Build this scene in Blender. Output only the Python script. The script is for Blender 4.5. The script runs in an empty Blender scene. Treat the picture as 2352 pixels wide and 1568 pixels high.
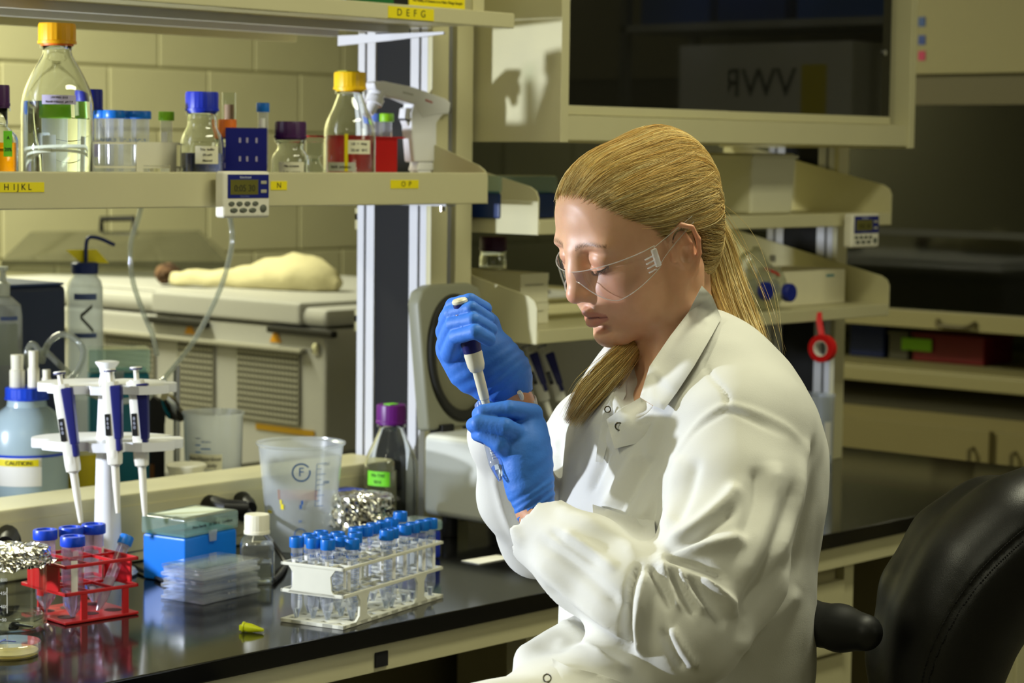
import bpy, bmesh, math, random
import numpy as np
from mathutils import Vector, Matrix, Euler
random.seed(7); np.random.seed(7)
scene = bpy.context.scene
COL = scene.collection
R_ = math.radians

# ---------------------------------------------------------------- camera
FPX, YAW, PITCH, ROLL, ZC = 5176.0, 0.7367, 0.08377, 0.01203, 1.46
cF = np.array([math.cos(YAW)*math.cos(PITCH), math.sin(YAW)*math.cos(PITCH), -math.sin(PITCH)])
cRt = np.array([math.sin(YAW), -math.cos(YAW), 0.0]); cU0 = np.cross(cRt, cF)
cR = math.cos(ROLL)*cRt + math.sin(ROLL)*cU0
cU = -math.sin(ROLL)*cRt + math.cos(ROLL)*cU0
CAM = np.array([0.0, 0.0, ZC])
cam_data = bpy.data.cameras.new('camera')
cam = bpy.data.objects.new('camera', cam_data); COL.objects.link(cam)
cam.matrix_world = Matrix(((cR[0], cU[0], -cF[0], 0), (cR[1], cU[1], -cF[1], 0), (cR[2], cU[2], -cF[2], ZC), (0, 0, 0, 1)))
cam_data.sensor_width = 36.0; cam_data.lens = FPX/2352*36.0
cam_data.clip_start = 0.05; cam_data.clip_end = 60
cam_data.dof.use_dof = True; cam_data.dof.focus_distance = 2.68; cam_data.dof.aperture_fstop = 7.5
scene.camera = cam
# ---------------------------------------------------------------- world and light
scene.view_settings.view_transform = 'Standard'; scene.view_settings.look = 'None'
scene.view_settings.gamma = 1.0; scene.view_settings.use_curve_mapping = False
scene.view_settings.exposure = 0.0
world = bpy.data.worlds.new('room_ambience'); scene.world = world; world.use_nodes = True
world.node_tree.nodes['Background'].inputs[0].default_value = (0.85, 0.80, 0.58, 1)
world.node_tree.nodes['Background'].inputs[1].default_value = 0.12
WARM = (0.98, 0.97, 0.70)
def area(name, loc, target, sx, sy, power, color):
    L = bpy.data.lights.new(name, 'AREA'); L.shape = 'RECTANGLE'; L.size = sx; L.size_y = sy; L.energy = power; L.color = color
    o = bpy.data.objects.new(name, L); COL.objects.link(o); o.location = loc
    o.rotation_euler = (Vector(target)-Vector(loc)).to_track_quat('-Z', 'Y').to_euler()
    return o
def fluor(name, x, y, power, rz=0):
    o = area(name, (x, y, 2.74), (x, y, 0), 1.2, 0.3, power, WARM)
    o.rotation_euler = (0, 0, rz); return o
fluor('ceiling_light_aisle', 2.6, 1.35, 27)
fluor('ceiling_light_camera', -.8, .4, 22)
fluor('ceiling_light_bench', 0.4, 2.3, 20)
fluor('added_wall_light', 2.7, 5.0, 105)  # extra overhead lamp added to brighten the block wall
area('studio_softbox', (4.1, -1.3, 2.35), (2.3, 2.5, 1.15), 1.2, 1.2, 18, WARM)
spot = bpy.data.lights.new('studio_strobe', 'SPOT'); spot.energy = 270; spot.color = (0.80, 0.87, 1.0)
spot.shadow_soft_size = 0.045; spot.spot_size = R_(66); spot.spot_blend = 0.25
so = bpy.data.objects.new('studio_strobe', spot); COL.objects.link(so); so.location = (.60, 3.50, 1.34)
so.rotation_euler = (Vector((2.25, 2.15, 1.33))-Vector(so.location)).to_track_quat('-Z', 'Y').to_euler()

# ---------------------------------------------------------------- pixel helpers (photo frame 2352x1568)
def ray(x, y): return cF + (x-1176)/FPX*cR - (y-784)/FPX*cU
def P(x, y, d): return CAM + d*ray(x, y)
def onz(x, y, z): v = ray(x, y); return CAM + v*((z-ZC)/v[2])
def onY(x, y, Y): v = ray(x, y); return CAM + v*(Y/v[1])
def onX(x, y, X): v = ray(x, y); return CAM + v*(X/v[0])

# ---------------------------------------------------------------- materials
def lin(c):
    return tuple(((v/255)/12.92 if v/255 <= .04045 else ((v/255+.055)/1.055)**2.4) for v in c[:3])
MATS = {}
def mat(name, c, rough=.5, metal=0., spec=.5, noise=0., nscale=30., bump=0., bscale=120., trans=0., ior=1.45, sss=0., alpha=1., emit=0., coat=0., sheen=0.):
    if name in MATS: return MATS[name]
    m = bpy.data.materials.new(name); m.use_nodes = True; nt = m.node_tree; N = nt.nodes; b = N['Principled BSDF']
    lc = lin(c); b.inputs['Base Color'].default_value = (*lc, 1)
    b.inputs['Roughness'].default_value = rough; b.inputs['Metallic'].default_value = metal
    b.inputs['Specular IOR Level'].default_value = spec; b.inputs['IOR'].default_value = ior
    b.inputs['Transmission Weight'].default_value = trans; b.inputs['Alpha'].default_value = alpha
    b.inputs['Coat Weight'].default_value = coat; b.inputs['Coat Roughness'].default_value = .08
    if sheen: b.inputs['Sheen Weight'].default_value = sheen
    if sss:
        b.inputs['Subsurface Weight'].default_value = sss; b.inputs['Subsurface Radius'].default_value = (1.0, .35, .18); b.inputs['Subsurface Scale'].default_value = .006
    if emit:
        b.inputs['Emission Color'].default_value = (*lc, 1); b.inputs['Emission Strength'].default_value = emit
    if noise or bump:
        tc = N.new('ShaderNodeTexCoord')
    if noise:
        n = N.new('ShaderNodeTexNoise'); n.inputs['Scale'].default_value = nscale; n.inputs['Detail'].default_value = 5
        nt.links.new(tc.outputs['Object'], n.inputs['Vector'])
        r = N.new('ShaderNodeValToRGB'); r.color_ramp.elements[0].position = .3; r.color_ramp.elements[1].position = .7
        r.color_ramp.elements[0].color = (*[v*(1-noise) for v in lc], 1); r.color_ramp.elements[1].color = (*[min(1, v*(1+noise)) for v in lc], 1)
        nt.links.new(n.outputs['Fac'], r.inputs['Fac']); nt.links.new(r.outputs['Color'], b.inputs['Base Color'])
    if bump:
        n2 = N.new('ShaderNodeTexNoise'); n2.inputs['Scale'].default_value = bscale; n2.inputs['Detail'].default_value = 4
        nt.links.new(tc.outputs['Object'], n2.inputs['Vector'])
        bp = N.new('ShaderNodeBump'); bp.inputs['Strength'].default_value = bump; bp.inputs['Distance'].default_value = .002
        nt.links.new(n2.outputs['Fac'], bp.inputs['Height']); nt.links.new(bp.outputs['Normal'], b.inputs['Normal'])
    MATS[name] = m; return m
def thin(name, tint=(250, 252, 250), rough=.03, haze=0., hazec=(230, 232, 228), fres=1.45, gloss=1.0):
    """thin clear wall (glass, polystyrene): see-through with Fresnel reflection and optional milky scatter"""
    if name in MATS: return MATS[name]
    m = bpy.data.materials.new(name); m.use_nodes = True; nt = m.node_tree; N = nt.nodes
    out = N['Material Output']; N.remove(N['Principled BSDF'])
    t = N.new('ShaderNodeBsdfTransparent'); t.inputs[0].default_value = (*lin(tint), 1)
    g = N.new('ShaderNodeBsdfGlossy'); g.inputs['Roughness'].default_value = rough; g.inputs[0].default_value = (gloss, gloss, gloss, 1)
    lw = N.new('ShaderNodeLayerWeight'); lw.inputs[0].default_value = .5
    pw = N.new('ShaderNodeMath'); pw.operation = 'POWER'; pw.inputs[1].default_value = 3.2
    fr = N.new('ShaderNodeMapRange'); fr.inputs['To Min'].default_value = .035*(fres-1)/.45; fr.inputs['To Max'].default_value = .85
    nt.links.new(lw.outputs['Facing'], pw.inputs[0]); nt.links.new(pw.outputs[0], fr.inputs[0])
    mx = N.new('ShaderNodeMixShader'); src = t
    if haze:
        d = N.new('ShaderNodeBsdfDiffuse'); d.inputs[0].default_value = (*lin(hazec), 1)
        tl = N.new('ShaderNodeBsdfTranslucent'); tl.inputs[0].default_value = (*lin(hazec), 1)
        m2 = N.new('ShaderNodeMixShader'); m2.inputs[0].default_value = .5
        nt.links.new(d.outputs[0], m2.inputs[1]); nt.links.new(tl.outputs[0], m2.inputs[2])
        m1 = N.new('ShaderNodeMixShader'); m1.inputs[0].default_value = haze
        nt.links.new(t.outputs[0], m1.inputs[1]); nt.links.new(m2.outputs[0], m1.inputs[2]); src = m1
    nt.links.new(fr.outputs[0], mx.inputs[0]); nt.links.new(src.outputs[0], mx.inputs[1]); nt.links.new(g.outputs[0], mx.inputs[2])
    nt.links.new(mx.outputs[0], out.inputs[0]); MATS[name] = m; return m

BEIGE = mat('beige_enamel', (196, 190, 150), .42, noise=.03, nscale=6, bump=.04, bscale=300)
BEIGE2 = mat('beige_laminate', (170, 162, 122), .5, noise=.04, nscale=8)
WHITEP = mat('white_plastic', (226, 226, 226), .35)
IVORY = mat('ivory_plastic', (226, 222, 200), .35)
GREYP = mat('grey_plastic', (176, 176, 172), .45)
BLACK = mat('black_plastic', (14, 14, 15), .45)
BLACKM = mat('black_matte', (9, 9, 10), .8)
STEEL = mat('brushed_steel', (190, 190, 188), .3, metal=1.0)
CHROME = mat('chrome', (220, 220, 220), .08, metal=1.0)
STRUT = mat('zinc_strut', (205, 205, 208), .38, metal=.0)
NAVY = mat('navy_plastic', (22, 26, 98), .4)
BLUECAP = mat('royal_blue_cap', (14, 62, 190), .35)
SKYCAP = mat('azure_cap', (10, 104, 196), .35)
PURPLE = mat('purple_cap', (96, 14, 112), .4)
DPURPLE = mat('dark_purple_cap', (60, 18, 72), .4)
YELCAP = mat('amber_yellow_cap', (240, 172, 8), .4)
LIME = mat('lime_cap', (140, 205, 20), .45)
ORANGE = mat('orange_cap', (226, 112, 20), .45)
YTAPE = mat('yellow_tape', (232, 214, 10), .5)
RED = mat('red_plastic', (176, 12, 16), .35)
PAPER = mat('white_paper', (232, 230, 222), .8)
INK = mat('black_ink', (22, 22, 26), .7)
BLUEINK = mat('blue_ink', (24, 90, 168), .6)
GLASS = thin('clear_glass', (246, 250, 248), .02, fres=1.5)
CLEARP = thin('clear_polystyrene', (246, 248, 250), .05, haze=.05, hazec=(235, 238, 245), fres=1.55)
FROST = thin('frosted_polypropylene', (214, 220, 226), .25, haze=.42, hazec=(232, 236, 240))
TUBEP = thin('tube_polypropylene', (246, 248, 252), .10, haze=.20, hazec=(240, 242, 250))
WATER = mat('water', (240, 246, 248), .0, trans=1.0, ior=1.33)
FOIL = mat('crumpled_foil', (230, 228, 220), .16, metal=1.0, bump=.5, bscale=90)

# ---------------------------------------------------------------- mesh helpers
def tf(verts, M):
    if M is None: return
    for v in verts: v.co = M @ v.co
BEVELLED = set()
def add_box(bm, x0, x1, y0, y1, z0, z1, bev=0., seg=2, M=None):
    r = bmesh.ops.create_cube(bm, size=1.0, matrix=Matrix.Translation(((x0+x1)/2, (y0+y1)/2, (z0+z1)/2)) @ Matrix.Diagonal((abs(x1-x0), abs(y1-y0), abs(z1-z0), 1)))
    vs = r['verts']
    if bev > 0:
        BEVELLED.add(id(bm))
        es = list({e for v in vs for e in v.link_edges})
        rr = bmesh.ops.bevel(bm, geom=es, offset=bev, segments=seg, profile=.5, affect='EDGES')
        seen = set(); stack = [rr['verts'][0]]
        while stack:
            v = stack.pop()
            if v in seen: continue
            seen.add(v); stack += [e.other_vert(v) for e in v.link_edges]
        vs = list(seen)
    tf(vs, M); return vs
def add_lathe(bm, prof, n=32, M=None, cap0=True, cap1=True, sx=1., sy=1.):
    rings = []
    for r, z in prof:
        if r < 1e-6: rings.append([bm.verts.new((0, 0, z))])
        else: rings.append([bm.verts.new((sx*r*math.cos(2*math.pi*i/n), sy*r*math.sin(2*math.pi*i/n), z)) for i in range(n)])
    for a, b in zip(rings, rings[1:]):
        for i in range(n):
            j = (i+1) % n
            if len(a) == 1 and len(b) == 1: break
            if len(a) == 1: bm.faces.new((a[0], b[j], b[i]))
            elif len(b) == 1: bm.faces.new((a[i], a[j], b[0]))
            else: bm.faces.new((a[i], a[j], b[j], b[i]))
    if cap0 and len(rings[0]) > 1: bm.faces.new(rings[0][::-1])
    if cap1 and len(rings[-1]) > 1: bm.faces.new(rings[-1])
    vs = [v for r in rings for v in r]; tf(vs, M); return vs
def add_tube(bm, pts, rad, n=10, cap=True, M=None):
    pts = [Vector(p) for p in pts]; rings = []; up = None
    for i, p in enumerate(pts):
        t = (pts[min(i+1, len(pts)-1)]-pts[max(i-1, 0)]).normalized()
        if up is None:
            up = t.orthogonal().normalized()
        up = (up - t*up.dot(t)).normalized(); w = t.cross(up)
        r = rad[i] if hasattr(rad, '__len__') else rad
        ra, rb = r if hasattr(r, '__len__') else (r, r)
        rings.append([bm.verts.new(p+up*ra*math.cos(2*math.pi*k/n)+w*rb*math.sin(2*math.pi*k/n)) for k in range(n)])
    for a, b in zip(rings, rings[1:]):
        for k in range(n): bm.faces.new((a[k], a[(k+1) % n], b[(k+1) % n], b[k]))
    if cap: bm.faces.new(rings[0][::-1]); bm.faces.new(rings[-1])
    vs = [v for r in rings for v in r]; tf(vs, M); return vs
def add_prism(bm, poly, z0, z1, M=None):
    a = [bm.verts.new((x, y, z0)) for x, y in poly]; b = [bm.verts.new((x, y, z1)) for x, y in poly]
    n = len(poly)
    bm.faces.new(a[::-1]); bm.faces.new(b)
    for i in range(n): bm.faces.new((a[i], a[(i+1) % n], b[(i+1) % n], b[i]))
    tf(a+b, M); return a+b
def spline(pts, k=8):
    pts = [np.array(p, float) for p in pts]; out = []
    q = [2*pts[0]-pts[1]]+pts+[2*pts[-1]-pts[-2]]
    for i in range(1, len(q)-2):
        for s in range(k):
            t = s/k; a, b, c, d = q[i-1], q[i], q[i+1], q[i+2]
            out.append(.5*((2*b)+(-a+c)*t+(2*a-5*b+4*c-d)*t*t+(-a+3*b-3*c+d)*t**3))
    out.append(pts[-1]); return out
def RX(a): return Matrix.Rotation(R_(a), 4, 'X')
def RY(a): return Matrix.Rotation(R_(a), 4, 'Y')
def RZ(a): return Matrix.Rotation(R_(a), 4, 'Z')
def T(x, y, z): return Matrix.Translation((x, y, z))
def finish(me, smooth=True, ang=38):
    if smooth:
        me.polygons.foreach_set('use_smooth', [True]*len(me.polygons))
        me.set_sharp_from_angle(angle=R_(ang))
def obj(name, bm, m, parent=None, loc=None, smooth=True, ang=38):
    wn = False
    if isinstance(bm, bmesh.types.BMesh):
        wn = id(bm) in BEVELLED; BEVELLED.discard(id(bm))
        me = bpy.data.meshes.new(name); bmesh.ops.recalc_face_normals(bm, faces=bm.faces); bm.to_mesh(me); bm.free(); finish(me, smooth, ang)
    else: me = bm
    if m is not None and not me.materials:
        for mm in (m if isinstance(m, (list, tuple)) else [m]): me.materials.append(mm)
    o = bpy.data.objects.new(name, me); COL.objects.link(o)
    if wn:
        md = o.modifiers.new('flat_faces', 'WEIGHTED_NORMAL'); md.keep_sharp = True; md.weight = 80
    if parent is not None: o.parent = parent
    if loc is not None: o.location = loc
    return o
def tag(o, label, cat, group=None, kind=None):
    o['label'] = label; o['category'] = cat
    if group: o['group'] = group
    if kind: o['kind'] = kind
    return o
def struct(o, label=None):
    o['kind'] = 'structure'
    if label: o['label'] = label
    return o
def thing(name, label, cat, loc=(0, 0, 0), rotz=0., group=None):
    o = bpy.data.objects.new(name, None); COL.objects.link(o); o.location = loc; o.rotation_euler = (0, 0, R_(rotz)); o.empty_display_size = .02
    return tag(o, label, cat, group)
def box(name, x0, x1, y0, y1, z0, z1, m, parent=None, bev=0., M=None, seg=2):
    bm = bmesh.new(); add_box(bm, x0, x1, y0, y1, z0, z1, bev, seg, M); return obj(name, bm, m, parent)
def lathe(name, prof, m, parent=None, n=32, M=None, cap0=True, cap1=True, ang=38, sx=1., sy=1.):
    bm = bmesh.new(); add_lathe(bm, prof, n, M, cap0, cap1, sx, sy); return obj(name, bm, m, parent, ang=ang)
def tube(name, pts, rad, m, parent=None, n=10, M=None, cap=True):
    bm = bmesh.new(); add_tube(bm, pts, rad, n, cap, M); return obj(name, bm, m, parent)
def prism(name, poly, z0, z1, m, parent=None, M=None, bev=0.):
    bm = bmesh.new(); add_prism(bm, poly, z0, z1, M)
    if bev: bmesh.ops.bevel(bm, geom=list(bm.edges), offset=bev, segments=2, profile=.5, affect='EDGES')
    return obj(name, bm, m, parent)
def text(name, s, size, m, M, parent=None, align='CENTER', ext=.0002, spacing=1.0):
    cu = bpy.data.curves.new(name, 'FONT'); cu.body = s; cu.size = size; cu.align_x = align; cu.align_y = 'CENTER'; cu.extrude = ext; cu.resolution_u = 3; cu.space_character = spacing
    o = bpy.data.objects.new(name, cu); COL.objects.link(o)
    dg = bpy.context.evaluated_depsgraph_get(); me = bpy.data.meshes.new_from_object(o.evaluated_get(dg)); me.name = name
    bpy.data.objects.remove(o); bpy.data.curves.remove(cu)
    me.transform(M); me.materials.clear(); me.materials.append(m)
    q = bpy.data.objects.new(name, me); COL.objects.link(q); q.parent = parent; return q
FRONT = RX(90)                     # text / flat things facing -Y
LEFT = RZ(-90) @ RX(90)            # facing -X
def wrap_text(name, s, size, m, radius, ang0, z, parent, ext=.0002):
    """lettering curved round an upright cylinder; ang0 = degrees of the text centre"""
    o = text(name, s, size, m, Matrix.Identity(4), parent, ext=ext); me = o.data
    bm = bmesh.new(); bm.from_mesh(me)
    bmesh.ops.subdivide_edges(bm, edges=[e for e in bm.edges if e.calc_length() > size*.3], cuts=2)
    for v in bm.verts:
        a = R_(ang0)+v.co.x/radius; rr = radius+.0003+v.co.z
        v.co = Vector((rr*math.cos(a), rr*math.sin(a), z+v.co.y))
    bm.to_mesh(me); bm.free(); return o
def band(name, m, r, a0, a1, z0, z1, parent, n=14, r1=None, off=.0004):
    """a label wrapped round a cylinder"""
    bm = bmesh.new(); r1 = r1 or r; va = []
    for i in range(n+1):
        a = R_(a0+(a1-a0)*i/n)
        va.append((bm.verts.new(((r+off)*math.cos(a), (r+off)*math.sin(a), z0)), bm.verts.new(((r1+off)*math.cos(a), (r1+off)*math.sin(a), z1))))
    for p, q in zip(va, va[1:]): bm.faces.new((p[0], q[0], q[1], p[1]))
    return obj(name, bm, m, parent)
def dup(root, loc, rotz=None, label=None, group=None):
    r = root.copy(); COL.objects.link(r); r.location = loc
    if rotz is not None: r.rotation_euler = (0, 0, R_(rotz))
    if label: r['label'] = label
    if group: r['group'] = group
    for ch in list(root.children):
        c = ch.copy(); COL.objects.link(c); c.parent = r
        for g in list(ch.children):
            d = g.copy(); COL.objects.link(d); d.parent = c
    return r
CAMDEG = math.degrees(math.atan2(-math.sin(YAW), -math.cos(YAW)))   # azimuth toward the camera, about -137.8
# ================================================================ room shell
BZ, BF, BB = .79, 2.245, 3.64          # bench top height, front edge, back edge
YW, XH = 5.75, 5.40                    # back wall, fume hood face
FLOORM = mat('vinyl_floor', (120, 116, 100), .35, noise=.08, nscale=3)
BLOCKM = mat('painted_block', (206, 202, 162), .62, noise=.03, nscale=4, bump=.06, bscale=160)
MORTAR = mat('painted_mortar', (192, 188, 150), .7, bump=.2, bscale=200)
CEILM = mat('ceiling_tile', (205, 202, 186), .85, noise=.03)
struct(box('floor', -3.5, 8, -4.0, 8, -.1, 0, FLOORM), 'grey vinyl laboratory floor')
struct(box('ceiling', -3.5, 8, -4.0, 8, 2.8, 2.9, CEILM), 'pale tiled laboratory ceiling')
wb = struct(box('wall_back', -3.5, 8, YW, YW+.15, 0, 2.8, MORTAR), 'cream painted concrete block wall')
bm = bmesh.new(); add_box(bm, 0, .397, -.008, .03, 0, .193, .004, 2)
bmesh.ops.recalc_face_normals(bm, faces=bm.faces)
brick_me = bpy.data.meshes.new('brick'); bm.to_mesh(brick_me); bm.free(); finish(brick_me); brick_me.materials.append(BLOCKM)
for i in range(10):
    z = .72+i*.2
    for j in range(9):
        x = 2.0+j*.405+(.2 if i % 2 else 0)
        b = bpy.data.objects.new('brick', brick_me); COL.objects.link(b); b.modifiers.new('flat_faces', 'WEIGHTED_NORMAL').weight = 80; b.parent = wb; b.location = (x, YW-.001, z)
struct(box('wall_right', 6.3, 6.45, -4, 8, 0, 2.8, mat('far_wall_paint', (150, 146, 116), .7)), 'painted wall behind the fume hood')
struct(box('wall_left', -3.5, -3.35, -4, 8, 0, 2.8, mat('side_wall_paint', (178, 174, 146), .7)), 'painted side wall')
struct(box('wall_front', -3.5, 8, -4.0, -3.85, 0, 2.8, mat('side_wall_paint', (178, 174, 146), .7)), 'painted wall behind the camera')

# ================================================================ island bench
EPOXY = mat('black_epoxy', (13, 13, 13), .10, spec=.6, noise=.25, nscale=220)
wt = tag(box('epoxy_counter', -.6, 4.36, BF, BB, BZ-.028, BZ, EPOXY, bev=.003), 'long glossy black epoxy worktop of the island bench', 'worktop')
bb = thing('lab_bench', 'beige steel base frame carrying the black worktop', 'bench', (0, 0, 0))
box('apron', -.6, 4.34, BF+.012, BF+.03, BZ-.068, BZ-.029, BEIGE, bb)
box('back_panel', -.6, 4.34, 2.90, 2.92, .0, BZ-.03, mat('shaded_beige', (120, 112, 80), .6), bb)  # beige panel darkened: the knee-space shade is put into its colour
box('end_panel', 4.31, 4.34, BF+.04, BB-.02, 0, BZ-.03, BEIGE, bb)
box('leg', 2.56, 2.60, BF+.04, BF+.08, 0, BZ-.03, BEIGE, bb)
box('leg', 1.30, 1.34, BF+.04, BF+.08, 0, BZ-.03, BEIGE, bb)
p = onY(875, 1513, BF+.011)
box('velcro_patch', p[0]-.0125, p[0]+.0125, BF+.0085, BF+.0118, p[2]-.011, p[2]+.011, BLACKM, bb, bev=.001)
# drawer units under the bench
def drawer_unit(x0, x1, label, door=False):
    t = thing('drawer_cabinet', label, 'cabinet', (x0, BF+.035, 0), 0, 'cabinets under the island bench'); w = x1-x0
    box('carcass', 0, w, .018, .55, .05, BZ-.07, BEIGE2, t)
    box('stile', 0, .03, 0, .02, .05, BZ-.07, BEIGE, t); box('stile', w-.03, w, 0, .02, .05, BZ-.07, BEIGE, t)
    if door:
        d = box('door', .032, w-.032, -.006, .016, .06, BZ-.10, BEIGE, t, bev=.003)
        tube('handle', [(.07, -.007, .58), (.07, -.03, .57), (.07, -.03, .45), (.07, -.007, .44)], .005, STEEL, d)
    else:
        for i, (z0, z1) in enumerate([(.560, .690), (.425, .553), (.29, .418), (.06, .283)]):
            d = box('drawer', .032, w-.032, -.004, .016, z0, z1, BEIGE, t, bev=.003)
            box('handle', .036, w-.036, -.022, -.004, z0+.004, z0+.034, BEIGE, d, bev=.006)
    return t
drawer_unit(2.98, 3.455, 'beige drawer cabinet under the bench behind the seated woman')
drawer_unit(4.02, 4.30, 'beige door cabinet at the far end of the island bench', True)

# service raceway ledge along the middle of the bench
LY = 2.875
rw = thing('service_raceway', 'beige raceway ledge with black outlets along the middle of the bench', 'raceway', (0, 0, BZ))
RT = float(onY(300, 1133, LY)[2])-BZ
box('housing', -.6, 2.86, LY, LY+.115, .0005, RT, BEIGE, rw, bev=.006)
box('cover_plate', -.6, 2.86, LY-.003, LY, .02, RT-.02, BEIGE, rw)
for px in (15, 470, 560):
    p = onY(px, 1180, LY)
    lathe('outlet', [(.022, 0), (.022, .004), (.017, .006), (.017, .002), (0, .002)], BLACK, rw, M=T(p[0], LY-.003, RT*.55) @ RX(90))

# ================================================================ shelving uprights
def upright(x0, x1, y0, y1, z0, z1, label):
    t = thing('shelf_upright', label, 'post', (x0, y0, z0), 0, 'uprights of the bench shelving'); w, dd, h = x1-x0, y1-y0, z1-z0
    box('core_panel', .004, w-.004, .055, dd-.045, 0, h, BLACKM, t)
    for ya, yb in ((.012, .028), (.034, .055), (dd-.045, dd-.024), (dd-.018, dd-.001)):
        box('strut', .0, w, ya, yb, 0, h, STRUT, t, bev=.001)
    box('slot', .006, w-.006, .028, .034, 0, h, BLACKM, t); box('slot', .006, w-.006, dd-.024, dd-.018, 0, h, BLACKM, t)
    box('cover', -.0005, w+.0005, 0, .012, 0, h, BEIGE, t, bev=.002)
    return t
UY = 2.80
a, b, c = onY(992, 300, UY)[0], onY(1030, 300, UY)[0], onY(1086, 300, UY)[0]
upright(a, b, UY, UY+.19, BZ, 2.5, 'left of the two adjoining uprights, grey struts and black core facing the shelf bottles')
upright(c-.042, c, UY, UY+.19, BZ, 2.5, 'right of the two adjoining uprights between the shelf bays')
d_ = onY(1950, 400, UY)[0]
upright(d_-.04, d_, UY, UY+.19, BZ, 2.5, 'upright behind the red tape at the far end of the shelving')
XR, XL0 = c+.004, .66               # right bay start, left bay start
# ---------------------------------------------------------------- left bay shelves
def shelf(label, x0, x1, y0, y1, zdeck, lip_lo, lip_hi, side=.0, sidef=.0, group='shelves of the island bench', lite=False, reach=.96):
    t = thing('shelf', label, 'shelf', (x0, y0, zdeck), 0, group); w, dd = x1-x0, y1-y0
    box('deck', 0, w, .001, dd, -.012, 0, BEIGE, t)
    box('front_lip', 0, w, -.002, .012, lip_lo, lip_hi, BEIGE, t, bev=.003)
    box('back_lip', 0, w, dd-.012, dd, -.03, .01, BEIGE, t)
    for k in (.36, .68): box('stiffener', .02, w-.05, dd*k, dd*k+.02, -.026, -.012, STRUT if lite else BEIGE, t)
    if side:
        poly = [(0.0, lip_lo), (dd*reach, lip_lo), (dd*reach, side), (.02, sidef+.008), (.006, sidef), (0., sidef-.012)]
        for xx in (-.0015, w-.0015):
            prism('end_bracket', poly, 0, .003, BEIGE, t, M=T(xx, 0, 0) @ Matrix(((0, 0, 1, 0), (1, 0, 0, 0), (0, 1, 0, 0), (0, 0, 0, 1))))
    return t
SF = 2.66
ex = float(onY(1119, 420, SF)[0])
zt = float(onY(560, 395, SF)[2]); zb = float(onY(560, 475, SF)[2])
ZS = zt-.030                                       # deck height of the middle shelf
s1 = shelf('middle shelf of the left bay carrying glass bottles, yellow letter labels on its lip', XL0, ex, SF, 3.13, ZS, zb-ZS, zt-ZS, .080, .034, reach=.29)
STF = 2.60
ex2 = float(onY(1181, 50, STF)[0]); ztb = float(onY(700, 31, STF)[2]); ztt = ztb+.026
s2 = shelf('upper shelf of the left bay with a DEFG label', XL0, ex2, STF, 3.16, ztt-.006, ztb-ztt+.006, .006, lite=True)
# cantilever arm under the upper shelf
prism('support_arm', [(.07, -.028), (.33, -.028), (.33, -.046), (.2, -.040), (.07, -.032)], 0, .004, STRUT, s2, M=T(ex2-XL0-.10, 0, 0) @ Matrix(((0, 0, 1, 0), (1, 0, 0, 0), (0, 1, 0, 0), (0, 0, 0, 1))))
box('support_arm', ex-XL0-.03, ex-XL0-.005, .07, .44, zb-ZS-.006, zb-ZS-.001, STRUT, s1)
lathe('bolt', [(.006, 0), (.006, .008), (0, .008)], CHROME, s1, n=12, M=T(ex-XL0-.09, .02, zb-ZS-.012))
def lettered(parent, px, py, Y, w, h, s, size, origin):
    p = onY(px, py, Y); x, z = p[0]-origin[0], p[2]-origin[2]; y = Y-origin[1]
    l = box('letter_label', x-w/2, x+w/2, y-.0008, y, z-h/2, z+h/2, YTAPE, parent)
    text('lettering', s, size, INK, T(x, y-.001, z) @ FRONT, l)
o1 = s1.location; o2 = s2.location
lettered(s1, 35, 430, SF-.002, .098, .014, '  H  I J K L', .0125, o1)
lettered(s1, 640, 426, SF-.002, .034, .014, 'N', .0125, o1)
lettered(s1, 929, 423, SF-.002, .066, .014, '  O  P', .0125, o1)
lettered(s2, 944, 31, STF-.002, .105, .019, 'D  E  F  G', .016, o2)
# papers and bracket standing on the top shelf
pz = ztt
yp = onY(1005, 8, STF+.04)
ns = thing('warning_sign', 'yellow sign with printed text standing on the upper shelf', 'sign', (yp[0], STF+.04, pz+.0005))
box('sign_board', -.066, .066, 0, .003, 0, .10, YTAPE, ns)
text('lettering', 'The Ability of Science is to Make Things Simple!', .0062, INK, T(0, -.0004, .0115) @ FRONT, ns)
g = onY(858, 4, STF+.045)
tag(box('green_binder', g[0]-.047, g[0]+.047, STF+.045, STF+.20, pz+.0005, pz+.24, mat('green_board', (10, 96, 40), .5), bev=.002), 'green binder beside the yellow sign on the upper shelf', 'binder')
g = onY(795, 2, STF+.045)
tag(box('blue_folder', g[0]-.040, g[0]+.006, STF+.05, STF+.2, pz+.0005, pz+.22, mat('blue_board', (90, 140, 205), .5), bev=.002), 'light blue folder left of the green binder', 'folder')
g = onY(1108, 10, STF+.05)
prism('bookend', [(0, 0), (.028, 0), (.028, .06), (.022, .07), (0, .075)], 0, .003, BEIGE, None, M=T(g[0]-.016, STF+.06, pz+.0005) @ RX(90))
tag(bpy.data.objects['bookend'], 'beige rounded bookend at the right end of the upper shelf', 'bookend')

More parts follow.
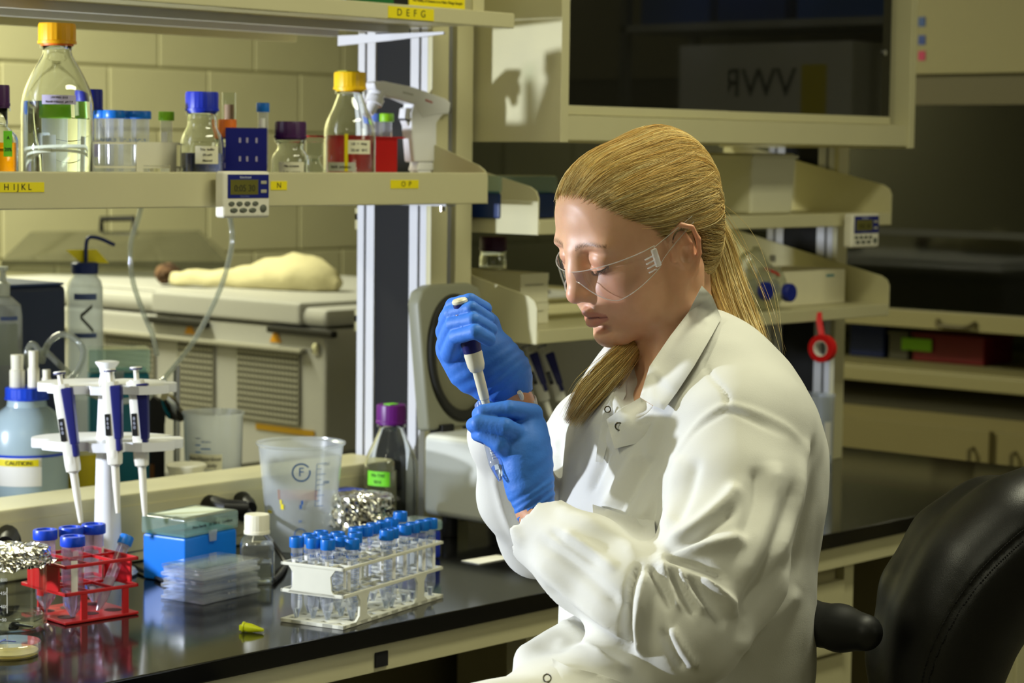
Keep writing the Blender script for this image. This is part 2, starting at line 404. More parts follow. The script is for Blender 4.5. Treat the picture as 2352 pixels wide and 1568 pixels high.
# ---------------------------------------------------------------- right bay shelves and cabinet
rx1 = d_-.0445
def rshelf(px, ytop, ybot, label):
    zt_ = float(onY(px, ytop, SF)[2]); zb_ = float(onY(px, ybot, SF)[2])
    return shelf(label, XR+.02, rx1, SF, 3.13, zt_, zb_-zt_, 0.001, .155, .052, 'shelves of the island bench'), zt_
s3, ZR1 = rshelf(1640, 498, 528, 'upper open shelf of the right bay under the cabinet')
s4, ZR2 = rshelf(1640, 728, 757, 'lower open shelf of the right bay with white boxes')
CY0, CY1 = 2.60, 3.10
cx0 = float(onY(1287, 335, CY0)[0]); cx1 = float(onY(2100, 345, CY0)[0]); cz = float(onY(1690, 334, CY0)[2]); ch = .62
cb = thing('wall_cabinet', 'beige overhead cabinet with two dark sliding glass doors', 'cabinet', (cx0, CY0, cz))
w, dd = cx1-cx0, CY1-CY0
box('side_panel', 0, .022, 0, dd, 0, ch, BEIGE, cb, bev=.002); box('side_panel', w-.022, w, 0, dd, 0, ch, BEIGE, cb, bev=.002)
box('bottom_panel', .022, w-.022, .004, dd, .004, .048, BEIGE, cb, bev=.002); box('top_panel', .022, w-.022, .004, dd, ch-.03, ch, BEIGE, cb)
box('back_panel', .022, w-.022, dd-.01, dd, .048, ch-.03, mat('cabinet_inside', (90, 86, 66), .6), cb)
DG = mat('dark_cabinet_glass', (24, 24, 20), .03, spec=.5)
wm = float(onY(1693, 150, CY0)[0])-cx0
da = box('sliding_door', .025, wm, .022, .028, .058, ch-.035, DG, cb); db = box('sliding_door', wm-.01, w-.045, .036, .042, .058, ch-.035, DG, cb)
box('door_rail', .025, wm, .018, .032, .049, .066, BEIGE, da, bev=.002); box('door_rail', wm+.004, w-.045, .033, .046, .049, .066, BEIGE, db, bev=.002)
lathe('finger_pull', [(.011, 0), (.011, .002), (.009, .002), (.009, .0005), (0, .0005)], GREYP, da, M=T(.035, .0218, .255) @ RX(90))
lathe('finger_pull', [(.006, 0), (.006, .003), (0, .003)], STEEL, db, n=16, M=T(w-.07, .0358, .2) @ RX(90))

# ================================================================ fume hood beyond the bench end
HB = mat('hood_enamel', (148, 140, 98), .5); HB2 = mat('hood_dark_strip', (92, 84, 52), .5)
HD = mat('hood_cabinet_laminate', (128, 118, 76), .55)
hz = lambda y: float(onX(2230, y, XH)[2])
hood = thing('fume_hood', 'large beige fume hood with a dark lowered sash beyond the bench end', 'fume hood', (XH, 0, 0))
Y0, Y1 = -.6, 5.2
za, zs, zg = hz(168), hz(240), hz(722)
box('fascia', 0, .1, Y0, Y1, za, 2.75, HB, hood); box('sash_header', .02, .1, Y0, Y1, zs, za, HB2, hood)
SG = thin('tinted_sash_glass', (120, 124, 110), .05, haze=.10, hazec=(70, 72, 56), fres=1.5)
box('sash_glass', .045, .051, Y0, Y1, zg, zs, SG, hood)
sb_ = box('sash_bar', .02, .06, Y0, Y1, hz(764), zg, HB, hood, bev=.004)
hp = onX(2197, 745, XH+.02)
tube('handle', spline([(.02, hp[1]+.06, hp[2]+.008), (.0, hp[1]+.045, hp[2]-.004), (-.002, hp[1], hp[2]-.006), (.0, hp[1]-.045, hp[2]-.004), (.02, hp[1]-.06, hp[2]+.008)]), .007, HB2, sb_)
box('liner_back', .7, .72, Y0, Y1, .9, 2.7, mat('hood_liner', (92, 90, 66), .6), hood)
wsz = hz(855)
box('work_surface', -.03, .7, Y0, Y1, wsz-.02, wsz, HB, hood, bev=.004); box('airfoil', -.05, -.02, Y0, Y1, hz(893), wsz-.004, HB, hood, bev=.006)
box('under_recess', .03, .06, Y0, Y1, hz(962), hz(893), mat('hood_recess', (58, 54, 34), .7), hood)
box('cabinet_body', .012, .7, Y0, Y1, .0, hz(958), HD, hood)
zc2 = hz(985)
for k, yy in enumerate(np.arange(Y0, Y1-.1, .62)):
    if yy > 4.4: break
    d = box('cabinet_door', -.008, .012, yy+.012, yy+.608, .1, zc2, HD, hood, bev=.002)
    hy = yy+(.55 if k % 2 else .06)
    tube('handle', [(-.008, hy, zc2-.05), (-.03, hy, zc2-.055), (-.03, hy, zc2-.15), (-.008, hy, zc2-.155)], .006, HB2, d, n=8)
box('cross_rail', .041, .044, Y0, Y1, hz(548), hz(532), mat('sash_rail', (40, 40, 34), .5), hood)
for i, (py, c) in enumerate([(50, (40, 78, 150)), (92, (20, 60, 150)), (128, (190, 30, 90))]):
    q = onX(2117, py, XH)
    box('sticker', -.002, -.0003, q[1]-.012, q[1]+.010, q[2]-.013, q[2]+.013, mat('sticker_%d' % i, c, .5), hood)
def hood_item(name, px0, px1, pyb, h, c, label, cat, dep=.16, x=.18):
    a_, b_ = onX(px0, pyb, XH+x), onX(px1, pyb, XH+x); ym, wd = (a_[1]+b_[1])/2, abs(a_[1]-b_[1])
    t = thing(name, label, cat, (XH+x, ym, wsz+.0005)); t.parent = None
    box('tray_body', 0, dep, -wd/2, wd/2, 0, h, mat(name+'_col', c, .5), t, bev=.006)
    box('rim', -.004, dep+.004, -wd/2-.004, wd/2+.004, h-.012, h-.004, mat(name+'_col', c, .5), t, bev=.002)
    return t
hood_item('blue_bin', 1950, 2030, 815, .10, (16, 34, 96), 'dark blue bin inside the fume hood', 'bin')
rt = hood_item('red_tray', 2095, 2260, 820, .085, (120, 14, 20), 'red tray with a green label inside the fume hood', 'tray')
box('green_label', -.0075, -.0045, .05, .15, .03, .065, LIME, rt)
hood_item('grey_carton', 2040, 2085, 812, .085, (96, 94, 78), 'pale carton between the blue bin and the red tray', 'carton', .1)

# ================================================================ refrigerated floor shaker and water bath behind the bench
SHK = mat('shaker_enamel', (180, 180, 176), .45); SHK2 = mat('shaker_trim', (150, 148, 134), .5)
sx = 3.46; c0 = onX(750, 711, sx); sy0 = float(c0[1]); stop = float(c0[2]); sy1 = 5.12
sh = thing('floor_shaker', 'grey refrigerated shaker cabinet with vent grilles standing behind the bench', 'shaker', (sx, sy0, 0)); L = sy1-sy0
zseam = float(onX(750, 757, sx)[2])
box('cabinet_body', 0, 1.0, 0, L, .05, zseam, SHK, sh, bev=.012)
box('plinth', .04, .96, .04, L-.04, .0, .05, BLACK, sh)
yl = float(onX(695, 693, sx)[1])-sy0
lidp = box('top_rim', .0, 1.0, 0, L, zseam+.004, stop, SHK, sh, bev=.014)
zl = float(onX(520, 672, sx)[2])
yl2 = float(onX(351, 675, sx)[1])-sy0
lid = box('lid', -.008, .86, yl, yl2, zseam+.004, stop+.012, SHK, sh, bev=.01)
box('lid', .1, .86, yl2, L-.03, stop-.002, stop+.008, SHK, sh, bev=.006)
for px, py in ((700, 757), (415, 735)):
    q = onX(px, py, sx); yy = q[1]-sy0
    box('latch', -.02, 0, yy-.11, yy+.11, q[2]-.012, q[2]+.004, BLACK, sh, bev=.004)
for px, py in ((634, 768), (437, 750)):
    q = onX(px, py, sx); yy, zz = q[1]-sy0, q[2]
    prism('warning_label', [(-.02, -.018), (.02, -.018), (0, .018)], 0, .0008, mat('warning_orange', (215, 150, 10), .5), sh, M=T(-.0012, yy, zz) @ LEFT)
lathe('lock', [(.014, 0), (.014, .004), (.009, .006), (0, .006)], CHROME, sh, n=20, M=T(0, float(onX(728, 802, sx)[1])-sy0, float(onX(728, 802, sx)[2])) @ RY(-90))
box('front_ledge', -.02, 0, float(onX(705, 800, sx)[1])-sy0, L, float(onX(700, 812, sx)[2]), float(onX(700, 800, sx)[2]), SHK2, sh, bev=.004)
GRD = mat('vent_dark', (22, 22, 20), .7)
def vent(px0, px1, y0a, y1a, y1b, rows, cols):
    a_ = onX(px0, y0a, sx); b_ = onX(px1, y1b, sx); za_, zb_ = float(onX(px1, y1a, sx)[2]), float(b_[2])
    ya, yb = a_[1]-sy0, b_[1]-sy0
    pn = box('vent_panel', -.003, .0, yb, ya, zb_, za_, GRD, sh)
    rh = (za_-zb_)/rows; cw = (ya-yb)/cols
    for r in range(rows+1): box('grille_bar', -.006, -.0025, yb, ya, zb_+r*rh-rh*.22, zb_+r*rh+rh*.22, SHK2, pn)
    for c in range(cols+1): box('grille_bar', -.0055, -.0025, yb+c*cw-cw*.16, yb+c*cw+cw*.16, zb_, za_, SHK2, pn)
vent(549, 688, 800, 805, 972, 12, 16)
vent(412, 492, 783, 790, 945, 11, 9)
vent(246, 356, 766, 778, 900, 10, 12)
q = onX(655, 982, sx); box('caution_strip', -.002, -.0005, q[1]-sy0-.1, q[1]-sy0+.1, q[2]-.012, q[2]+.002, mat('caution_yellow', (170, 130, 12), .5), sh)
RGLASS = mat('borosilicate_glass', (250, 253, 251), .0, trans=1.0, ior=1.47)
# ================================================================ bottles and tubes
def cap_prof(r, h): return [(r*.96, 0), (r, .001), (r, h-.003), (r*.97, h-.001), (r*.9, h), (0, h)]
def ribbed_cap(name, r, h, m, parent, z, n=72):
    bm = bmesh.new(); vs = add_lathe(bm, [(r*1.02, 0), (r*1.02, h*.14), (r*.985, h*.16), (r*.985, h*.9), (r*.94, h), (0, h)], n, T(0, 0, z))
    for i, v in enumerate(vs):
        if i//n in (2, 3) and (i % n) % 3 == 0: v.co.x *= .975; v.co.y *= .975
    return obj(name, bm, m, parent, ang=30)
def bottle(label, base, R, H, capm, capr=.0275, liquid=None, lvl=.5, group='glass screw cap bottles', caph=.034, neck=.021, marks=False):
    t = thing('glass_bottle', label, 'bottle', base, 0, group)
    hc = H-caph; zs = hc*.60
    prof = [(0, .002), (R*.85, .0), (R*.97, .003), (R, .010), (R, zs-.02), (R*.985, zs), (R*.90, zs+(hc-zs)*.22), (R*.68, zs+(hc-zs)*.52), (neck*1.08, zs+(hc-zs)*.80), (neck, zs+(hc-zs)*.88), (neck, hc)]
    if R < .03: prof = [(0, .002), (R*.85, 0), (R*.97, .003), (R, .006), (R, zs), (R*.9, zs+.008), (neck, zs+.02), (neck, hc)]
    prof2 = []                       # smooth the shoulder
    sp = spline([(a, b, 0) for a, b in prof[5:9]], 4) if R >= .03 else None
    prof2 = prof[:5]+[(q[0], q[1]) for q in sp]+prof[9:] if sp else prof
    g_o = lathe('glass_body', prof2, RGLASS, t, n=40, cap1=False); sd = g_o.modifiers.new('wall', 'SOLIDIFY'); sd.thickness = .0022; sd.offset = -1
    lathe('neck_ring', [(neck, hc-.008), (neck+.004, hc-.007), (neck+.004, hc-.002), (neck, hc-.001)], GLASS, t, cap0=False, cap1=False)
    ribbed_cap('cap', capr, caph, capm, t, hc)
    lathe('pour_ring', [(neck+.001, hc-.003), (neck+.003, hc-.003), (neck+.003, hc+.002)], ORANGE if capm is YELCAP else capm, t, cap0=False, cap1=False)
    if liquid is not None:
        zl = H*lvl; ps = [(0, .004), (R*.84, .004), (R-.003, .012)]
        for r_, z_ in prof2:
            if .012 < z_ < zl: ps.append((r_-.0025, z_))
        ps += [(np.interp(zl, [z for _, z in prof2[2:]], [r for r, _ in prof2[2:]])-.0025, zl), (0, zl)]
        lathe('liquid', ps, liquid, t, n=40)
    return t
def tape(t, R, az, w, z0, z1, m, txt=None, size=.006, lines=None):
    """label on a bottle; az = degrees off the camera azimuth"""
    a = CAMDEG+az; hw = math.degrees(w/2/R)
    l = band('label', m, R, a-hw, a+hw, z0, z1, t)
    for i, s in enumerate(lines or ([txt] if txt else [])):
        n = len(lines or [1]); wrap_text('lettering', s, size, INK, R+.0006, a, z0+(z1-z0)*(1-(i+.6)/(n+.2)), l)
    return l
def base_on(px, py_top, Y, z):
    p = onY(px, py_top, Y); return (float(p[0]), Y, z), float(p[2])-z
LAV = mat('lavender_tape', (178, 170, 200), .6)
LBL = mat('cream_label', (226, 222, 196), .7)
GTAPE = mat('green_tape', (110, 205, 30), .6)
BLIQ = mat('blue_liquid', (84, 92, 170), .0, trans=1.0, ior=1.33)
AMBER = mat('amber_liquid', (226, 150, 8), .0, trans=1.0, ior=1.33)
zd = ZS+.0006
b, H = base_on(131, 54, 2.745, zd)
t = bottle('large glass bottle with a yellow cap and clear liquid on the left shelf', b, .0535, H, YELCAP, .0278, WATER, .535, caph=.030)
tape(t, .0535, 14, .050, H*.515, H*.57, LAV, lines=['1 M  PBS  5/13', 'Sterile  Filtered  pH 7.4'], size=.0042)
b, H = base_on(-6, 195, 2.725, zd)
t = bottle('amber liquid bottle with a dark purple cap at the left shelf end', b, .029, H, DPURPLE, .0175, AMBER, .46, caph=.030, neck=.014)
tape(t, .029, 42, .014, H*.33, H*.57, GTAPE, lines=['A', '20%'], size=.007)
b, H = base_on(207, 205, 2.86, zd)
t = bottle('blue capped glass bottle half hidden behind the large yellow capped bottle', b, .031, H, mat('deep_blue_cap', (10, 30, 150), .4), .020, None, caph=.036, neck=.016)
tape(t, .031, 10, .030, .05, .075, LAV)
b, H = base_on(178, 292, 2.92, zd)
t = bottle('small clear bottle standing behind the large yellow capped bottle', b, .030, H, GREYP, .018, WATER, .6, caph=.012, neck=.014)
b, H = base_on(464, 211, 2.735, zd)
t = bottle('glass bottle with a royal blue cap and bluish liquid, cream label on its side', b, .0345, H, mat('shelf_blue_cap', (16, 40, 168), .4), .0262, BLIQ, .38, caph=.030, neck=.021)
tape(t, .0345, 22, .038, H*.27, H*.45, LBL, lines=['Tris  buffer', '50 mM', 'filtered'], size=.0052)
b, H = base_on(522, 274, 2.79, zd)
t = bottle('orange capped bottle behind the royal blue capped bottle', b, .019, H, ORANGE, .0152, BLIQ, .6, caph=.026, neck=.012)
tape(t, .019, 10, .022, H*.30, H*.38, LAV)
b, H = base_on(667, 279, 2.735, zd)
t = bottle('short glass jar with a wide purple cap and a cream label', b, .031, H, DPURPLE, .0262, None, caph=.027, neck=.022)
tape(t, .031, 10, .043, .022, .045, LBL, lines=['Na acetate', '3 M   pH 5.2'], size=.0055)
b, H = base_on(722, 325, 2.76, zd)
t = thing('glass_stopper_bottle', 'small clear stoppered flask between the purple capped jar and the red rack', 'flask', b)
lathe('glass_body', [(0, 0), (.016, 0), (.0175, .004), (.0175, .032), (.010, .044), (.009, .05)], GLASS, t, n=24, cap1=False)
lathe('stopper', [(.0085, .046), (.009, .052), (.0145, .056), (.0145, H-.002), (0, H)], GLASS, t, n=24)
b, H = base_on(804, 166, 2.745, zd)
t = bottle('glass bottle with a bright yellow cap and three paper labels beside the pipette gun', b, .0438, H, mat('bright_yellow_cap', (246, 196, 6), .4), .0272, WATER, .46, caph=.029)
tape(t, .0438, 26, .043, H*.19+.022, H*.19+.045, LBL, lines=['LB  +  Amp', '20 ml   8/12'], size=.006)
tape(t, .0438, -16, .052, .030, .045, mat('grey_label', (188, 188, 176), .7), lines=['Stock  solution'], size=.006)
tape(t, .0438, -3, .006, .03, .092, YTAPE)
box('tape_tab', -.018, .012, -.011, .011, H, H+.0022, mat('olive_tape', (176, 176, 14), .6), t)

# conical tubes -----------------------------------------------------------
def tube_prof(R, H, cone, tip): return [(0, 0), (tip*.8, .0005), (tip, .003), (R*.97, cone-.002), (R, cone+.004), (R, H)]
def make_tube(label, R, H, cone, tip, capR, capH, capm, liquid=None, lvl=.3, marks=None, writing=None, group=None, sticker=None, body=None):
    t = thing('conical_tube', label, 'tube', (0, 0, 0), 0, group)
    lathe('tube_wall', tube_prof(R, H-capH*.4, cone, tip), body or TUBEP, t, n=22, cap1=False)
    bm = bmesh.new(); add_lathe(bm, [(capR*.97, H-capH), (capR, H-capH+.001), (capR, H-.002), (capR*.95, H), (capR*.72, H), (capR*.70, H-.0022), (0, H-.0022)], 30); obj('cap', bm, capm, t)
    if liquid is not None:
        zl = H*lvl; rr = lambda z: np.interp(z, [0, .003, cone, H], [tip*.9, tip*.9, R-.001, R-.001])
        lathe('liquid', [(0, .001), (tip*.8, .0015)]+[(rr(z), z) for z in np.linspace(.003, zl, 6)]+[(0, zl)], liquid, t, n=20)
    if marks:
        bm = bmesh.new(); z0, z1, k, a0 = marks
        for i in range(k):
            z = z0+(z1-z0)*i/(k-1); wd = 30 if i % 2 else 48
            for q in range(3):
                a1, a2 = R_(a0+q*wd/3), R_(a0+(q+1)*wd/3); r = R+.0002
                vs = [bm.verts.new((r*math.cos(a), r*math.sin(a), zz)) for a, zz in ((a1, z), (a2, z), (a2, z+.0006), (a1, z+.0006))]
                bm.faces.new(vs)
        o = obj('graduation_marks', bm, BLUEINK, t); o['kind'] = 'stuff'
    if sticker:
        band('write_on_patch', PAPER, R, *sticker, t, n=8)
    if writing:
        wrap_text('lettering', writing[0], writing[1], BLUEINK, R+.0003, writing[2], writing[3], t)
    return t
MILK = mat('milky_liquid', (226, 226, 222), .3, trans=.55, ior=1.33)
def place(t, loc, rz=0): t.location = loc; t.rotation_euler = (0, 0, R_(rz)); return t
# rack of tubes on the shelf (white end plate toward the camera)
def wire_rack(name, label, loc, rotz, L, W, Ht, m, cat='rack', nx=4, ny=2, plate=True, mid=.42):
    t = thing(name, label, cat, loc, rotz); b = .0025
    box('base_plate', 0, L, 0, W, 0, .004, m, t, bev=.001)
    for z, nm in ((Ht*mid, 'lower_grid'), (Ht-.004, 'upper_grid')):
        bm = bmesh.new()
        for i in range(nx+1): x = L*i/nx; add_box(bm, x-b/2, x+b/2, 0, W, z, z+.0035)
        for j in range(ny+1): y = W*j/ny; add_box(bm, 0, L, y-b/2, y+b/2, z+.0002, z+.0033)
        o = obj(nm, bm, m, t); o['kind'] = 'stuff'
    for x in (0, L):
        for y in (W*.08, W*.92): box('leg', x-.0015, x+.0015, y-.006, y+.006, .004, Ht*mid, m, t)
        if plate: box('end_plate', x-.0015, x+.0015, W*.12, W*.88, Ht*mid, Ht, m, t)
    return t
p = onY(357, 395, 2.78)
xa_, xb_ = float(onY(165, 395, 2.775)[0]), float(onY(413, 395, 2.775)[0])
rk = wire_rack('tube_rack', 'white tube rack with a plain front plate in the middle of the left shelf', (xa_, 2.775, zd), 0, xb_-xa_, .078, .074, IVORY, mid=.45, nx=6, plate=False)
xc_, xd_ = float(onY(311, 360, 2.775)[0])-xa_, float(onY(403, 360, 2.775)[0])-xa_
box('front_plate', xc_, xd_, -.003, -.0005, .038, .074, IVORY, rk); box('leg', xc_, xc_+.013, -.003, -.0005, 0, .038, IVORY, rk); box('leg', xd_-.013, xd_, -.003, -.0005, 0, .038, IVORY, rk)
tt = make_tube('blue capped conical tube nearest the white end plate on the shelf', .0142, .117, .022, .004, .0172, .0125, SKYCAP, marks=None, group='blue capped tubes in the shelf rack', writing=('SC-2', .009, CAMDEG+10, .07))
place(tt, onY(322, 237, 2.80)*np.array([1, 1, 0])+np.array([0, 0, zd+.005]), 0); tt.location.y = 2.80
for px, py, Y, lab in ((292, 236, 2.82, 'second blue capped conical tube from the white end plate'), (262, 241, 2.80, 'third blue capped conical tube from the white end plate'), (240, 240, 2.83, 'blue capped conical tube closest to the large bottle')):
    q = onY(px, py, Y); dup(tt, (q[0], Y, zd+.005), random.uniform(-30, 30), lab)
tg = make_tube('lime capped conical tube standing in the white shelf rack', .0095, .117, .022, .004, .0125, .014, LIME, group=None, sticker=(CAMDEG-40, CAMDEG+20, .03, .085))
q = onY(382, 238, 2.80); place(tg, (q[0], 2.80, zd+.005))
for px, lab in ((98, 'lime capped tube seen through the large bottle, left one'), (136, 'lime capped tube seen through the large bottle, right one')):
    q = onY(px, 238, 2.87); dup(tg, (q[0], 2.87, zd+.0045), 40, lab)
# glass cylinder leaning behind
q = onY(526, 212, 2.86)
gc = thing('glass_tube', 'slim open glass tube with brown contents behind the blue capped bottle', 'tube', (q[0], 2.86, zd)); hh = float(q[2]-zd)
lathe('glass_wall', [(0, .001), (.010, 0), (.011, .003), (.0115, hh)], GLASS, gc, n=20, cap1=False)
lathe('contents', [(0, .003), (.008, .003), (.008, hh-.02), (0, hh-.02)], mat('brown_sediment', (150, 118, 92), .6), gc, n=16)
# navy perforated cup with tube
q0, q1 = onY(545, 350, 2.74), onY(634, 350, 2.74); qx = (q0[0]+q1[0])/2; rw_ = (q1[0]-q0[0])*.5*.80
ht = float(onY(590, 294, 2.74)[2]-zd)
nb = thing('perforated_rack', 'navy blue perforated rack block standing behind the timer', 'rack', (qx, 2.765, zd), -42)
NB = mat('navy_rack', (12, 20, 120), .4); a = rw_
bm = bmesh.new(); add_box(bm, -a, a, -a, -a+.003, 0, ht); add_box(bm, -a, a, a-.003, a, 0, ht); add_box(bm, -a, -a+.003, -a+.003, a-.003, 0, ht); add_box(bm, a-.003, a, -a+.003, a-.003, 0, ht); add_box(bm, -a, a, -a, a, 0, .003)
obj('rack_wall', bm, NB, nb)
for zz in (.2, .5, .8):
    for xx in (-.3, .05, .5): box('slot', a*xx-.0016, a*xx+.0016, -a-.0006, -a, ht*zz-.004, ht*zz+.004, LAV, nb)
t15 = make_tube('azure capped tube standing in the navy rack', .0083, .125, .022, .003, .0107, .015, SKYCAP, sticker=(CAMDEG-30, CAMDEG+30, .085, .10))
q = onY(604, 236, 2.765); place(t15, (q[0], 2.765, float(q[2])-.125))
# red rack with tubes on the shelf
q0, q1 = onY(728, 320, 2.80), onY(930, 320, 2.80); ht = float(onY(900, 314, 2.80)[2]-zd); wx = float(q1[0]-q0[0])
rr = thing('red_rack', 'red plastic tube rack on the shelf behind the bright yellow capped bottle', 'rack', (q0[0], 2.80, zd))
box('top_plate', 0, wx, 0, .07, ht-.003, ht, RED, rr); box('bottom_plate', .0, wx, .0, .07, .009, .012, RED, rr); box('front_panel', wx*.2, wx*.92, .002, .005, .012, ht-.003, RED, rr)
for xx in (.02, wx-.03):
    for yy in (.01, .06): box('leg', xx-.002, xx+.002, yy-.002, yy+.002, 0, .01, RED, rr)
q = onY(888, 266, 2.83); dup(tg, (q[0], 2.83, zd+.0125), 90, 'lime capped tube standing in the red rack on the shelf')
q = onY(862, 268, 2.85)
pv = make_tube('periwinkle capped tube beside the lime capped one in the red rack', .0095, .117, .022, .004, .0135, .014, mat('periwinkle_cap', (92, 124, 210), .45)); place(pv, (q[0], 2.85, zd+.0125))

# pipette gun on its stand ---------------------------------------------------
pg = onY(938, 330, 2.80)
gun = thing('pipette_gun', 'white cordless pipette gun resting on its charging stand on the shelf', 'pipette gun', (pg[0], 2.80, zd))
PGW = mat('gun_white', (222, 222, 224), .35)
def gp(px, py, Y=2.80): q = onY(px, py, Y); return (float(q[0]-pg[0]), Y-2.80, float(q[2]-zd))
def ext(poly_px, hw, m, name, parent, bev=.004, Y=2.80):
    pts = [gp(x, y, Y) for x, y in poly_px]
    bm = bmesh.new(); f = [bm.verts.new((x, -hw, z)) for x, y, z in pts]; g_ = [bm.verts.new((x, hw, z)) for x, y, z in pts]; n = len(pts)
    bm.faces.new(f); bm.faces.new(g_[::-1])
    for i in range(n): bm.faces.new((f[i], g_[i], g_[(i+1) % n], f[(i+1) % n]))
    bmesh.ops.recalc_face_normals(bm, faces=bm.faces)
    if bev: bmesh.ops.bevel(bm, geom=list(bm.edges), offset=bev, segments=3, profile=.6, affect='EDGES')
    return obj(name, bm, m, parent)
hd = ext([(846, 190), (870, 186), (938, 200), (1012, 226), (1024, 236), (1020, 262), (985, 266), (958, 272), (938, 240), (905, 226), (880, 222), (850, 205)], .014, PGW, 'gun_body', gun)
ext([(940, 232), (1000, 240), (1008, 262), (992, 282), (992, 372), (940, 372), (934, 300), (932, 262)], .013, PGW, 'handle', gun)
ext([(925, 248), (940, 250), (940, 284), (930, 290), (922, 270)], .008, PGW, 'trigger', gun, .002)
ext([(1020, 236), (1028, 238), (1027, 260), (1018, 260)], .009, BLACK, 'button_panel', gun, .001)
ext([(912, 210), (936, 216), (936, 220), (912, 214)], .0145, GREYP, 'indicator_slot', gun, 0)
text('lettering', 'BRAND', .0055, mat('red_print', (190, 40, 50), .6), T(gp(972, 233)[0], -.0146, gp(972, 233)[2]) @ FRONT @ RZ(-14), gun)
nz = gp(868, 210); n2 = gp(848, 262)
tube('nose_cone', [nz, ((nz[0]*.75+n2[0]*.25), 0, nz[2]*.75+n2[2]*.25), n2], [.015, .0135, .007], PGW, gun, n=20)
tube('nose_ring', [(nz[0]*.7+n2[0]*.3, 0, nz[2]*.7+n2[2]*.3), (nz[0]*.45+n2[0]*.55, 0, nz[2]*.45+n2[2]*.55)], [.0165, .0155], PGW, gun, n=20)
bs = gp(968, 395)
lathe('stand_base', [(.0, 0), (.040, 0), (.042, .004), (.030, .016), (.017, .024), (.015, .03), (0, .03)], PGW, gun, M=T(bs[0], .0, 0), sx=1.25)
ext([(952, 372), (990, 372), (992, 392), (946, 392)], .011, PGW, 'stand_post', gun, .003)
ext([(922, 272), (934, 276), (934, 280), (922, 276)], .009, BLACK, 'hook', gun, 0)

# kitchen style timers ------------------------------------------------------
def timer(label, px, py0, py1, px1, Y, loc_only=None):
    a, b = onY(px, py0, Y), onY(px1, py1, Y); w, h = float(b[0]-a[0]), float(a[2]-b[2])
    t = thing('digital_timer', label, 'timer', (a[0]+w/2, Y, b[2]), 0)
    TW = mat('timer_white', (222, 218, 200), .4)
    box('case', -w/2, w/2, 0, .022, 0, h, TW, t, bev=.005, seg=3)
    fb = box('blue_fascia', -w*.42, w*.46, -.001, .001, h*.42, h*.93, mat('timer_blue', (10, 24, 112), .35), t, bev=.0008)
    lc = box('display', -w*.37, w*.22, -.0016, -.0009, h*.50, h*.82, mat('lcd_olive', (96, 92, 34), .3), t)
    text('lettering', '0:05 30', h*.2, mat('lcd_dark', (38, 38, 20), .5), T(-w*.07, -.0018, h*.63) @ FRONT, lc)
    text('lettering', 'fisherbrand', h*.07, mat('pale_print', (190, 195, 215), .6), T(-w*.05, -.0013, h*.87) @ FRONT, fb)
    text('lettering', 'TRACEABLE', h*.05, mat('faint_print', (92, 102, 160), .6), T(-w*.07, -.0013, h*.46) @ FRONT, fb)
    KEY = mat('timer_key', (92, 96, 84), .4)
    def key(x, z, rx, rz): lathe('key', [(1, 0), (1, .5), (.8, .9), (0, 1)], KEY, t, n=16, M=T(x, -.0001, z) @ RX(90) @ Matrix.Diagonal((rx, rz, .0022, 1)))
    for i in range(4): key(-w*.34+i*w*.17, h*.305, w*.062, h*.05)
    for i in range(3): key(-w*.29+i*w*.20, h*.165, w*.078, h*.05)
    key(w*.34, h*.20, w*.07, h*.085)
    for k, zz in enumerate((.76, .57)): box('key', w*.28, w*.40, -.0022, -.0009, h*zz-h*.035, h*zz+h*.035, mat('timer_small_key', (165, 162, 140), .4), fb, bev=.0006)
    box('clip', -w*.3, w*.2, .022, .0305, h*.80, h*.9, TW, t)
    return t
timer('white digital timer with blue face hung on the lip of the left shelf', 514, 393, 499, 621, SF-.034)
timer('white digital timer with blue face on the far right shelf edge', 1958, 491, 567, 2019, SF-.034)
# clear tubing hanging from the shelf ---------------------------------------
TUBING = thin('clear_tubing', (214, 218, 214), .06, haze=.22, hazec=(214, 216, 206), fres=1.5)
def pxline(pts, k=6): return spline([P(x, y, d) for x, y, d in pts], k)
tag(tube('silicone_tubing', pxline([(330, 440, 4.08), (318, 500, 4.05), (300, 560, 4.05), (304, 640, 4.05), (330, 720, 4.05), (350, 768, 4.05), (360, 815, 4.08)]), .0048, TUBING, n=12), 'clear tubing hanging from the shelf in front of the grey shaker, left strand', 'tubing')
tag(tube('silicone_tubing', pxline([(514, 440, 4.08), (530, 510, 4.05), (531, 570, 4.05), (505, 665, 4.05), (450, 775, 4.05), (405, 835, 4.05), (360, 890, 4.05), (330, 925, 4.05)]), .0048, TUBING, n=12), 'clear tubing hanging below the white timer, right strand', 'tubing')
# ================================================================ right bay contents
q = onY(1132, 590, 2.90); zr2 = ZR2+.0006
cart = lambda c=(216, 212, 184), n='carton': mat(n+str(c), c, .7, noise=.02)
def carton(label, px0, px1, pyt, Y, zbase, depth, h=None, lidline=True, group='white cartons on the lower shelf'):
    a, b = onY(px0, pyt, Y), onY(px1, pyt, Y); hh = h or float((a[2]+b[2])/2-zbase); wd = float(b[0]-a[0])
    t = thing('carton', label, 'carton', (a[0], Y, zbase), 0, group)
    box('carton_body', 0, wd, 0, depth, 0, hh, cart(), t, bev=.0015)
    box('lid_flap', -.0006, wd+.0006, -.0006, depth+.0006, hh-.014, hh+.0003, cart(), t, bev=.001)
    box('print_line', wd*.15, wd*.8, -.0012, -.0006, hh*.60, hh*.64, mat('faint_grey_print', (150, 146, 120), .7), t)
    return t, hh
Yc = 2.76
a = onY(1207, 692, Yc)
t1, h1 = carton('lower of the two stacked white cartons on the lower right shelf', 1196, 1260, 697, Yc, zr2, .20)
t2, h2 = carton('upper of the two stacked white cartons on the lower right shelf', 1196, 1260, 628, Yc, zr2+h1+.0008, .20)
t = None
q = onY(1180, 582, 2.905)
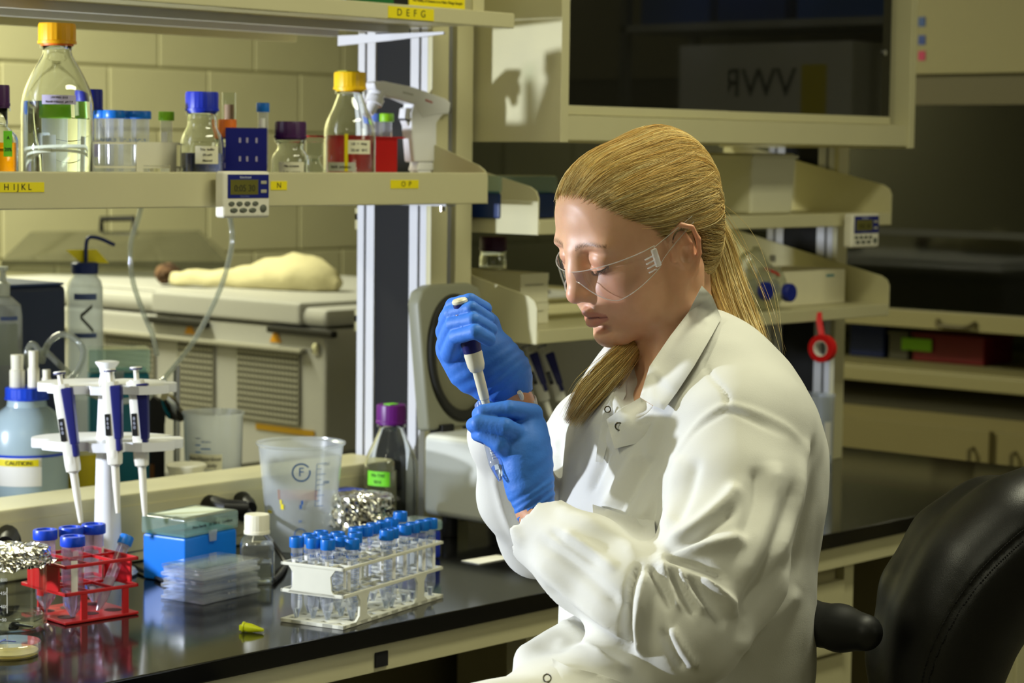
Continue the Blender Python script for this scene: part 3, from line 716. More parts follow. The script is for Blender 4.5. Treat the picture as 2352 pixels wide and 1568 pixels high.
pb = bottle('purple capped bottle standing on the white cartons under the shelf', (q[0]-.005, 2.905, zr2+h1+h2+.0018), .026, .062, DPURPLE, .0262, None, caph=.026, neck=.021)
pb.location.x = float(onY(1133, 560, 2.905)[0])
# tip boxes on the upper right shelf
def tipbox(label, loc, rz, L, W, H, cb, lidh, clear, group='pipette tip boxes'):
    t = thing('tip_box', label, 'tip box', loc, rz, group)
    box('box_body', 0, L, 0, W, 0, H-lidh, cb, t, bev=.004)
    box('tip_tray', .004, L-.004, .004, W-.004, H-lidh, H-lidh+.004, mat('tray_teal', (12, 120, 130), .5), t)
    l = box('lid', -.002, L+.002, -.002, W+.002, H-lidh+.0005, H, clear, t, bev=.004)
    prism('latch', [(-.009, 0), (-.007, -.017), (.007, -.017), (.009, 0)], -.0018, .0005, FROST, t, M=T(L*.5, -.0035, H-lidh+.006) @ RX(90))
    return t
TBLUE = mat('tipbox_blue', (6, 108, 208), .35); DTB = mat('tipbox_navy', (12, 42, 96), .4)
LIDC = thin('tipbox_lid', (216, 230, 226), .12, haze=.28, hazec=(200, 218, 214))
q = onY(1180, 508, 2.72); z1 = ZR1+.0006
tipbox('navy pipette tip box with a pale lid on the upper right shelf', (float(onY(1136, 500, 2.75)[0])+.012, 2.75, z1), 0, .155, .09, .078, DTB, .032, LIDC)
# white storage bin
a, b = onY(1718, 490, 2.70), onY(1820, 490, 2.70); hh = float(onY(1770, 352, 2.70)[2]-z1); wd = float(b[0]-a[0])
sb = thing('storage_bin', 'white plastic storage bin on the upper right shelf behind the head', 'bin', (a[0]-.002, 2.69, z1))
BIN = mat('bin_white', (206, 203, 176), .45)
bm = bmesh.new(); vs = add_box(bm, 0, wd, 0, .20, 0, min(hh, .125), .008, 3)
for v in vs:
    k = .94+.06*(v.co.z/.12); v.co.x = wd/2+(v.co.x-wd/2)*k; v.co.y = .10+(v.co.y-.10)*k
obj('bin_body', bm, BIN, sb); box('rim', -.003, wd+.003, -.003, .203, min(hh, .125)-.010, min(hh, .125)-.004, BIN, sb, bev=.002)
# white carton and bag on the lower right shelf
a, b = onY(1790, 700, 2.74), onY(1940, 700, 2.74); h_ = float(onY(1870, 621, 2.74)[2]-zr2)
lb = thing('long_carton', 'long white carton on the lower right shelf beside the plastic bag', 'carton', (a[0], 2.74, zr2)); wd = float(b[0]-a[0])
box('carton_body', 0, wd, 0, .16, 0, h_, cart((222, 216, 184)), lb, bev=.002)
box('teal_print', wd*.70, wd*.82, -.0008, -.0001, h_*.80, h_*.86, mat('teal_ink', (30, 130, 140), .6), lb)
# clear plastic bag with blue capped bottles
BAGM = thin('bag_film', (236, 238, 232), .18, haze=.30, hazec=(214, 212, 188), fres=1.45)
qb = onY(1760, 690, 2.70)
bag = thing('plastic_bag', 'crumpled clear plastic bag holding two blue capped bottles on the lower right shelf', 'bag', (qb[0], 2.715, zr2))
bm = bmesh.new(); bmesh.ops.create_icosphere(bm, subdivisions=4, radius=1.0)
from mathutils import noise as MN
for v in bm.verts:
    n = MN.noise(v.co*2.3)*.22+abs(MN.noise(v.co*5.1))*.20
    c = v.co*(1+n); v.co = Vector((c.x*.068, c.y*.036, max(.0005, .046+c.z*.050+(.03 if v.co.z > .5 and v.co.x < -.2 else 0))))
obj('bag_film', bm, BAGM, bag, ang=25)
for dx, dz in ((-.036, .042), (.045, .036)):
    lathe('blue_cap', [(0, 0), (.017, 0), (.019, .003), (.019, .014), (.017, .017), (0, .017)], mat('bag_blue', (18, 34, 128), .4), bag, n=24, M=T(dx, -.030, dz) @ RX(90))
    lathe('bottle_body', [(0, 0), (.012, 0), (.016, .01), (.016, .04), (0, .045)], FROST, bag, n=20, M=T(dx*.6, .02, dz) @ RX(70))
tube('red_strip', [(-.02, -.025, .087), (.012, -.03, .077), (.02, -.032, .072)], [(.003, .003), (.005, .002), (.003, .002)], RED, bag, n=8)
# dark shaped bracket behind the bag
ext2 = [(1790, 560), (1800, 552), (1822, 560), (1880, 585), (1905, 620), (1780, 622), (1775, 590)]
pts = [onY(x, y, 2.965) for x, y in ext2]
bm = bmesh.new(); f = [bm.verts.new((q[0], 2.96, q[2])) for q in pts]; g_ = [bm.verts.new((q[0], 2.975, q[2])) for q in pts]
bm.faces.new(f); bm.faces.new(g_[::-1])
for i in range(len(f)): bm.faces.new((f[i], g_[i], g_[(i+1) % len(f)], f[(i+1) % len(f)]))
for v in bm.verts:
    if v.co.z < zr2+.12 and v.co.z < min(q[2] for q in pts)+.004: v.co.z = zr2
tag(obj('acrylic_shield', bm, thin('smoky_acrylic', (190, 190, 190), .1, haze=.3, hazec=(120, 118, 112))), 'clear acrylic shield behind the plastic bag on the lower right shelf', 'shield')
# roll of red tape hanging from the shelf front
q = onY(1891, 800, SF-.018)
tp = thing('tape_roll', 'roll of red tape hanging by its loose end from the shelf edge', 'tape roll', (q[0], SF-.016, q[2]))
def ringp(r0, r1, h): return [(r0, 0), (r1, 0), (r1, h), (r0, h), (r0, 0)]
REDT = mat('red_tape', (214, 14, 20), .45)
lathe('tape_winding', ringp(.0165, .0285, .019), REDT, tp, n=40, cap0=False, cap1=False, M=RZ(-84) @ RX(90) @ T(0, 0, -.0095))
lathe('core', ringp(.0148, .0164, .0188), PAPER, tp, n=40, cap0=False, cap1=False, M=RZ(-84) @ RX(90) @ T(0, 0, -.0094))
zt2 = float(onY(1891, 716, SF-.004)[2]-q[2])
tube('loose_end', [(-.004, .0, .027), (-.003, .004, .040), (-.001, .0085, zt2*.72), (.001, .012, zt2)], [(.0006, .0065)]*4, REDT, tp, n=8)
# ================================================================ things on the bench
bz = BZ+.0006
# white 15 ml tube rack ------------------------------------------------------
RN = onz(788, 1447, BZ); RL, RW, RA = .272, .107, 12.95
RKW = mat('rack_white', (214, 213, 196), .45, noise=.04, nscale=25)
wr = thing('tube_rack', 'white plastic tube rack at the bench edge filled with azure capped tubes', 'rack', (RN[0], RN[1], bz), RA)
bm = bmesh.new()                        # base plate built as bars round square holes
nx, ny = 10, 4; px_, py_ = RL/nx, RW/ny
for i in range(nx+1): add_box(bm, max(0, i*px_-.0085), min(RL, i*px_+.0085), 0, RW, 0, .005)
for j in range(ny+1): add_box(bm, 0, RL, max(0, j*py_-.0085), min(RW, j*py_+.0085), .0002, .0048)
obj('base_plate', bm, RKW, wr)
for nm, z, th in (('middle_tier', .043, .005), ('top_tier', .082, .0045)):
    bm = bmesh.new()
    for y in (0, RW-.004): add_box(bm, 0, RL, y, y+.004, z, z+th, .0008)
    for x in (0, RL-.004): add_box(bm, x, x+.004, 0, RW, z, z+th, .0008)
    obj(nm, bm, RKW, wr)
    for i in range(1, nx): box('cross_bar', i*px_-.001, i*px_+.001, .004, RW-.004, z+.0005, z+th-.0005, RKW, wr)
    for j in range(1, ny): box('long_bar', .004, RL-.004, j*py_-.001, j*py_+.001, z+.0008, z+th-.0008, RKW, wr)
def plate(name, poly, axis, off, th):
    M = Matrix(((0, 0, 1, 0), (1, 0, 0, 0), (0, 1, 0, 0), (0, 0, 0, 1))) if axis == 'x' else Matrix(((1, 0, 0, 0), (0, 0, -1, 0), (0, 1, 0, 0), (0, 0, 0, 1)))
    return prism(name, poly, 0, th, RKW, wr, M=(T(off, 0, 0) if axis == 'x' else T(0, off, 0)) @ M)
endp = [(.012, .043), (.020, .052), (.022, .072), (.014, .082), (RW-.014, .082), (RW-.022, .072), (RW-.020, .052), (RW-.012, .043)]
plate('end_plate', endp, 'x', 0, .003); plate('end_plate', endp, 'x', RL-.003, .003)
for x in (.05, .205):
    lg = [(x-.018, .004), (x-.008, .012), (x-.006, .034), (x-.013, .044), (x+.02, .044), (x+.012, .034), (x+.012, .012), (x+.024, .004)]
    plate('leg', lg, 'y', .0035, .0035); plate('leg', lg, 'y', RW, .0035)
box('centre_post', RL*.46, RL*.46+.008, RW*.5-.0015, RW*.5+.0015, .048, .082, RKW, wr)
p15 = make_tube('azure capped 15 ml conical tube in the white bench rack', .0080, .119, .0215, .0026, .0107, .0145, SKYCAP, liquid=WATER, lvl=.13, marks=(.03, .088, 22, CAMDEG+18), writing=('FALCON', .0062, CAMDEG-6, .094), sticker=(CAMDEG-45, CAMDEG-8, .045, .088), group='azure capped tubes in the white bench rack')
capsA = [(.018, .0915), (.050, .0915), (.024, .067), (.079, .0915), (.055, .067), (.024, .0425), (.084, .066), (.057, .0415), (.047, .0165), (.132, .0665), (.094, .0425), (.150, .060), (.176, .064), (.202, .063), (.230, .066), (.257, .068), (.138, .0165), (.155, .0185), (.190, .0185), (.214, .0185), (.238, .0175), (.258, .0150)]
ca, sa = math.cos(R_(RA)), math.sin(R_(RA))
where = {0: 'azure capped tube at the left back corner of the white rack', 8: 'azure capped tube at the near corner of the white rack', 15: 'tallest azure capped tube at the far back of the white rack', 21: 'azure capped tube at the right end of the white rack, front row'}
for i, (a, b) in enumerate(capsA):
    loc = (RN[0]+a*ca-b*sa, RN[1]+a*sa+b*ca, bz+.0015+(.006 if i == 15 else 0)); rz = [0, -8, 60, 0, 30, 25, -40, 70, 0, 20, 100, 40, -70, 15, 60, 0, -20, 55, 35, 90, 50, 70][i]
    row = min(3, int(b/.0255)); order = sorted([k for k, (a2, b2) in enumerate(capsA) if min(3, int(b2/.0255)) == row], key=lambda k: capsA[k][0]).index(i)
    lab = where.get(i, 'azure capped tube in the white bench rack, %s row, %s from the left' % (('front', 'second', 'third', 'back')[row], ('first', 'second', 'third', 'fourth', 'fifth', 'sixth', 'seventh', 'eighth', 'ninth', 'tenth', 'eleventh', 'twelfth')[order]))
    if i == 0: p15.location = loc; p15.rotation_euler = (0, 0, R_(rz)); p15['label'] = lab
    else: dup(p15, loc, rz, lab)
# red rack -------------------------------------------------------------------
AN, AL, AR = onz(150, 1437, BZ), onz(65, 1404, BZ), onz(316, 1411, BZ)
ang = math.degrees(math.atan2(AR[1]-AN[1], AR[0]-AN[0])); LX = .123; LYr = .118; HR = .083
r2 = thing('red_rack', 'red plastic rack on the bench holding royal blue capped tubes', 'rack', (AN[0], AN[1], bz), ang)
bm = bmesh.new(); add_box(bm, 0, LX, 0, LYr, 0, .004, .001); obj('base_plate', bm, RED, r2)
for i in range(3):
    for j in range(2): lathe('base_hole', [(.013, 0), (0, 0)], mat('hole_dark', (60, 4, 8), .6), r2, n=20, cap0=False, M=T(.022+i*.039, .032+j*.055, .0042))
for nm, z in (('middle_tier', .040), ('top_tier', .079)):
    bm = bmesh.new()
    for y in (0, LYr-.004): add_box(bm, 0, LX, y, y+.004, z, z+.005, .001)
    for x in (0, LX-.004): add_box(bm, x, x+.004, 0, LYr, z, z+.005, .001)
    obj(nm, bm, RED, r2)
    for x in (LX*.34, LX*.67): box('cross_bar', x-.0015, x+.0015, .004, LYr-.004, z+.0005, z+.0045, RED, r2)
    box('long_bar', .004, LX-.004, LYr*.5-.0015, LYr*.5+.0015, z+.0007, z+.0043, RED, r2)
for x in (0, LX-.003): box('side_panel', x, x+.003, .018, LYr-.018, .042, .079, RED, r2)
for x in (LX*.12+.012, LX*.78):
    for y in (.0005, LYr-.0035): box('leg', x, x+.010, y, y+.003, .004, .041, RED, r2)
PINKT = thin('pinkish_tube', (238, 228, 240), .12, haze=.16, hazec=(222, 206, 226))
t50 = make_tube('royal blue capped 50 ml tube at the front of the red rack', .0143, .116, .0185, .0045, .0176, .0140, BLUECAP, liquid=WATER, lvl=.30, sticker=(CAMDEG+2, CAMDEG+38, .035, .083), group='royal blue capped tubes in the red bench rack', body=PINKT)
for k, (px, py, lab) in enumerate([(167, 1232, None), (104, 1217, 'royal blue capped 50 ml tube at the left of the red rack'), (163, 1211, 'royal blue capped 50 ml tube at the back of the red rack, middle'), (215, 1204, 'royal blue capped 50 ml tube at the back right of the red rack')]):
    q = onz(px, py, bz+.004+.116)
    if k == 0: place(t50, (q[0], q[1], bz+.005))
    else:
        o = dup(t50, (q[0], q[1], bz+.005), -60+40*k, lab)
        if k == 1:
            l = band('red_label', RED, .0143, CAMDEG-20, CAMDEG+22, .022, .038, o, off=.0012)
tl = make_tube('azure capped tube leaning in the right corner of the red rack', .0080, .119, .0215, .0026, .0107, .0145, SKYCAP, liquid=MILK, lvl=.45, sticker=(CAMDEG-30, CAMDEG+20, .055, .085), body=PINKT)
top, bot = onz(296, 1222, bz+.110), None
bl = np.array([AN[0]+.078*math.cos(R_(ang)), AN[1]+.078*math.sin(R_(ang))+.035, bz+.005]); tt_ = np.array([top[0], top[1], top[2]])
dv = Vector(tt_-bl).normalized(); tl.rotation_mode = 'QUATERNION'; tl.rotation_quaternion = dv.to_track_quat('Z', 'X'); tl.location = bl
# foil covered beaker ----------------------------------------------------------
def crumple_foil(name, Rt, h, skirt, parent, seed=0, dome=.0, m=FOIL, z0=0.):
    bm = bmesh.new(); n = 84; prof = [(0, h)]+[(Rt*k/8, h) for k in range(1, 8)]+[(Rt*.985, h-.0005), (Rt*1.03, h-.005)]+[(Rt*(1.035+.11*(k/9)**2.2), h-.005-(skirt-.005)*k/9) for k in range(1, 10)]
    rings = []; rg_ = random.Random(seed)
    for k, (r, z) in enumerate(prof):
        if r == 0: rings.append([bm.verts.new((0, 0, z+z0))]); continue
        rg = []
        for i in range(n):
            a = 2*math.pi*(i+.5*(k % 2))/n; v = Vector((r/Rt*math.cos(a)*1.2, r/Rt*math.sin(a)*1.2, k*.16+seed))
            f = MN.noise(v*2.6)*.5+abs(MN.noise(v*5.5))*.8-.3+MN.noise(v*11)*.45+rg_.uniform(-.12, .12)
            top = k < 9; amp = .0032 if top else .0036+.00035*(k-9)
            dr = 0 if top else f*amp*1.25; dz = f*amp if top else f*amp*.5
            if k >= len(prof)-2: dz += MN.noise(v*4.7)*.008
            rg.append(bm.verts.new(((r+dr)*math.cos(a), (r+dr)*math.sin(a), z+z0+dz)))
        rings.append(rg)
    for a_, b_ in zip(rings, rings[1:]):
        for i in range(n):
            j = (i+1) % n
            if len(a_) == 1: bm.faces.new((a_[0], b_[i], b_[j]))
            else: bm.faces.new((a_[i], b_[i], b_[j])); bm.faces.new((a_[i], b_[j], a_[j]))
    return obj(name, bm, m, parent, ang=9)
q = onz(28, 1438, BZ)
fb_ = thing('foil_beaker', 'glass beaker with white graduations covered in crumpled aluminium foil', 'beaker', (q[0], q[1], bz))
BR, BH = .0485, .108
lathe('glass_wall', [(0, .0015), (BR*.9, 0), (BR, .006), (BR, BH-.006), (BR+.002, BH)], GLASS, fb_, n=48, cap1=False)
crumple_foil('foil_cover', BR+.003, BH+.004, .022, fb_, 3)
lathe('liquid', [(0, .003), (BR*.9, .003), (BR-.003, .008), (BR-.003, .020), (0, .020)], WATER, fb_, n=40)
WI = mat('white_print', (228, 228, 224), .6)
scl = [(.074, '200'), (.0555, '150'), (.037, '100'), (.0185, '50')]; a0 = CAMDEG-10
bm = bmesh.new()
def mark(aa, ab, z, hz_=.0007, r=BR+.0004):
    n = 5; vv = []
    for i in range(n+1):
        a = R_(aa+(ab-aa)*i/n); vv.append((bm.verts.new((r*math.cos(a), r*math.sin(a), z)), bm.verts.new((r*math.cos(a), r*math.sin(a), z+hz_))))
    for c_, d_2 in zip(vv, vv[1:]): bm.faces.new((c_[0], d_2[0], d_2[1], c_[1]))
for z, s in scl: mark(a0-6, a0+6, z)
for z in (.065, .046, .028): mark(a0-3, a0+3, z)
mark(a0-.5, a0+.5, .011, .064)
mark(a0+14, a0+15.5, .028, .036)
o = obj('graduation_marks', bm, WI, fb_); o['kind'] = 'stuff'
for z, s in scl: wrap_text('lettering', s, .0062, WI, BR+.0004, a0+10, z+.0003, fb_)
# petri dish ------------------------------------------------------------------
q = onz(22, 1503, BZ)
pd = thing('petri_dish', 'petri dish with pale yellow agar at the left edge of the bench', 'petri dish', (q[0], q[1], bz)); r = .0395
lathe('dish', [(0, .001), (r*.97, 0), (r*.97, .013)], CLEARP, pd, n=48, cap1=False)
lathe('agar', [(0, .0018), (r*.95, .0018), (r*.95, .006), (0, .006)], mat('agar', (222, 204, 110), .3, trans=.5), pd, n=40)
lathe('lid', [(r*1.04, .005), (r*1.04, .0165), (r*1.02, .0175), (0, .0175)], CLEARP, pd, n=48, cap0=False)
text('lettering', 'T', .03, mat('blue_marker', (40, 60, 130), .6), T(0, 0, .0178) @ RZ(30), pd)
# tip box ---------------------------------------------------------------------
tN, tL, tR = onz(425, 1343, BZ), onz(334, 1327, BZ), onz(546, 1315, BZ)
ang2 = math.degrees(math.atan2(tR[1]-tN[1], tR[0]-tN[0]))
tb = tipbox('bright blue pipette tip box with a translucent lid on the bench', (tN[0], tN[1], bz), ang2, .124, .087, .101, TBLUE, .030, LIDC)
text('lettering', 'Non-Sterile   10-200 ul   Certified', .0068, INK, T(.062, -.0026, .0865) @ FRONT, tb)
box('label_sheet', .012, .112, .012, .075, .1012, .1014, mat('pale_green_label', (196, 206, 186), .7), tb)
# microplates -------------------------------------------------------------------
mN, mR = onz(467, 1390, BZ), onz(630, 1352, BZ); ang3 = math.degrees(math.atan2(mR[1]-mN[1], mR[0]-mN[0]))
PLATEM = thin('plate_polystyrene', (250, 251, 252), .06, haze=.24, hazec=(244, 246, 248), fres=1.6)
def microplate(label, z):
    t = thing('microplate', label, 'microplate', (mN[0], mN[1], z), ang3, 'clear well plates stacked on the bench'); L_, W_ = .1275, .0855
    box('skirt', 0, L_, 0, W_, 0, .005, PLATEM, t, bev=.001)
    box('well_block', .003, L_-.003, .003, W_-.003, .005, .0135, PLATEM, t, bev=.001)
    box('lid', .0008, L_-.0008, .0008, W_-.0008, .0112, .0172, CLEARP, t, bev=.001)
    bm = bmesh.new()
    for i in range(12):
        for j in range(8): add_lathe(bm, [(.0034, 0), (.0034, .0012), (.0026, .0012)], 10, T(.0145+i*.009, .0115+j*.009, .0134), cap0=False, cap1=False)
    o = obj('wells', bm, CLEARP, t); o['kind'] = 'stuff'
    text('lettering', '96 WELL', .0055, mat('grey_print', (150, 150, 150), .6), T(.064, -.0003, .009) @ FRONT, t)
    return t
microplate('bottom clear microplate of the stack of three', bz); microplate('middle clear microplate of the stack of three', bz+.0176); microplate('top clear microplate of the stack of three, wells showing', bz+.0352)
# yellow microtube ----------------------------------------------------------------
q = onz(578, 1452, BZ)
yt = thing('microtube', 'small yellow microtube lying on the black bench top', 'microtube', (q[0], q[1], bz+.0052), 30)
YT = mat('yellow_microtube', (196, 200, 20), .3, trans=.35)
lathe('tube_wall', [(0, 0), (.0015, .0005), (.0022, .003), (.0050, .015), (.0052, .022), (.0058, .0225), (.0058, .0245), (0, .0245)], YT, yt, n=18, M=T(0, -.012, -.001) @ RX(-84) @ T(0, 0, -.006) @ Matrix.Scale(1.28, 4))
box('hinge', -.0028, .0028, .0125, .0175, -.003, .004, YT, yt)
# small media bottle with white cap ------------------------------------------------
q = onz(590, 1338, BZ)
wb2 = thing('media_bottle', 'small square clear bottle with an ivory cap and label beside the tip box', 'bottle', (q[0], q[1], bz), -40)
bm = bmesh.new(); add_box(bm, -.026, .026, -.026, .026, 0, .062, .006, 3); obj('bottle_wall', bm, CLEARP, wb2)
lathe('shoulder', [(.0255, .061), (.024, .068), (.0185, .0745), (.0175, .079)], CLEARP, wb2, n=32, cap0=False, cap1=False)
ribbed_cap('cap', .0198, .030, IVORY, wb2, .077)
box('liquid', -.0235, .0235, -.0235, .0235, .003, .034, WATER, wb2, bev=.004)
box('label', .0262, .0265, -.016, .016, .010, .05, LBL, wb2)
# large plastic beaker ----------------------------------------------------------------
q = onz(690, 1258, BZ)
bkT = float(np.linalg.norm((P(690, 1005, 1.0)-CAM)))
bk = thing('plastic_beaker', 'large frosted plastic beaker with blue markings and a round F emblem', 'beaker', (q[0], q[1], bz))
dB = float((np.array(q)-CAM) @ cF); hB = (1258-1012)/FPX*dB*.995; r0, r1 = .0545, .0735
BKM = thin('beaker_polypropylene', (226, 231, 236), .22, haze=.46, hazec=(228, 233, 238))
lathe('beaker_wall', [(0, .002), (r0*.96, 0), (r0, .006), (r1*.97, hB-.006), (r1+.0015, hB-.003), (r1+.002, hB), (r1-.001, hB)], BKM, bk, n=56, cap1=False)
rad = lambda z: np.interp(z, [0, hB], [r0, r1])
bp_ = BLUEINK
aF = CAMDEG+6
def arc_mark(name, z, rr_, th, parent, a_start, a_end, az, m):
    bm = bmesh.new(); vv = []
    for i in range(33):
        a = R_(a_start+(a_end-a_start)*i/32)
        for r_ in (rr_-th/2, rr_+th/2):
            u_, w_ = r_*math.cos(a), r_*math.sin(a); zz = z+w_; R0 = rad(zz)+.0006; A = R_(az)+u_/R0
            vv.append(bm.verts.new((R0*math.cos(A), R0*math.sin(A), zz)))
    for i in range(32): bm.faces.new((vv[2*i], vv[2*i+2], vv[2*i+3], vv[2*i+1]))
    return obj(name, bm, m, parent)
zF = hB*.765
em = arc_mark('emblem', zF, .0145, .0026, bk, 35, 375, aF, bp_)
wrap_text('lettering', 'F', .021, bp_, rad(zF)+.0006, aF, zF, em)
bm = bmesh.new()
def flat_mark(az0, az1, z0, z1):
    vs = []
    for az, z in ((az0, z0), (az1, z0), (az1, z1), (az0, z1)):
        R0 = rad(z)+.0006; vs.append(bm.verts.new((R0*math.cos(R_(az)), R0*math.sin(R_(az)), z)))
    bm.faces.new(vs)
flat_mark(CAMDEG+27, CAMDEG+27.8, hB*.44, hB*.84)
for i in range(9): z = hB*(.44+.05*i); flat_mark(CAMDEG+28, CAMDEG+(42 if i % 2 == 0 else 35), z, z+.0008)
o = obj('graduation_marks', bm, bp_, bk); o['kind'] = 'stuff'
for i, s in enumerate(('1000', '1500')): wrap_text('lettering', s, .007, bp_, rad(hB*.65)+.0006, CAMDEG+44, hB*(.66+.17*i), bk)
bm = bmesh.new(); flat_mark(CAMDEG-30, CAMDEG+30, hB*.50, hB*.595); obj('pink_tape', bm, thin('pink_tape', (240, 214, 204), .3, haze=.35, hazec=(236, 190, 172)), bk)
bm = bmesh.new(); flat_mark(CAMDEG-27, CAMDEG-24, hB*.46, hB*.50); flat_mark(CAMDEG-26, CAMDEG-21, hB*.41, hB*.46); obj('yellow_mark', bm, YTAPE, bk)
bm = bmesh.new(); flat_mark(CAMDEG-56, CAMDEG-45, hB*.36, hB*.385); obj('yellow_mark', bm, YTAPE, bk)
bm = bmesh.new(); flat_mark(CAMDEG+6, CAMDEG+9, hB*.46, hB*.50); flat_mark(CAMDEG+4, CAMDEG+7, hB*.42, hB*.46); obj('blue_chevron', bm, bp_, bk)
arc_mark('recycling_emblem', hB*.18, .0095, .0016, bk, 90, 450, CAMDEG+5, bp_)
wrap_text('lettering', 'PP', .006, bp_, rad(hB*.29)+.0006, CAMDEG+5, hB*.30, bk)
# foil covered flask behind the rack -----------------------------------------------------
q = onz(832, 1262, BZ)
ff = thing('foil_flask', 'wide flask capped with crumpled shiny aluminium foil behind the tube rack', 'flask', (q[0], q[1], bz))
lathe('glass_wall', [(0, .001), (.048, 0), (.052, .005), (.052, .05), (.050, .085)], GLASS, ff, n=40, cap1=False)
crumple_foil('foil_cover', .0505, .094, .052, ff, 11)
# purple capped bottle on the bench -----------------------------------------------------
q = onz(897, 1214, BZ)
pb2 = bottle('clear glass bottle with a bright purple cap and green tape on the bench', (q[0], q[1], bz), .0485, .222, PURPLE, .0268, None, caph=.033)
l = tape(pb2, .0485, -26, .046, .082, .108, GTAPE, lines=['10x TAE', '9/14'], size=.008)
box('tape_tab', -.012, .010, -.008, .008, .222, .2235, GTAPE, pb2)
# hot plate stirrer behind the bottle ----------------------------------------------------
q = onz(905, 1196, BZ)
hp_ = thing('stirrer_plate', 'small white and blue bench stirrer with a red light beside the purple capped bottle', 'stirrer', (2.61, 2.787, bz), 0)
box('housing', 0, .115, 0, .075, .0, .050, WHITEP, hp_, bev=.005)
box('top_plate', .002, .113, .003, .072, .050, .080, mat('stirrer_blue', (22, 54, 160), .4), hp_, bev=.005)
box('display', .05, .085, -.0012, 0, .030, .044, BLACK, hp_); box('badge', .09, .112, -.0012, 0, .030, .042, mat('lilac_badge', (120, 112, 160), .5), hp_)
lathe('indicator_light', [(.0026, 0), (.0026, .0015), (0, .002)], mat('red_led', (255, 40, 40), .4, emit=2.2), hp_, n=12, M=T(.1, 0, .016) @ RX(90))
# small tip box and paper by the rack
q = onz(1004, 1290, BZ)
tipbox('dark blue tip box with a pale green lid behind the tube rack', (q[0]-.03, q[1]+.02, bz), 0, .06, .06, .064, mat('tipbox_royal', (14, 40, 150), .4), .018, LIDC)
q = onz(1015, 1284, BZ); 
pp = prism('paper_sheet', [(0, 0), (.07, .0), (.085, .012), (.08, .035), (0, .04)], 0, .0008, PAPER, None, M=T(2.655, 2.475, bz)); tag(pp, 'scrap of white paper lying beside the tube rack', 'paper')
tb2 = bpy.data.objects
# cables ----------------------------------------------------------------------------------
def on_bench(px, py, dz=.0048): q = onz(px, py, BZ+dz); return tuple(q)
CABLE = mat('black_cable', (16, 16, 17), .5)
pc = thing('power_cord', 'black power cord with plug running from the raceway across the bench', 'cord', (0, 0, 0))
tube('cable', spline([tuple(onY(243, 1243, LY-.04)), on_bench(285, 1285, .012), on_bench(330, 1312), on_bench(385, 1338)], 6), .003, CABLE, pc)
tube('plug', [tuple(onY(226, 1234, LY-.004)), tuple(onY(240, 1242, LY-.045))], [.011, .007], BLACK, pc, n=12)
pc2 = thing('power_cord', 'thick black plugs and cords at the raceway behind the tip box', 'cord', (0, 0, 0))
tube('plug', [tuple(onY(480, 1160, LY-.006)), tuple(onY(520, 1168, LY-.05)), tuple(onY(565, 1166, LY-.06))], [.018, .016, .012], BLACK, pc2, n=14)
tube('plug', [tuple(onY(555, 1150, LY-.006)), tuple(onY(575, 1168, LY-.045))], [.017, .012], BLACK, pc2, n=14)
tube('cable', spline([tuple(onY(565, 1166, LY-.06)), tuple(onY(590, 1200, LY-.10)), on_bench(652, 1285, .006), on_bench(650, 1310), on_bench(628, 1334)], 6), .004, CABLE, pc2)
pc3 = thing('power_cord', 'black plug in the raceway behind the foil covered beaker', 'cord', (0, 0, 0))
tube('plug', [tuple(onY(16, 1232, LY-.004)), tuple(onY(12, 1250, LY-.045))], [.019, .013], BLACK, pc3, n=14)
tube('cable', spline([tuple(onY(12, 1250, LY-.045)), tuple(onY(2, 1290, LY-.08)), tuple(onY(-40, 1330, LY-.10))], 6), .004, CABLE, pc3)

# ================================================================ pipette stand with three pipettes
SY = 2.822
sc = onY(247, 1060, SY)
ps = thing('pipette_stand', 'white pipette carousel stand in front of the raceway', 'pipette stand', (sc[0], SY, bz))
SW = mat('stand_white', (228, 229, 232), .3)
zz = lambda py: float(onY(247, py, SY)[2]-bz)
lathe('column', [(.028, .010), (.0245, .02), (.0215, .05), (.017, zz(1010)), (.0135, zz(900)), (.0125, zz(870))], SW, ps, n=28)
lathe('foot', [(0, 0), (.045, 0), (.047, .003), (.043, .009), (.028, .013), (0, .013)], SW, ps, n=40)
lathe('handle_knob', [(.0125, zz(872)), (.0105, zz(858)), (.0125, zz(845)), (.0185, zz(833)), (.0185, zz(830)), (.014, zz(829)), (0, zz(834))], SW, ps, n=28)
hR = np.array([math.sin(YAW), -math.cos(YAW)]); hF = np.array([math.cos(YAW), math.sin(YAW)])
def disc(name, z, rx, th, px_left, px_right, slots):
    t_ = bmesh.new(); n = 72
    pts = []
    for i in range(n):
        a = 2*math.pi*i/n; k = 1.0
        for s_ in slots:
            d = (math.degrees(a)-s_+180) % 360-180
            if abs(d) < 7: k = min(k, .80+.2*(abs(d)/7)**2)
        ca_, sa_ = rx*k*math.cos(a), rx*k*math.sin(a); u_, w_ = ca_*hR[0]+sa_*hR[1], ca_*hF[0]+sa_*hF[1]
        w_ *= .62; pts.append((u_*hR[0]+w_*hF[0], u_*hR[1]+w_*hF[1]))
    add_prism(t_, pts, z-th, z, None)
    return obj(name, t_, SW, ps)
dU, dL = zz(878), zz(1005)
slots = [CAMDEG-62, CAMDEG-14, CAMDEG+24, CAMDEG+75, CAMDEG+120, CAMDEG+180]
dst = float((np.array(sc)-CAM) @ cF)
rU = (390-66)/2/FPX*dst*.98; rL = (420-66)/2/FPX*dst*.98
disc('upper_carousel', dU, rU, .013, 0, 0, slots); disc('lower_carousel', dL, rL, .014, 0, 0, slots)
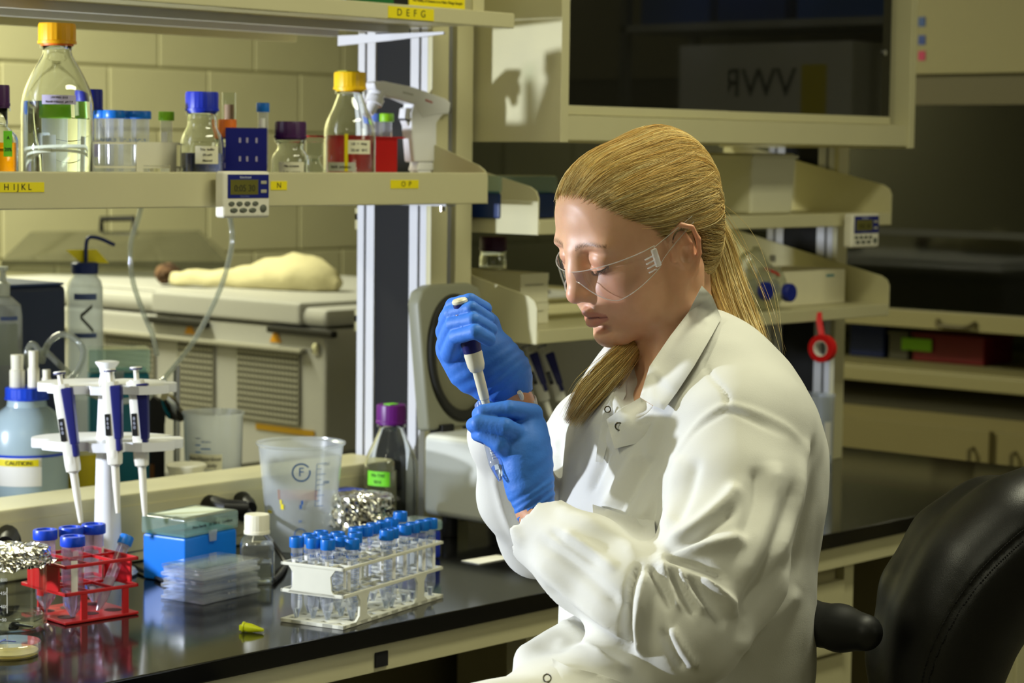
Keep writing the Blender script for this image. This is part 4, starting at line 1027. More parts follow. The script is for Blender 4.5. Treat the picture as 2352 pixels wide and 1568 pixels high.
def pipette(label, mtop, mbot, group='pipettes on the white stand', capw=.0085, small=False, scale=1.0, dark=False, disp=CAMDEG):
    """top of plunger and end of tip cone in world space"""
    a, b = Vector(mtop), Vector(mbot); L_ = (a-b).length; ax = (b-a).normalized()
    t = thing('pipette', label, 'pipette', a, 0, group)
    side = Vector((-cF[0], -cF[1], 0)); side = (side-ax*side.dot(ax)).normalized(); oth = ax.cross(side)
    M = Matrix(((oth.x, side.x, -ax.x, 0), (oth.y, side.y, -ax.y, 0), (oth.z, side.z, -ax.z, 0), (0, 0, 0, 1)))   # local z up along the pipette, y toward camera
    def S(k): return -k*L_
    wp = mat('pipette_ivory', (224, 222, 210), .35); nv = NAVY
    lathe('plunger', [(0, S(0)), (.009, S(.002)), (.0095, S(.010)), (.0085, S(.016)), (.0042, S(.026)), (.0040, S(.085)), (.0042, S(.095))], wp, t, n=20, M=M)
    lathe('plunger_ring', [(.0097, S(.012)), (.0098, S(.02)), (.0085, S(.022))], nv, t, n=20, M=M, cap0=False, cap1=False)
    bm = bmesh.new(); poly = [(S(.09), .011, .010), (S(.12), .013, .011), (S(.30), .0125, .011), (S(.50), .0115, .0105), (S(.62), .0115, .0105), (S(.66), .0105, .010)]
    rings = []
    for z, rx, ry in poly:
        rings.append([bm.verts.new(M @ Vector((rx*math.copysign(abs(math.cos(q))**.6, math.cos(q)), ry*math.copysign(abs(math.sin(q))**.6, math.sin(q)), z))) for q in [2*math.pi*i/20 for i in range(20)]])
    for r1_, r2_ in zip(rings, rings[1:]):
        for i in range(20): bm.faces.new((r1_[i], r1_[(i+1) % 20], r2_[(i+1) % 20], r2_[i]))
    bm.faces.new(rings[0]); bm.faces.new(rings[-1][::-1]); obj('handle_body', bm, wp, t)
    bm = bmesh.new(); add_box(bm, -.0175, .0005, -.0085, .0128, S(.49), S(.115), .003, 2); vs = [v for v in bm.verts]
    for v in vs:
        k = (v.co.z-S(.115))/(S(.49)-S(.115)); v.co.x = v.co.x-.0030*k if v.co.x > -.008 else v.co.x*(1.03-.22*k)
        v.co = M @ v.co
    gr = obj('navy_grip', bm, nv, t)
    bm = bmesh.new(); add_box(bm, -.0125, -.0045, -.006, .0122, S(.57), S(.48), .002, 2); tf(bm.verts, M); obj('ejector_key', bm, nv, t)
    bm = bmesh.new(); add_box(bm, .0015, .0100, .0100, .0116, S(.46), S(.31), 0); tf(bm.verts, M); obj('volume_display', bm, BLACK, t)
    bm = bmesh.new(); add_box(bm, .002, .016, -.005, .005, S(.125), S(.095), .002, 2); tf(bm.verts, M); obj('finger_hook', bm, wp, t)
    lathe('tip_cone', [(.0108, S(.56)), (.0112, S(.60)), (.0095, S(.66)), (.0062, S(.675)), (.0058, S(.80)), (.0042, S(.96)), (.0035, S(1.0)), (0, S(1.0))], wp, t, n=20, M=M)
    text('lettering', '8\n6\n0', L_*.030, mat('pale_print', (190, 195, 215), .6), M @ T(.0058, .0118, S(.375)) @ RZ(180) @ RX(90), t)
    return t
dd0 = dst
pipette('left pipette on the white stand, leaning outward', P(136, 852, dd0-.07), P(186, 1200, dd0-.075))
pipette('middle pipette on the white stand in front of the column', P(252, 846, dd0-.085), P(271, 1178, dd0-.08))
pipette('right pipette on the white stand', P(312, 841, dd0-.045), P(333, 1185, dd0-.04))

# ================================================================ bench centrifuge with open lid
CFG = mat('centrifuge_grey', (196, 198, 190), .4); CFL = mat('centrifuge_lid', (132, 132, 112), .45); SEAL = mat('rubber_seal', (26, 26, 22), .6)
cx_, cy0_, cy1_ = 2.785, 2.37, 2.735
cf = thing('centrifuge', 'grey bench centrifuge with its lid standing open behind the gloved hands', 'centrifuge', (cx_, cy0_, bz)); cw, cd_ = .27, cy1_-cy0_
cz0, cz1 = .036, float(onX(1030, 1001, cx_)[2]-bz)
box('body', 0, cw, 0, cd_, cz0, cz1, CFG, cf, bev=.014, seg=3)
for x in (.03, cw-.03):
    for y in (.04, cd_-.04): lathe('foot', [(.014, 0), (.014, .037), (0, .037)], BLACK, cf, n=16, M=T(x, y, 0))
lathe('chamber_rim', [(.112, cz1), (.112, cz1+.004), (.102, cz1+.004), (.100, cz1-.02), (0, cz1-.03)], SEAL, cf, n=40, cap0=False, M=T(cw/2, cd_*.48, 0))
box('control_panel', .02, cw-.02, -.002, .0, cz0+.03, cz1-.03, mat('panel_grey', (120, 124, 118), .5), cf)
box('top_label', .13, .25, .02, .07, cz1+.0002, cz1+.001, mat('pale_green_label', (196, 206, 186), .7), cf)
zl1 = float(onX(1000, 660, cx_)[2]-bz)
lh = zl1-cz1
ld = thing('lid_tmp', 'x', 'y', (0, 0, 0)); bpy.data.objects.remove(ld)
bm = bmesh.new(); W2 = .172
pol = [(0, 0), (W2, 0), (W2-.003, lh*.80), (W2-.014, lh*.96), (W2-.04, lh), (.035, lh), (.010, lh*.96), (0, lh*.88)]
add_prism(bm, pol, 0, .03, None); bmesh.ops.bevel(bm, geom=list(bm.edges), offset=.006, segments=3, profile=.5, affect='EDGES')
MLID = T(.004, cd_-.012, cz1+.004) @ RX(-7) @ RX(90) @ T(0, 0, -.03)
tf(bm.verts, MLID); lid_o = obj('lid', bm, CFL, cf)
lathe('lid_seal', [(.076, 0), (.079, .004), (.076, .008), (.068, .008), (.066, .004), (.068, 0)], SEAL, lid_o, n=48, cap0=False, cap1=False, sy=1.42, M=MLID @ T(W2*.52, lh*.48, .0295))
lathe('lid_recess', [(.066, 0), (.058, .004), (.05, .006), (0, .006)], mat('lid_inner', (112, 110, 88), .5), lid_o, n=48, cap0=False, sy=1.3, M=MLID @ T(W2*.56, lh*.44, .0300))
lathe('lid_insert', [(.080, 0), (.080, .002), (0, .002)], mat('lid_dark', (60, 58, 44), .6), lid_o, n=48, cap0=False, sy=1.42, M=MLID @ T(W2*.52, lh*.48, .0290))
for yy in (.03, W2-.06): box('hinge', yy, yy+.03, cd_-.02, cd_+.01, cz1-.004, cz1+.012, BLACK, cf)
# dark pipettes hanging under the right shelf ---------------------------------------------
dk = thing('pipette_stand', 'dark pipette holder under the lower right shelf behind the woman', 'pipette stand', (3.12, 2.86, bz))
box('post', .02, .05, .03, .05, 0, .26, BLACK, dk, bev=.004); box('foot', -.04, .11, -.02, .09, 0, .012, BLACK, dk, bev=.003); box('arm', -.06, .13, .0, .03, .235, .25, BLACK, dk, bev=.003)
for k, (px, lab) in enumerate(((1177, 'left of the three shaded pipettes hanging behind the gloved hands'), (1213, 'middle of the three shaded pipettes hanging behind the gloved hands'), (1250, 'right of the three shaded pipettes hanging behind the gloved hands'))):
    d = 4.20+k*.02; pipette(lab, P(px-6, 792, d), P(px+62, 985, d-.01), group='pipettes hanging under the right shelf')
# clear beaker with white label under the shelf at the right
q = onz(1862, 1042, BZ)
bq = onY(1862, 1042, 2.74)
pb3 = thing('plastic_beaker', 'tall translucent beaker with a white label under the right shelf', 'beaker', (float(onz(1862, 1060, BZ)[0]), float(onz(1862, 1060, BZ)[1]), bz))
dq = float((np.array(pb3.location)-CAM) @ cF); rB = 52/FPX*dq; hB3 = (1045-890)/FPX*dq
lathe('beaker_wall', [(0, .002), (rB*.92, 0), (rB*.94, .006), (rB, hB3-.004), (rB*1.03, hB3)], FROST, pb3, n=40, cap1=False)
band('label', PAPER, rB*.97, CAMDEG+28, CAMDEG+52, hB3*.12, hB3*.62, pb3)

# ================================================================ back half of the bench, left
def place_back(px, pyb, Y): q = onY(px, pyb, Y); return float(q[0])
# carboy with blue liquid
Yb = 3.19; q = onY(62, 1000, Yb); dC = float((np.array(q)-CAM) @ cF)
cbo = thing('carboy', 'round carboy of pale blue liquid with a blue screw cap and warning label', 'carboy', (q[0], Yb, bz))
ztop = float(onY(62, 888, Yb)[2]-bz); zcap = float(onY(62, 916, Yb)[2]-bz); zsh = float(onY(62, 985, Yb)[2]-bz); RC = 93/FPX*dC; rn = 44/FPX*dC
CARB = mat('carboy_plastic', (158, 178, 186), .25, noise=.02)
lathe('carboy_wall', [(0, 0), (RC*.95, 0), (RC, .01), (RC, zsh-.03), (RC*.97, zsh), (RC*.82, zsh+(zcap-zsh)*.45), (rn*1.05, zcap-.012), (rn, zcap-.004), (rn, zcap)], CARB, cbo, n=48)
lathe('blue_band', [(RC+.001, float(onY(62, 1040, Yb)[2]-bz)), (RC+.0015, float(onY(62, 1034, Yb)[2]-bz))], BLUECAP, cbo, n=48, cap0=False, cap1=False)
ribbed_cap('cap', rn*1.12, ztop-zcap, BLUECAP, cbo, zcap, 72)
lz0, lz1 = float(onY(62, 1104, Yb)[2]-bz), float(onY(62, 1040, Yb)[2]-bz)
l = band('warning_label', PAPER, RC, CAMDEG-38, CAMDEG+32, lz0, lz1, cbo, off=.0012)
band('yellow_header', YTAPE, RC, CAMDEG-32, CAMDEG+28, lz1-.014, lz1-.002, l, off=.0018)
wrap_text('lettering', 'CAUTION', .010, INK, RC+.0022, CAMDEG, lz1-.0085, l)
for dx, h2, rr3 in ((-.016, .055, .013), (.012, .062, .010), (.034, .03, .008)):
    lathe('port_fitting', [(rr3, 0), (rr3, h2*.5), (rr3*.8, h2*.55), (rr3*.85, h2), (0, h2)], IVORY, cbo, n=20, M=T(dx*cR[0], dx*cR[1], ztop))
tag(tube('silicone_tubing', pxline([(66, 850, dC), (62, 810, dC), (75, 790, dC), (92, 810, dC), (96, 830, dC), (110, 790, dC+.02), (140, 768, dC+.03), (175, 780, dC+.03), (192, 810, dC+.02), (180, 850, dC), (150, 880, dC-.02)]), .0055, TUBING, n=12), 'clear tubing looping over the carboy cap', 'tubing')
tag(tube('silicone_tubing', pxline([(98, 800, dC+.06), (150, 850, dC+.05), (210, 905, dC+.05), (300, 920, dC+.06), (380, 870, dC+.08)]), .0055, TUBING, n=12), 'clear tubing passing behind the pipette stand', 'tubing')
# soap pump bottle
Yp = 3.32; q = onY(8, 800, Yp); dP = float((np.array(q)-CAM) @ cF)
sp_ = thing('pump_bottle', 'white pump dispenser bottle at the left edge of the picture', 'bottle', (q[0], Yp, bz)); k = dP/FPX
zp = lambda y: float(onY(8, y, Yp)[2]-bz)
PLW = mat('pump_white', (198, 204, 198), .45)
lathe('bottle_wall', [(0, 0), (42*k, 0), (43*k, .01), (43*k, zp(725)), (40*k, zp(700)), (20*k, zp(682)), (14*k, zp(678)), (14*k, zp(668))], FROST, sp_, n=36)
lathe('pump_collar', [(15*k, zp(684)), (16*k, zp(650)), (8*k, zp(646)), (6*k, zp(622)), (12*k, zp(620)), (12*k, zp(612)), (0, zp(612))], PLW, sp_, n=24)
band('label', mat('pump_label', (150, 158, 152), .6), 43*k, CAMDEG-30, CAMDEG+60, zp(835), zp(740), sp_)
band('blue_stripe', mat('dull_blue', (80, 96, 150), .6), 43*k, CAMDEG+5, CAMDEG+60, zp(733), zp(724), sp_)
# wash bottle with blue cap
Yq = 3.45; q = onY(195, 700, Yq); dQ = float((np.array(q)-CAM) @ cF); k = dQ/FPX
wq = thing('wash_bottle', 'squeeze wash bottle with a navy cap, bent spout and yellow tag', 'bottle', (q[0], Yq, bz)); zq = lambda y: float(onY(195, y, Yq)[2]-bz)
lathe('bottle_wall', [(0, 0), (40*k, 0), (41*k, .01), (41*k, zq(665)), (37*k, zq(645)), (28*k, zq(634)), (27*k, zq(626))], FROST, wq, n=36)
lathe('cap', [(30*k, zq(628)), (31*k, zq(622)), (31*k, zq(605)), (28*k, zq(602)), (0, zq(602))], mat('wash_navy', (16, 36, 100), .45), wq, n=32)
tube('spout', [tuple(np.array(p_)-np.array(wq.location)) for p_ in spline([tuple(onY(197, 606, Yq)), tuple(onY(198, 560, Yq)), tuple(onY(206, 545, Yq)), tuple(onY(230, 548, Yq)), tuple(onY(262, 562, Yq))], 5)], 4.5*k, mat('wash_navy', (16, 36, 100), .45), wq)
bm = bmesh.new(); tagpts = [(152, 574), (222, 573), (250, 604), (186, 604)]
vs = [bm.verts.new(tuple(onY(x, y, Yq+.005)-np.array(wq.location))) for x, y in tagpts]; bm.faces.new(vs)
r_ext = bmesh.ops.extrude_face_region(bm, geom=list(bm.faces)); 
for v in [g for g in r_ext['geom'] if isinstance(g, bmesh.types.BMVert)]: v.co.y += .0015
obj('yellow_tag', bm, YTAPE, wq)
band('blue_stripe', mat('dull_blue', (80, 96, 150), .6), 41*k, CAMDEG-25, CAMDEG+50, zq(686), zq(672), wq)
band('blue_stripe', mat('dull_blue', (80, 96, 150), .6), 41*k, CAMDEG-25, CAMDEG+50, zq(773), zq(762), wq)
bm = bmesh.new()
def hz_mark(a1, z1_, a2, z2_, w_=.004):
    r_ = 41*k+.0008
    for s_ in range(6):
        f0, f1 = s_/6, (s_+1)/6; pts_ = []
        for ff_, dz_ in ((f0, -w_), (f1, -w_), (f1, w_), (f0, w_)):
            a = R_(a1+(a2-a1)*ff_); pts_.append(bm.verts.new((r_*math.cos(a), r_*math.sin(a), z1_+(z2_-z1_)*ff_+dz_)))
        bm.faces.new(pts_)
hz_mark(CAMDEG+34, zq(700), CAMDEG-4, zq(724)); hz_mark(CAMDEG-4, zq(724), CAMDEG+38, zq(758))
obj('hazard_diamond', bm, mat('grey_ink', (92, 96, 96), .6), wq)
# teal tip box behind
Yt = 3.36; q = onY(245, 860, Yt)
tipbox('teal pipette tip box with a pale lid behind the pipette stand', (q[0]-.04, Yt, bz), -35, .11, .08, float(onY(245, 800, Yt)[2]-bz), mat('tipbox_teal', (10, 122, 150), .4), .045, LIDC)
# retort rod with clamp
Yr = 3.25; q = onY(406, 1000, Yr)
rs_ = thing('retort_stand', 'steel retort rod with clamp behind the right pipette', 'stand', (q[0], Yr, bz))
tube('rod', [(0, 0, .008), (0, 0, float(onY(406, 838, Yr)[2]-bz))], .006, STEEL, rs_, n=14); box('base', -.05, .05, -.07, .04, 0, .009, BLACK, rs_, bev=.002)
zc_ = float(onY(406, 930, Yr)[2]-bz)
tube('clamp', [(0.006, -.004, zc_-.02), (-.018, -.012, zc_-.01), (-.035, -.02, zc_+.012), (-.05, -.026, zc_+.022)], [.012, .016, .014, .008], CHROME, rs_, n=12)
# small translucent beaker
Yk = 3.14; q = onY(490, 1090, Yk); dK = float((np.array(q)-CAM) @ cF); k = dK/FPX; zk = lambda y: float(onY(490, y, Yk)[2]-bz)
bk2 = thing('plastic_beaker', 'translucent measuring beaker with a handwritten label behind the raceway', 'beaker', (q[0], Yk, bz))
lathe('beaker_wall', [(0, .002), (60*k, 0), (62*k, .006), (68*k, zk(955)), (72*k, zk(948)), (72*k, zk(945))], FROST, bk2, n=44, cap1=False)
l = band('label', LBL, 66*k, CAMDEG-45, CAMDEG+25, zk(1070), zk(1035), bk2)
wrap_text('lettering', 'Non-Hazardous', .010, INK, 66*k+.001, CAMDEG-12, zk(1045), l); wrap_text('lettering', 'waste   only', .010, INK, 66*k+.001, CAMDEG-12, zk(1060), l)
for i in range(5): band('graduation_mark', BLUEINK, 66*k, CAMDEG-30+(i % 2)*12, CAMDEG-18+(i % 2)*20, zk(1000+i*8), zk(997+i*8), bk2, n=4)
# fallen squeeze bottle
q = onY(350, 1060, 3.12)
fl = thing('squeeze_bottle', 'translucent squeeze bottle with a blue ring lying behind the raceway', 'bottle', (q[0], 3.12, bz+.056))
axm = T(0, 0, 0) @ RZ(38) @ RX(62) @ T(0, 0, -.075)
lathe('bottle_wall', [(0, 0), (.034, 0), (.036, .006), (.036, .075), (.028, .09), (.017, .098), (.016, .104)], FROST, fl, n=30, M=axm)
lathe('blue_ring', [(.0175, .100), (.0185, .102), (.0185, .108), (.017, .109)], BLUECAP, fl, n=24, M=axm); lathe('cap', [(.0175, .109), (.0175, .128), (.015, .131), (0, .131)], IVORY, fl, n=24, M=axm)
q = onY(428, 1090, 3.09); wf = thing('filter_dish', 'round ivory filter funnel rim peeking over the raceway', 'funnel', (q[0], 3.09, bz))
lathe('funnel_cone', [(.012, 0), (.014, .05), (.034, .105), (.036, .110), (.034, .112)], IVORY, wf, n=28)
# yellow sharps tub and dark pump behind
q = onY(180, 1100, 3.26)
yb = thing('yellow_tub', 'yellow lidded tub behind the left pipette', 'tub', (q[0], 3.26, bz))
lathe('tub_wall', [(0, 0), (.034, 0), (.040, .10), (.042, .125)], mat('tub_yellow', (206, 186, 10), .45), yb, n=28, cap1=True); lathe('lid', [(.043, .125), (.044, .14), (0, .142)], mat('tub_lid', (200, 196, 150), .45), yb, n=28)
vp = thing('vacuum_pump', 'dark vacuum pump standing behind the pipette stand', 'pump', (2.69, 3.42, bz), 0)
box('pump_body', -.05, .09, 0, .16, .01, .19, mat('pump_black', (20, 20, 22), .5), vp, bev=.02); lathe('motor', [(.055, 0), (.055, .12), (.045, .14), (0, .14)], mat('pump_black', (20, 20, 22), .5), vp, M=T(.02, .06, .15) @ RX(90) @ T(0, 0, -.06))
box('cover_strip', -.03, .05, -.004, 0, .03, .06, mat('copper_plate', (120, 76, 30), .4), vp)
for x in (-.035, .075):
    for y in (.02, .14): box('foot', x-.01, x+.01, y-.01, y+.01, 0, .011, BLACK, vp)
# ================================================================ on and behind the shaker
ztop_s = stop+.0126
def shk(px, py): q = onz(px, py, ztop_s); return q
TOW = mat('cream_towel', (206, 198, 156), .95, noise=.05, nscale=20, bump=.6, bscale=90)
pa, pb_ = shk(378, 655), shk(770, 632)
bm = bmesh.new()
ax_pts = [((395, 645), .016), ((430, 642), .022), ((480, 636), .023), ((530, 632), .026), ((580, 628), .034), ((640, 624), .045), ((700, 622), .048), ((745, 626), .038), ((775, 632), .016)]
pts_, rad_ = [], []
for (x, y), r_ in ax_pts:
    dv_ = 5.72-(x-395)/380*.22; pts_.append(Vector(P(x, y, dv_))); rad_.append((r_*1.1, r_*.9))
for i_, v in enumerate(pts_): v.z = ztop_s+rad_[i_][1]*.86
add_tube(bm, [tuple(v) for v in pts_], [(a_*1.0, b_*1.0) for a_, b_ in rad_], n=24)
bmesh.ops.subdivide_edges(bm, edges=list(bm.edges), cuts=1, use_grid_fill=True)
for v in bm.verts:
    v.co += Vector((MN.noise(v.co*22), MN.noise(v.co*22+Vector((5, 3, 1))), MN.noise(v.co*26+Vector((1, 9, 2)))))*.013
    v.co.z = max(v.co.z, ztop_s+.0005)
tag(obj('folded_towel', bm, TOW, ang=60), 'rolled cream towel lying on top of the grey shaker', 'towel')
q0 = P(385, 640, 5.74); bm = bmesh.new(); bmesh.ops.create_icosphere(bm, subdivisions=3, radius=1)
for v in bm.verts: v.co = Vector((q0[0]+v.co.x*.035, q0[1]+v.co.y*.03, ztop_s+.026+v.co.z*.026))+Vector((MN.noise(v.co*3), MN.noise(v.co*3.3), MN.noise(v.co*2.9)))*.008
tag(obj('brown_rag', bm, mat('brown_rag', (96, 70, 48), .9, noise=.5, nscale=30)), 'crumpled brown rag at the left end of the cream towel', 'rag')
# navy instrument box on the back half of the bench
q = onY(155, 700, 3.375); zi = float(onY(90, 656, 3.375)[2]-bz)
ib = thing('instrument_box', 'tall navy blue instrument box between the pump bottle and the wash bottle', 'instrument', (q[0], 3.375, bz))
box('housing', -.30, 0, 0, .22, .012, zi, mat('bath_navy', (24, 38, 72), .4), ib, bev=.012, seg=3)
box('top_edge', -.296, -.004, .004, .216, zi-.001, zi+.004, mat('bath_navy_light', (52, 70, 112), .4), ib, bev=.002)
for x in (-.27, -.03):
    for y in (.03, .19): box('foot', x-.012, x+.012, y-.012, y+.012, 0, .013, BLACK, ib)
# gabled clear cover standing on the shaker
ztb_ = stop-.004
GAB = thin('gable_acrylic', (176, 178, 168), .08, haze=.30, hazec=(120, 118, 98), fres=1.5)
gb = thing('gable_cover', 'clear gabled acrylic cover with a black handle on top of the shaker', 'cover', (0, 0, 0))
def gpt(x, y, d): return tuple(P(x, y, d))
bm = bmesh.new()
zb0 = ztb_+.016
corner = {}
A1, A2 = P(2, 598, 6.2), P(522, 601, 6.0)      # front bottom
B1, B2 = P(70, 533, 6.45), P(455, 530, 6.25)   # ridge
C1, C2 = P(2, 640, 6.2), P(240, 650, 6.0)
front = [bm.verts.new(tuple(v)) for v in (A1, A2, B2, B1)]
off = np.array([.25, .28, 0])
back = [bm.verts.new(tuple(np.array(v)+off)) for v in (A1, A2)]+[bm.verts.new(tuple(np.array(v)+off*.35)) for v in (B2, B1)]
bm.faces.new(front); bm.faces.new(back[::-1]); bm.faces.new((front[3], front[2], back[2], back[3])); bm.faces.new((front[1], back[1], back[2], front[2])); bm.faces.new((front[0], front[3], back[3], back[0]))
sk = [bm.verts.new((v.co.x, v.co.y, zb0-.0)) for v in (front[0], front[1], back[1], back[0])]
top4 = [front[0], front[1], back[1], back[0]]
for i in range(4): bm.faces.new((sk[i], sk[(i+1) % 4], top4[(i+1) % 4], top4[i]))
obj('acrylic_panel', bm, GAB, gb, smooth=False)
h0, h1 = P(233, 535, 6.42), P(307, 533, 6.38); h0t, h1t = P(233, 503, 6.42), P(307, 501, 6.38)
tube('handle', [tuple(h0), tuple(h0t), tuple(h1t), tuple(h1)], .0085, BLACK, gb, n=8)

# ================================================================ storage rack across the aisle, seen mirrored in the cabinet doors
sr = thing('storage_rack', 'steel storage rack across the aisle mirrored faintly in the cabinet doors', 'rack', (4.95, 1.15, 0))
for x in (0, .32):
    for y in (0, .95): box('post', x, x+.025, y, y+.025, 0, 2.2, STEEL, sr)
for z in (.3, .8, 1.3, 1.80): box('rack_shelf', 0, .345, 0, .975, z, z+.02, GREYP, sr)
for k, (y0, y1, h, c) in enumerate([(.06, .30, .20, (30, 80, 170)), (.33, .58, .18, (24, 70, 160)), (.62, .90, .21, (40, 90, 180))]):
    t = tag(box('blue_carton', 4.97, 5.22, 1.15+y0, 1.15+y1, 1.8206, 1.82+h, mat('blue_carton_%d' % k, c, .6), bev=.003), 'blue carton on the storage rack across the aisle, %s' % ('nearest the wall', 'middle one', 'nearest the hood')[k], 'carton', 'blue cartons on the storage rack')
wc = thing('white_carton', 'white supplier carton on the storage rack across the aisle', 'carton', (4.97, 1.35, 1.3206)); box('carton_body', 0, .28, 0, .60, 0, .44, PAPER, wc, bev=.003)
text('lettering', 'VWR', .11, INK, T(-.001, .30, .33) @ LEFT, wc)
box('yellow_label', -.001, -.0002, .10, .26, .10, .22, YTAPE, wc); box('yellow_label', -.001, -.0002, .44, .52, .24, .38, YTAPE, wc)
# ================================================================ implicit surface sculpting
import openvdb
class Vol:
    """signed distance grid: smooth unions and cuts of simple volumes, meshed once"""
    def __init__(s, lo, hi, h):
        s.lo = np.array(lo, float); s.h = h; s.n = np.ceil((np.array(hi)-s.lo)/h).astype(int)+1
        s.f = np.full(s.n, .2, np.float32)
    def sub(s, lo, hi):
        a = np.clip(np.floor((np.array(lo)-s.lo)/s.h).astype(int), 0, s.n); b = np.clip(np.ceil((np.array(hi)-s.lo)/s.h).astype(int)+1, 0, s.n)
        if np.any(b <= a): return None
        sl = tuple(slice(i, j) for i, j in zip(a, b))
        g = [(s.lo[k]+s.h*np.arange(a[k], b[k])).astype(np.float32) for k in range(3)]
        return sl, g[0][:, None, None], g[1][None, :, None], g[2][None, None, :]
    def put(s, sl, d, k, mode):
        f = s.f[sl]
        if mode == 'add':
            if k > 0: h = np.maximum(k-np.abs(f-d), 0)/k; s.f[sl] = np.minimum(f, d)-h*h*k*.25
            else: s.f[sl] = np.minimum(f, d)
        else:
            d = -d
            if k > 0: h = np.maximum(k-np.abs(f-d), 0)/k; s.f[sl] = np.maximum(f, d)+h*h*k*.25
            else: s.f[sl] = np.maximum(f, d)
    def cone(s, a, b, r1, r2, k=.0, mode='add'):
        a, b = np.array(a, float), np.array(b, float); m = max(r1, r2)+k*1.5+s.h*3
        q = s.sub(np.minimum(a, b)-m, np.maximum(a, b)+m)
        if q is None: return
        sl, X, Y, Z = q; v = b-a; L2 = max(float(v @ v), 1e-12)
        t = np.clip(((X-a[0])*v[0]+(Y-a[1])*v[1]+(Z-a[2])*v[2])/L2, 0, 1)
        d = np.sqrt((X-a[0]-t*v[0])**2+(Y-a[1]-t*v[1])**2+(Z-a[2]-t*v[2])**2)-(r1+(r2-r1)*t)
        s.put(sl, d, k, mode)
    def chain(s, pts, rads, k=.0, mode='add'):
        for i in range(len(pts)-1): s.cone(pts[i], pts[i+1], rads[i], rads[i+1], k, mode)
    def ell(s, c, r, k=.0, mode='add', R=None):
        c, r = np.array(c, float), np.array(r, float); m = max(r)+k*1.5+s.h*3
        q = s.sub(c-m, c+m)
        if q is None: return
        sl, X, Y, Z = q; X, Y, Z = X-c[0], Y-c[1], Z-c[2]
        if R is not None:
            R = np.array(R); X, Y, Z = (X*R[0, i]+Y*R[1, i]+Z*R[2, i] for i in range(3))
        k0 = np.sqrt((X/r[0])**2+(Y/r[1])**2+(Z/r[2])**2); k1 = np.sqrt((X/r[0]**2)**2+(Y/r[1]**2)**2+(Z/r[2]**2)**2)
        s.put(sl, k0*(k0-1)/np.maximum(k1, 1e-6), k, mode)
    def grid(s): return (s.lo[0]+s.h*np.arange(s.n[0]))[:, None, None], (s.lo[1]+s.h*np.arange(s.n[1]))[None, :, None], (s.lo[2]+s.h*np.arange(s.n[2]))[None, None, :]
    def sample(s, p):
        q = (np.asarray(p, float)-s.lo)/s.h; q = np.clip(q, 0, np.array(s.n)-1.001); i = q.astype(int); t = q-i; o = 0
        for dx in (0, 1):
            for dy in (0, 1):
                for dz in (0, 1):
                    w = (t[..., 0] if dx else 1-t[..., 0])*(t[..., 1] if dy else 1-t[..., 1])*(t[..., 2] if dz else 1-t[..., 2])
                    o = o+w*s.f[i[..., 0]+dx, i[..., 1]+dy, i[..., 2]+dz]
        return o
    def mesh(s):
        g = openvdb.FloatGrid(.2); g.copyFromArray(np.ascontiguousarray(s.f, dtype=np.float32))
        pts, tri, quad = g.convertToPolygons(isovalue=0.0, adaptivity=0.0)
        pts = np.asarray(pts, float)*s.h+s.lo; quad = np.asarray(quad, int)
        a, b, c, d = (pts[quad[:, i]] for i in range(4)); o = pts.mean(0)
        if np.einsum('ij,ij->', np.cross(c-a, d-b), (a+b+c+d)/4-o) < 0: quad = quad[:, ::-1]
        return pts, np.asarray(tri, int), quad
def np_mesh(name, v, quads, tris=None):
    me = bpy.data.meshes.new(name)
    nq = len(quads); nt_ = 0 if tris is None else len(tris)
    me.vertices.add(len(v)); me.vertices.foreach_set('co', np.asarray(v, np.float32).ravel())
    loops = np.concatenate([np.asarray(quads, np.int32).ravel()]+([np.asarray(tris, np.int32).ravel()] if nt_ else []))
    me.loops.add(len(loops)); me.loops.foreach_set('vertex_index', loops)
    me.polygons.add(nq+nt_); st = np.concatenate([np.arange(nq)*4, nq*4+np.arange(nt_)*3]).astype(np.int32)
    me.polygons.foreach_set('loop_start', st); me.update(calc_edges=True); me.validate()
    me.polygons.foreach_set('use_smooth', [True]*len(me.polygons)); return me
def vnormals(v, quads):
    n = np.zeros_like(v); a, b, c, d = (v[quads[:, i]] for i in range(4)); fn = np.cross(c-a, d-b)
    for i in range(4): np.add.at(n, quads[:, i], fn)
    return n/np.maximum(np.linalg.norm(n, axis=1, keepdims=True), 1e-12)
def relax(v, quads, it=2, w=.5, wt=None):
    wt = 1.0 if wt is None else wt[:, None]
    e = np.concatenate([quads[:, [0, 1]], quads[:, [1, 2]], quads[:, [2, 3]], quads[:, [3, 0]]])
    for _ in range(it):
        s_ = np.zeros_like(v); c = np.zeros(len(v)); np.add.at(s_, e[:, 0], v[e[:, 1]]); np.add.at(s_, e[:, 1], v[e[:, 0]]); np.add.at(c, e[:, 0], 1); np.add.at(c, e[:, 1], 1)
        v = v+w*wt*(s_/np.maximum(c, 1)[:, None]-v)
    return v
def to_px(v):
    q = np.asarray(v)-CAM; d = q @ cF; return 1176+FPX*(q @ cR)/d, 784-FPX*(q @ cU)/d, d
def set_col(me, name, rgb):
    at = me.color_attributes.new(name, 'FLOAT_COLOR', 'POINT'); at.data.foreach_set('color', np.concatenate([rgb, np.ones((len(rgb), 1))], 1).astype(np.float32).ravel())
PX = lambda x, y, d: np.array(P(x, y, d))

# ================================================================ the woman
woman = thing('person', 'woman in a white lab coat, safety glasses and blue gloves pipetting into a tube', 'person', (2.12, 1.62, 0))
W0 = np.array(woman.location)
def wpart(name, me, m): o = obj(name, me, m, woman); o.location = -Vector(W0); return o
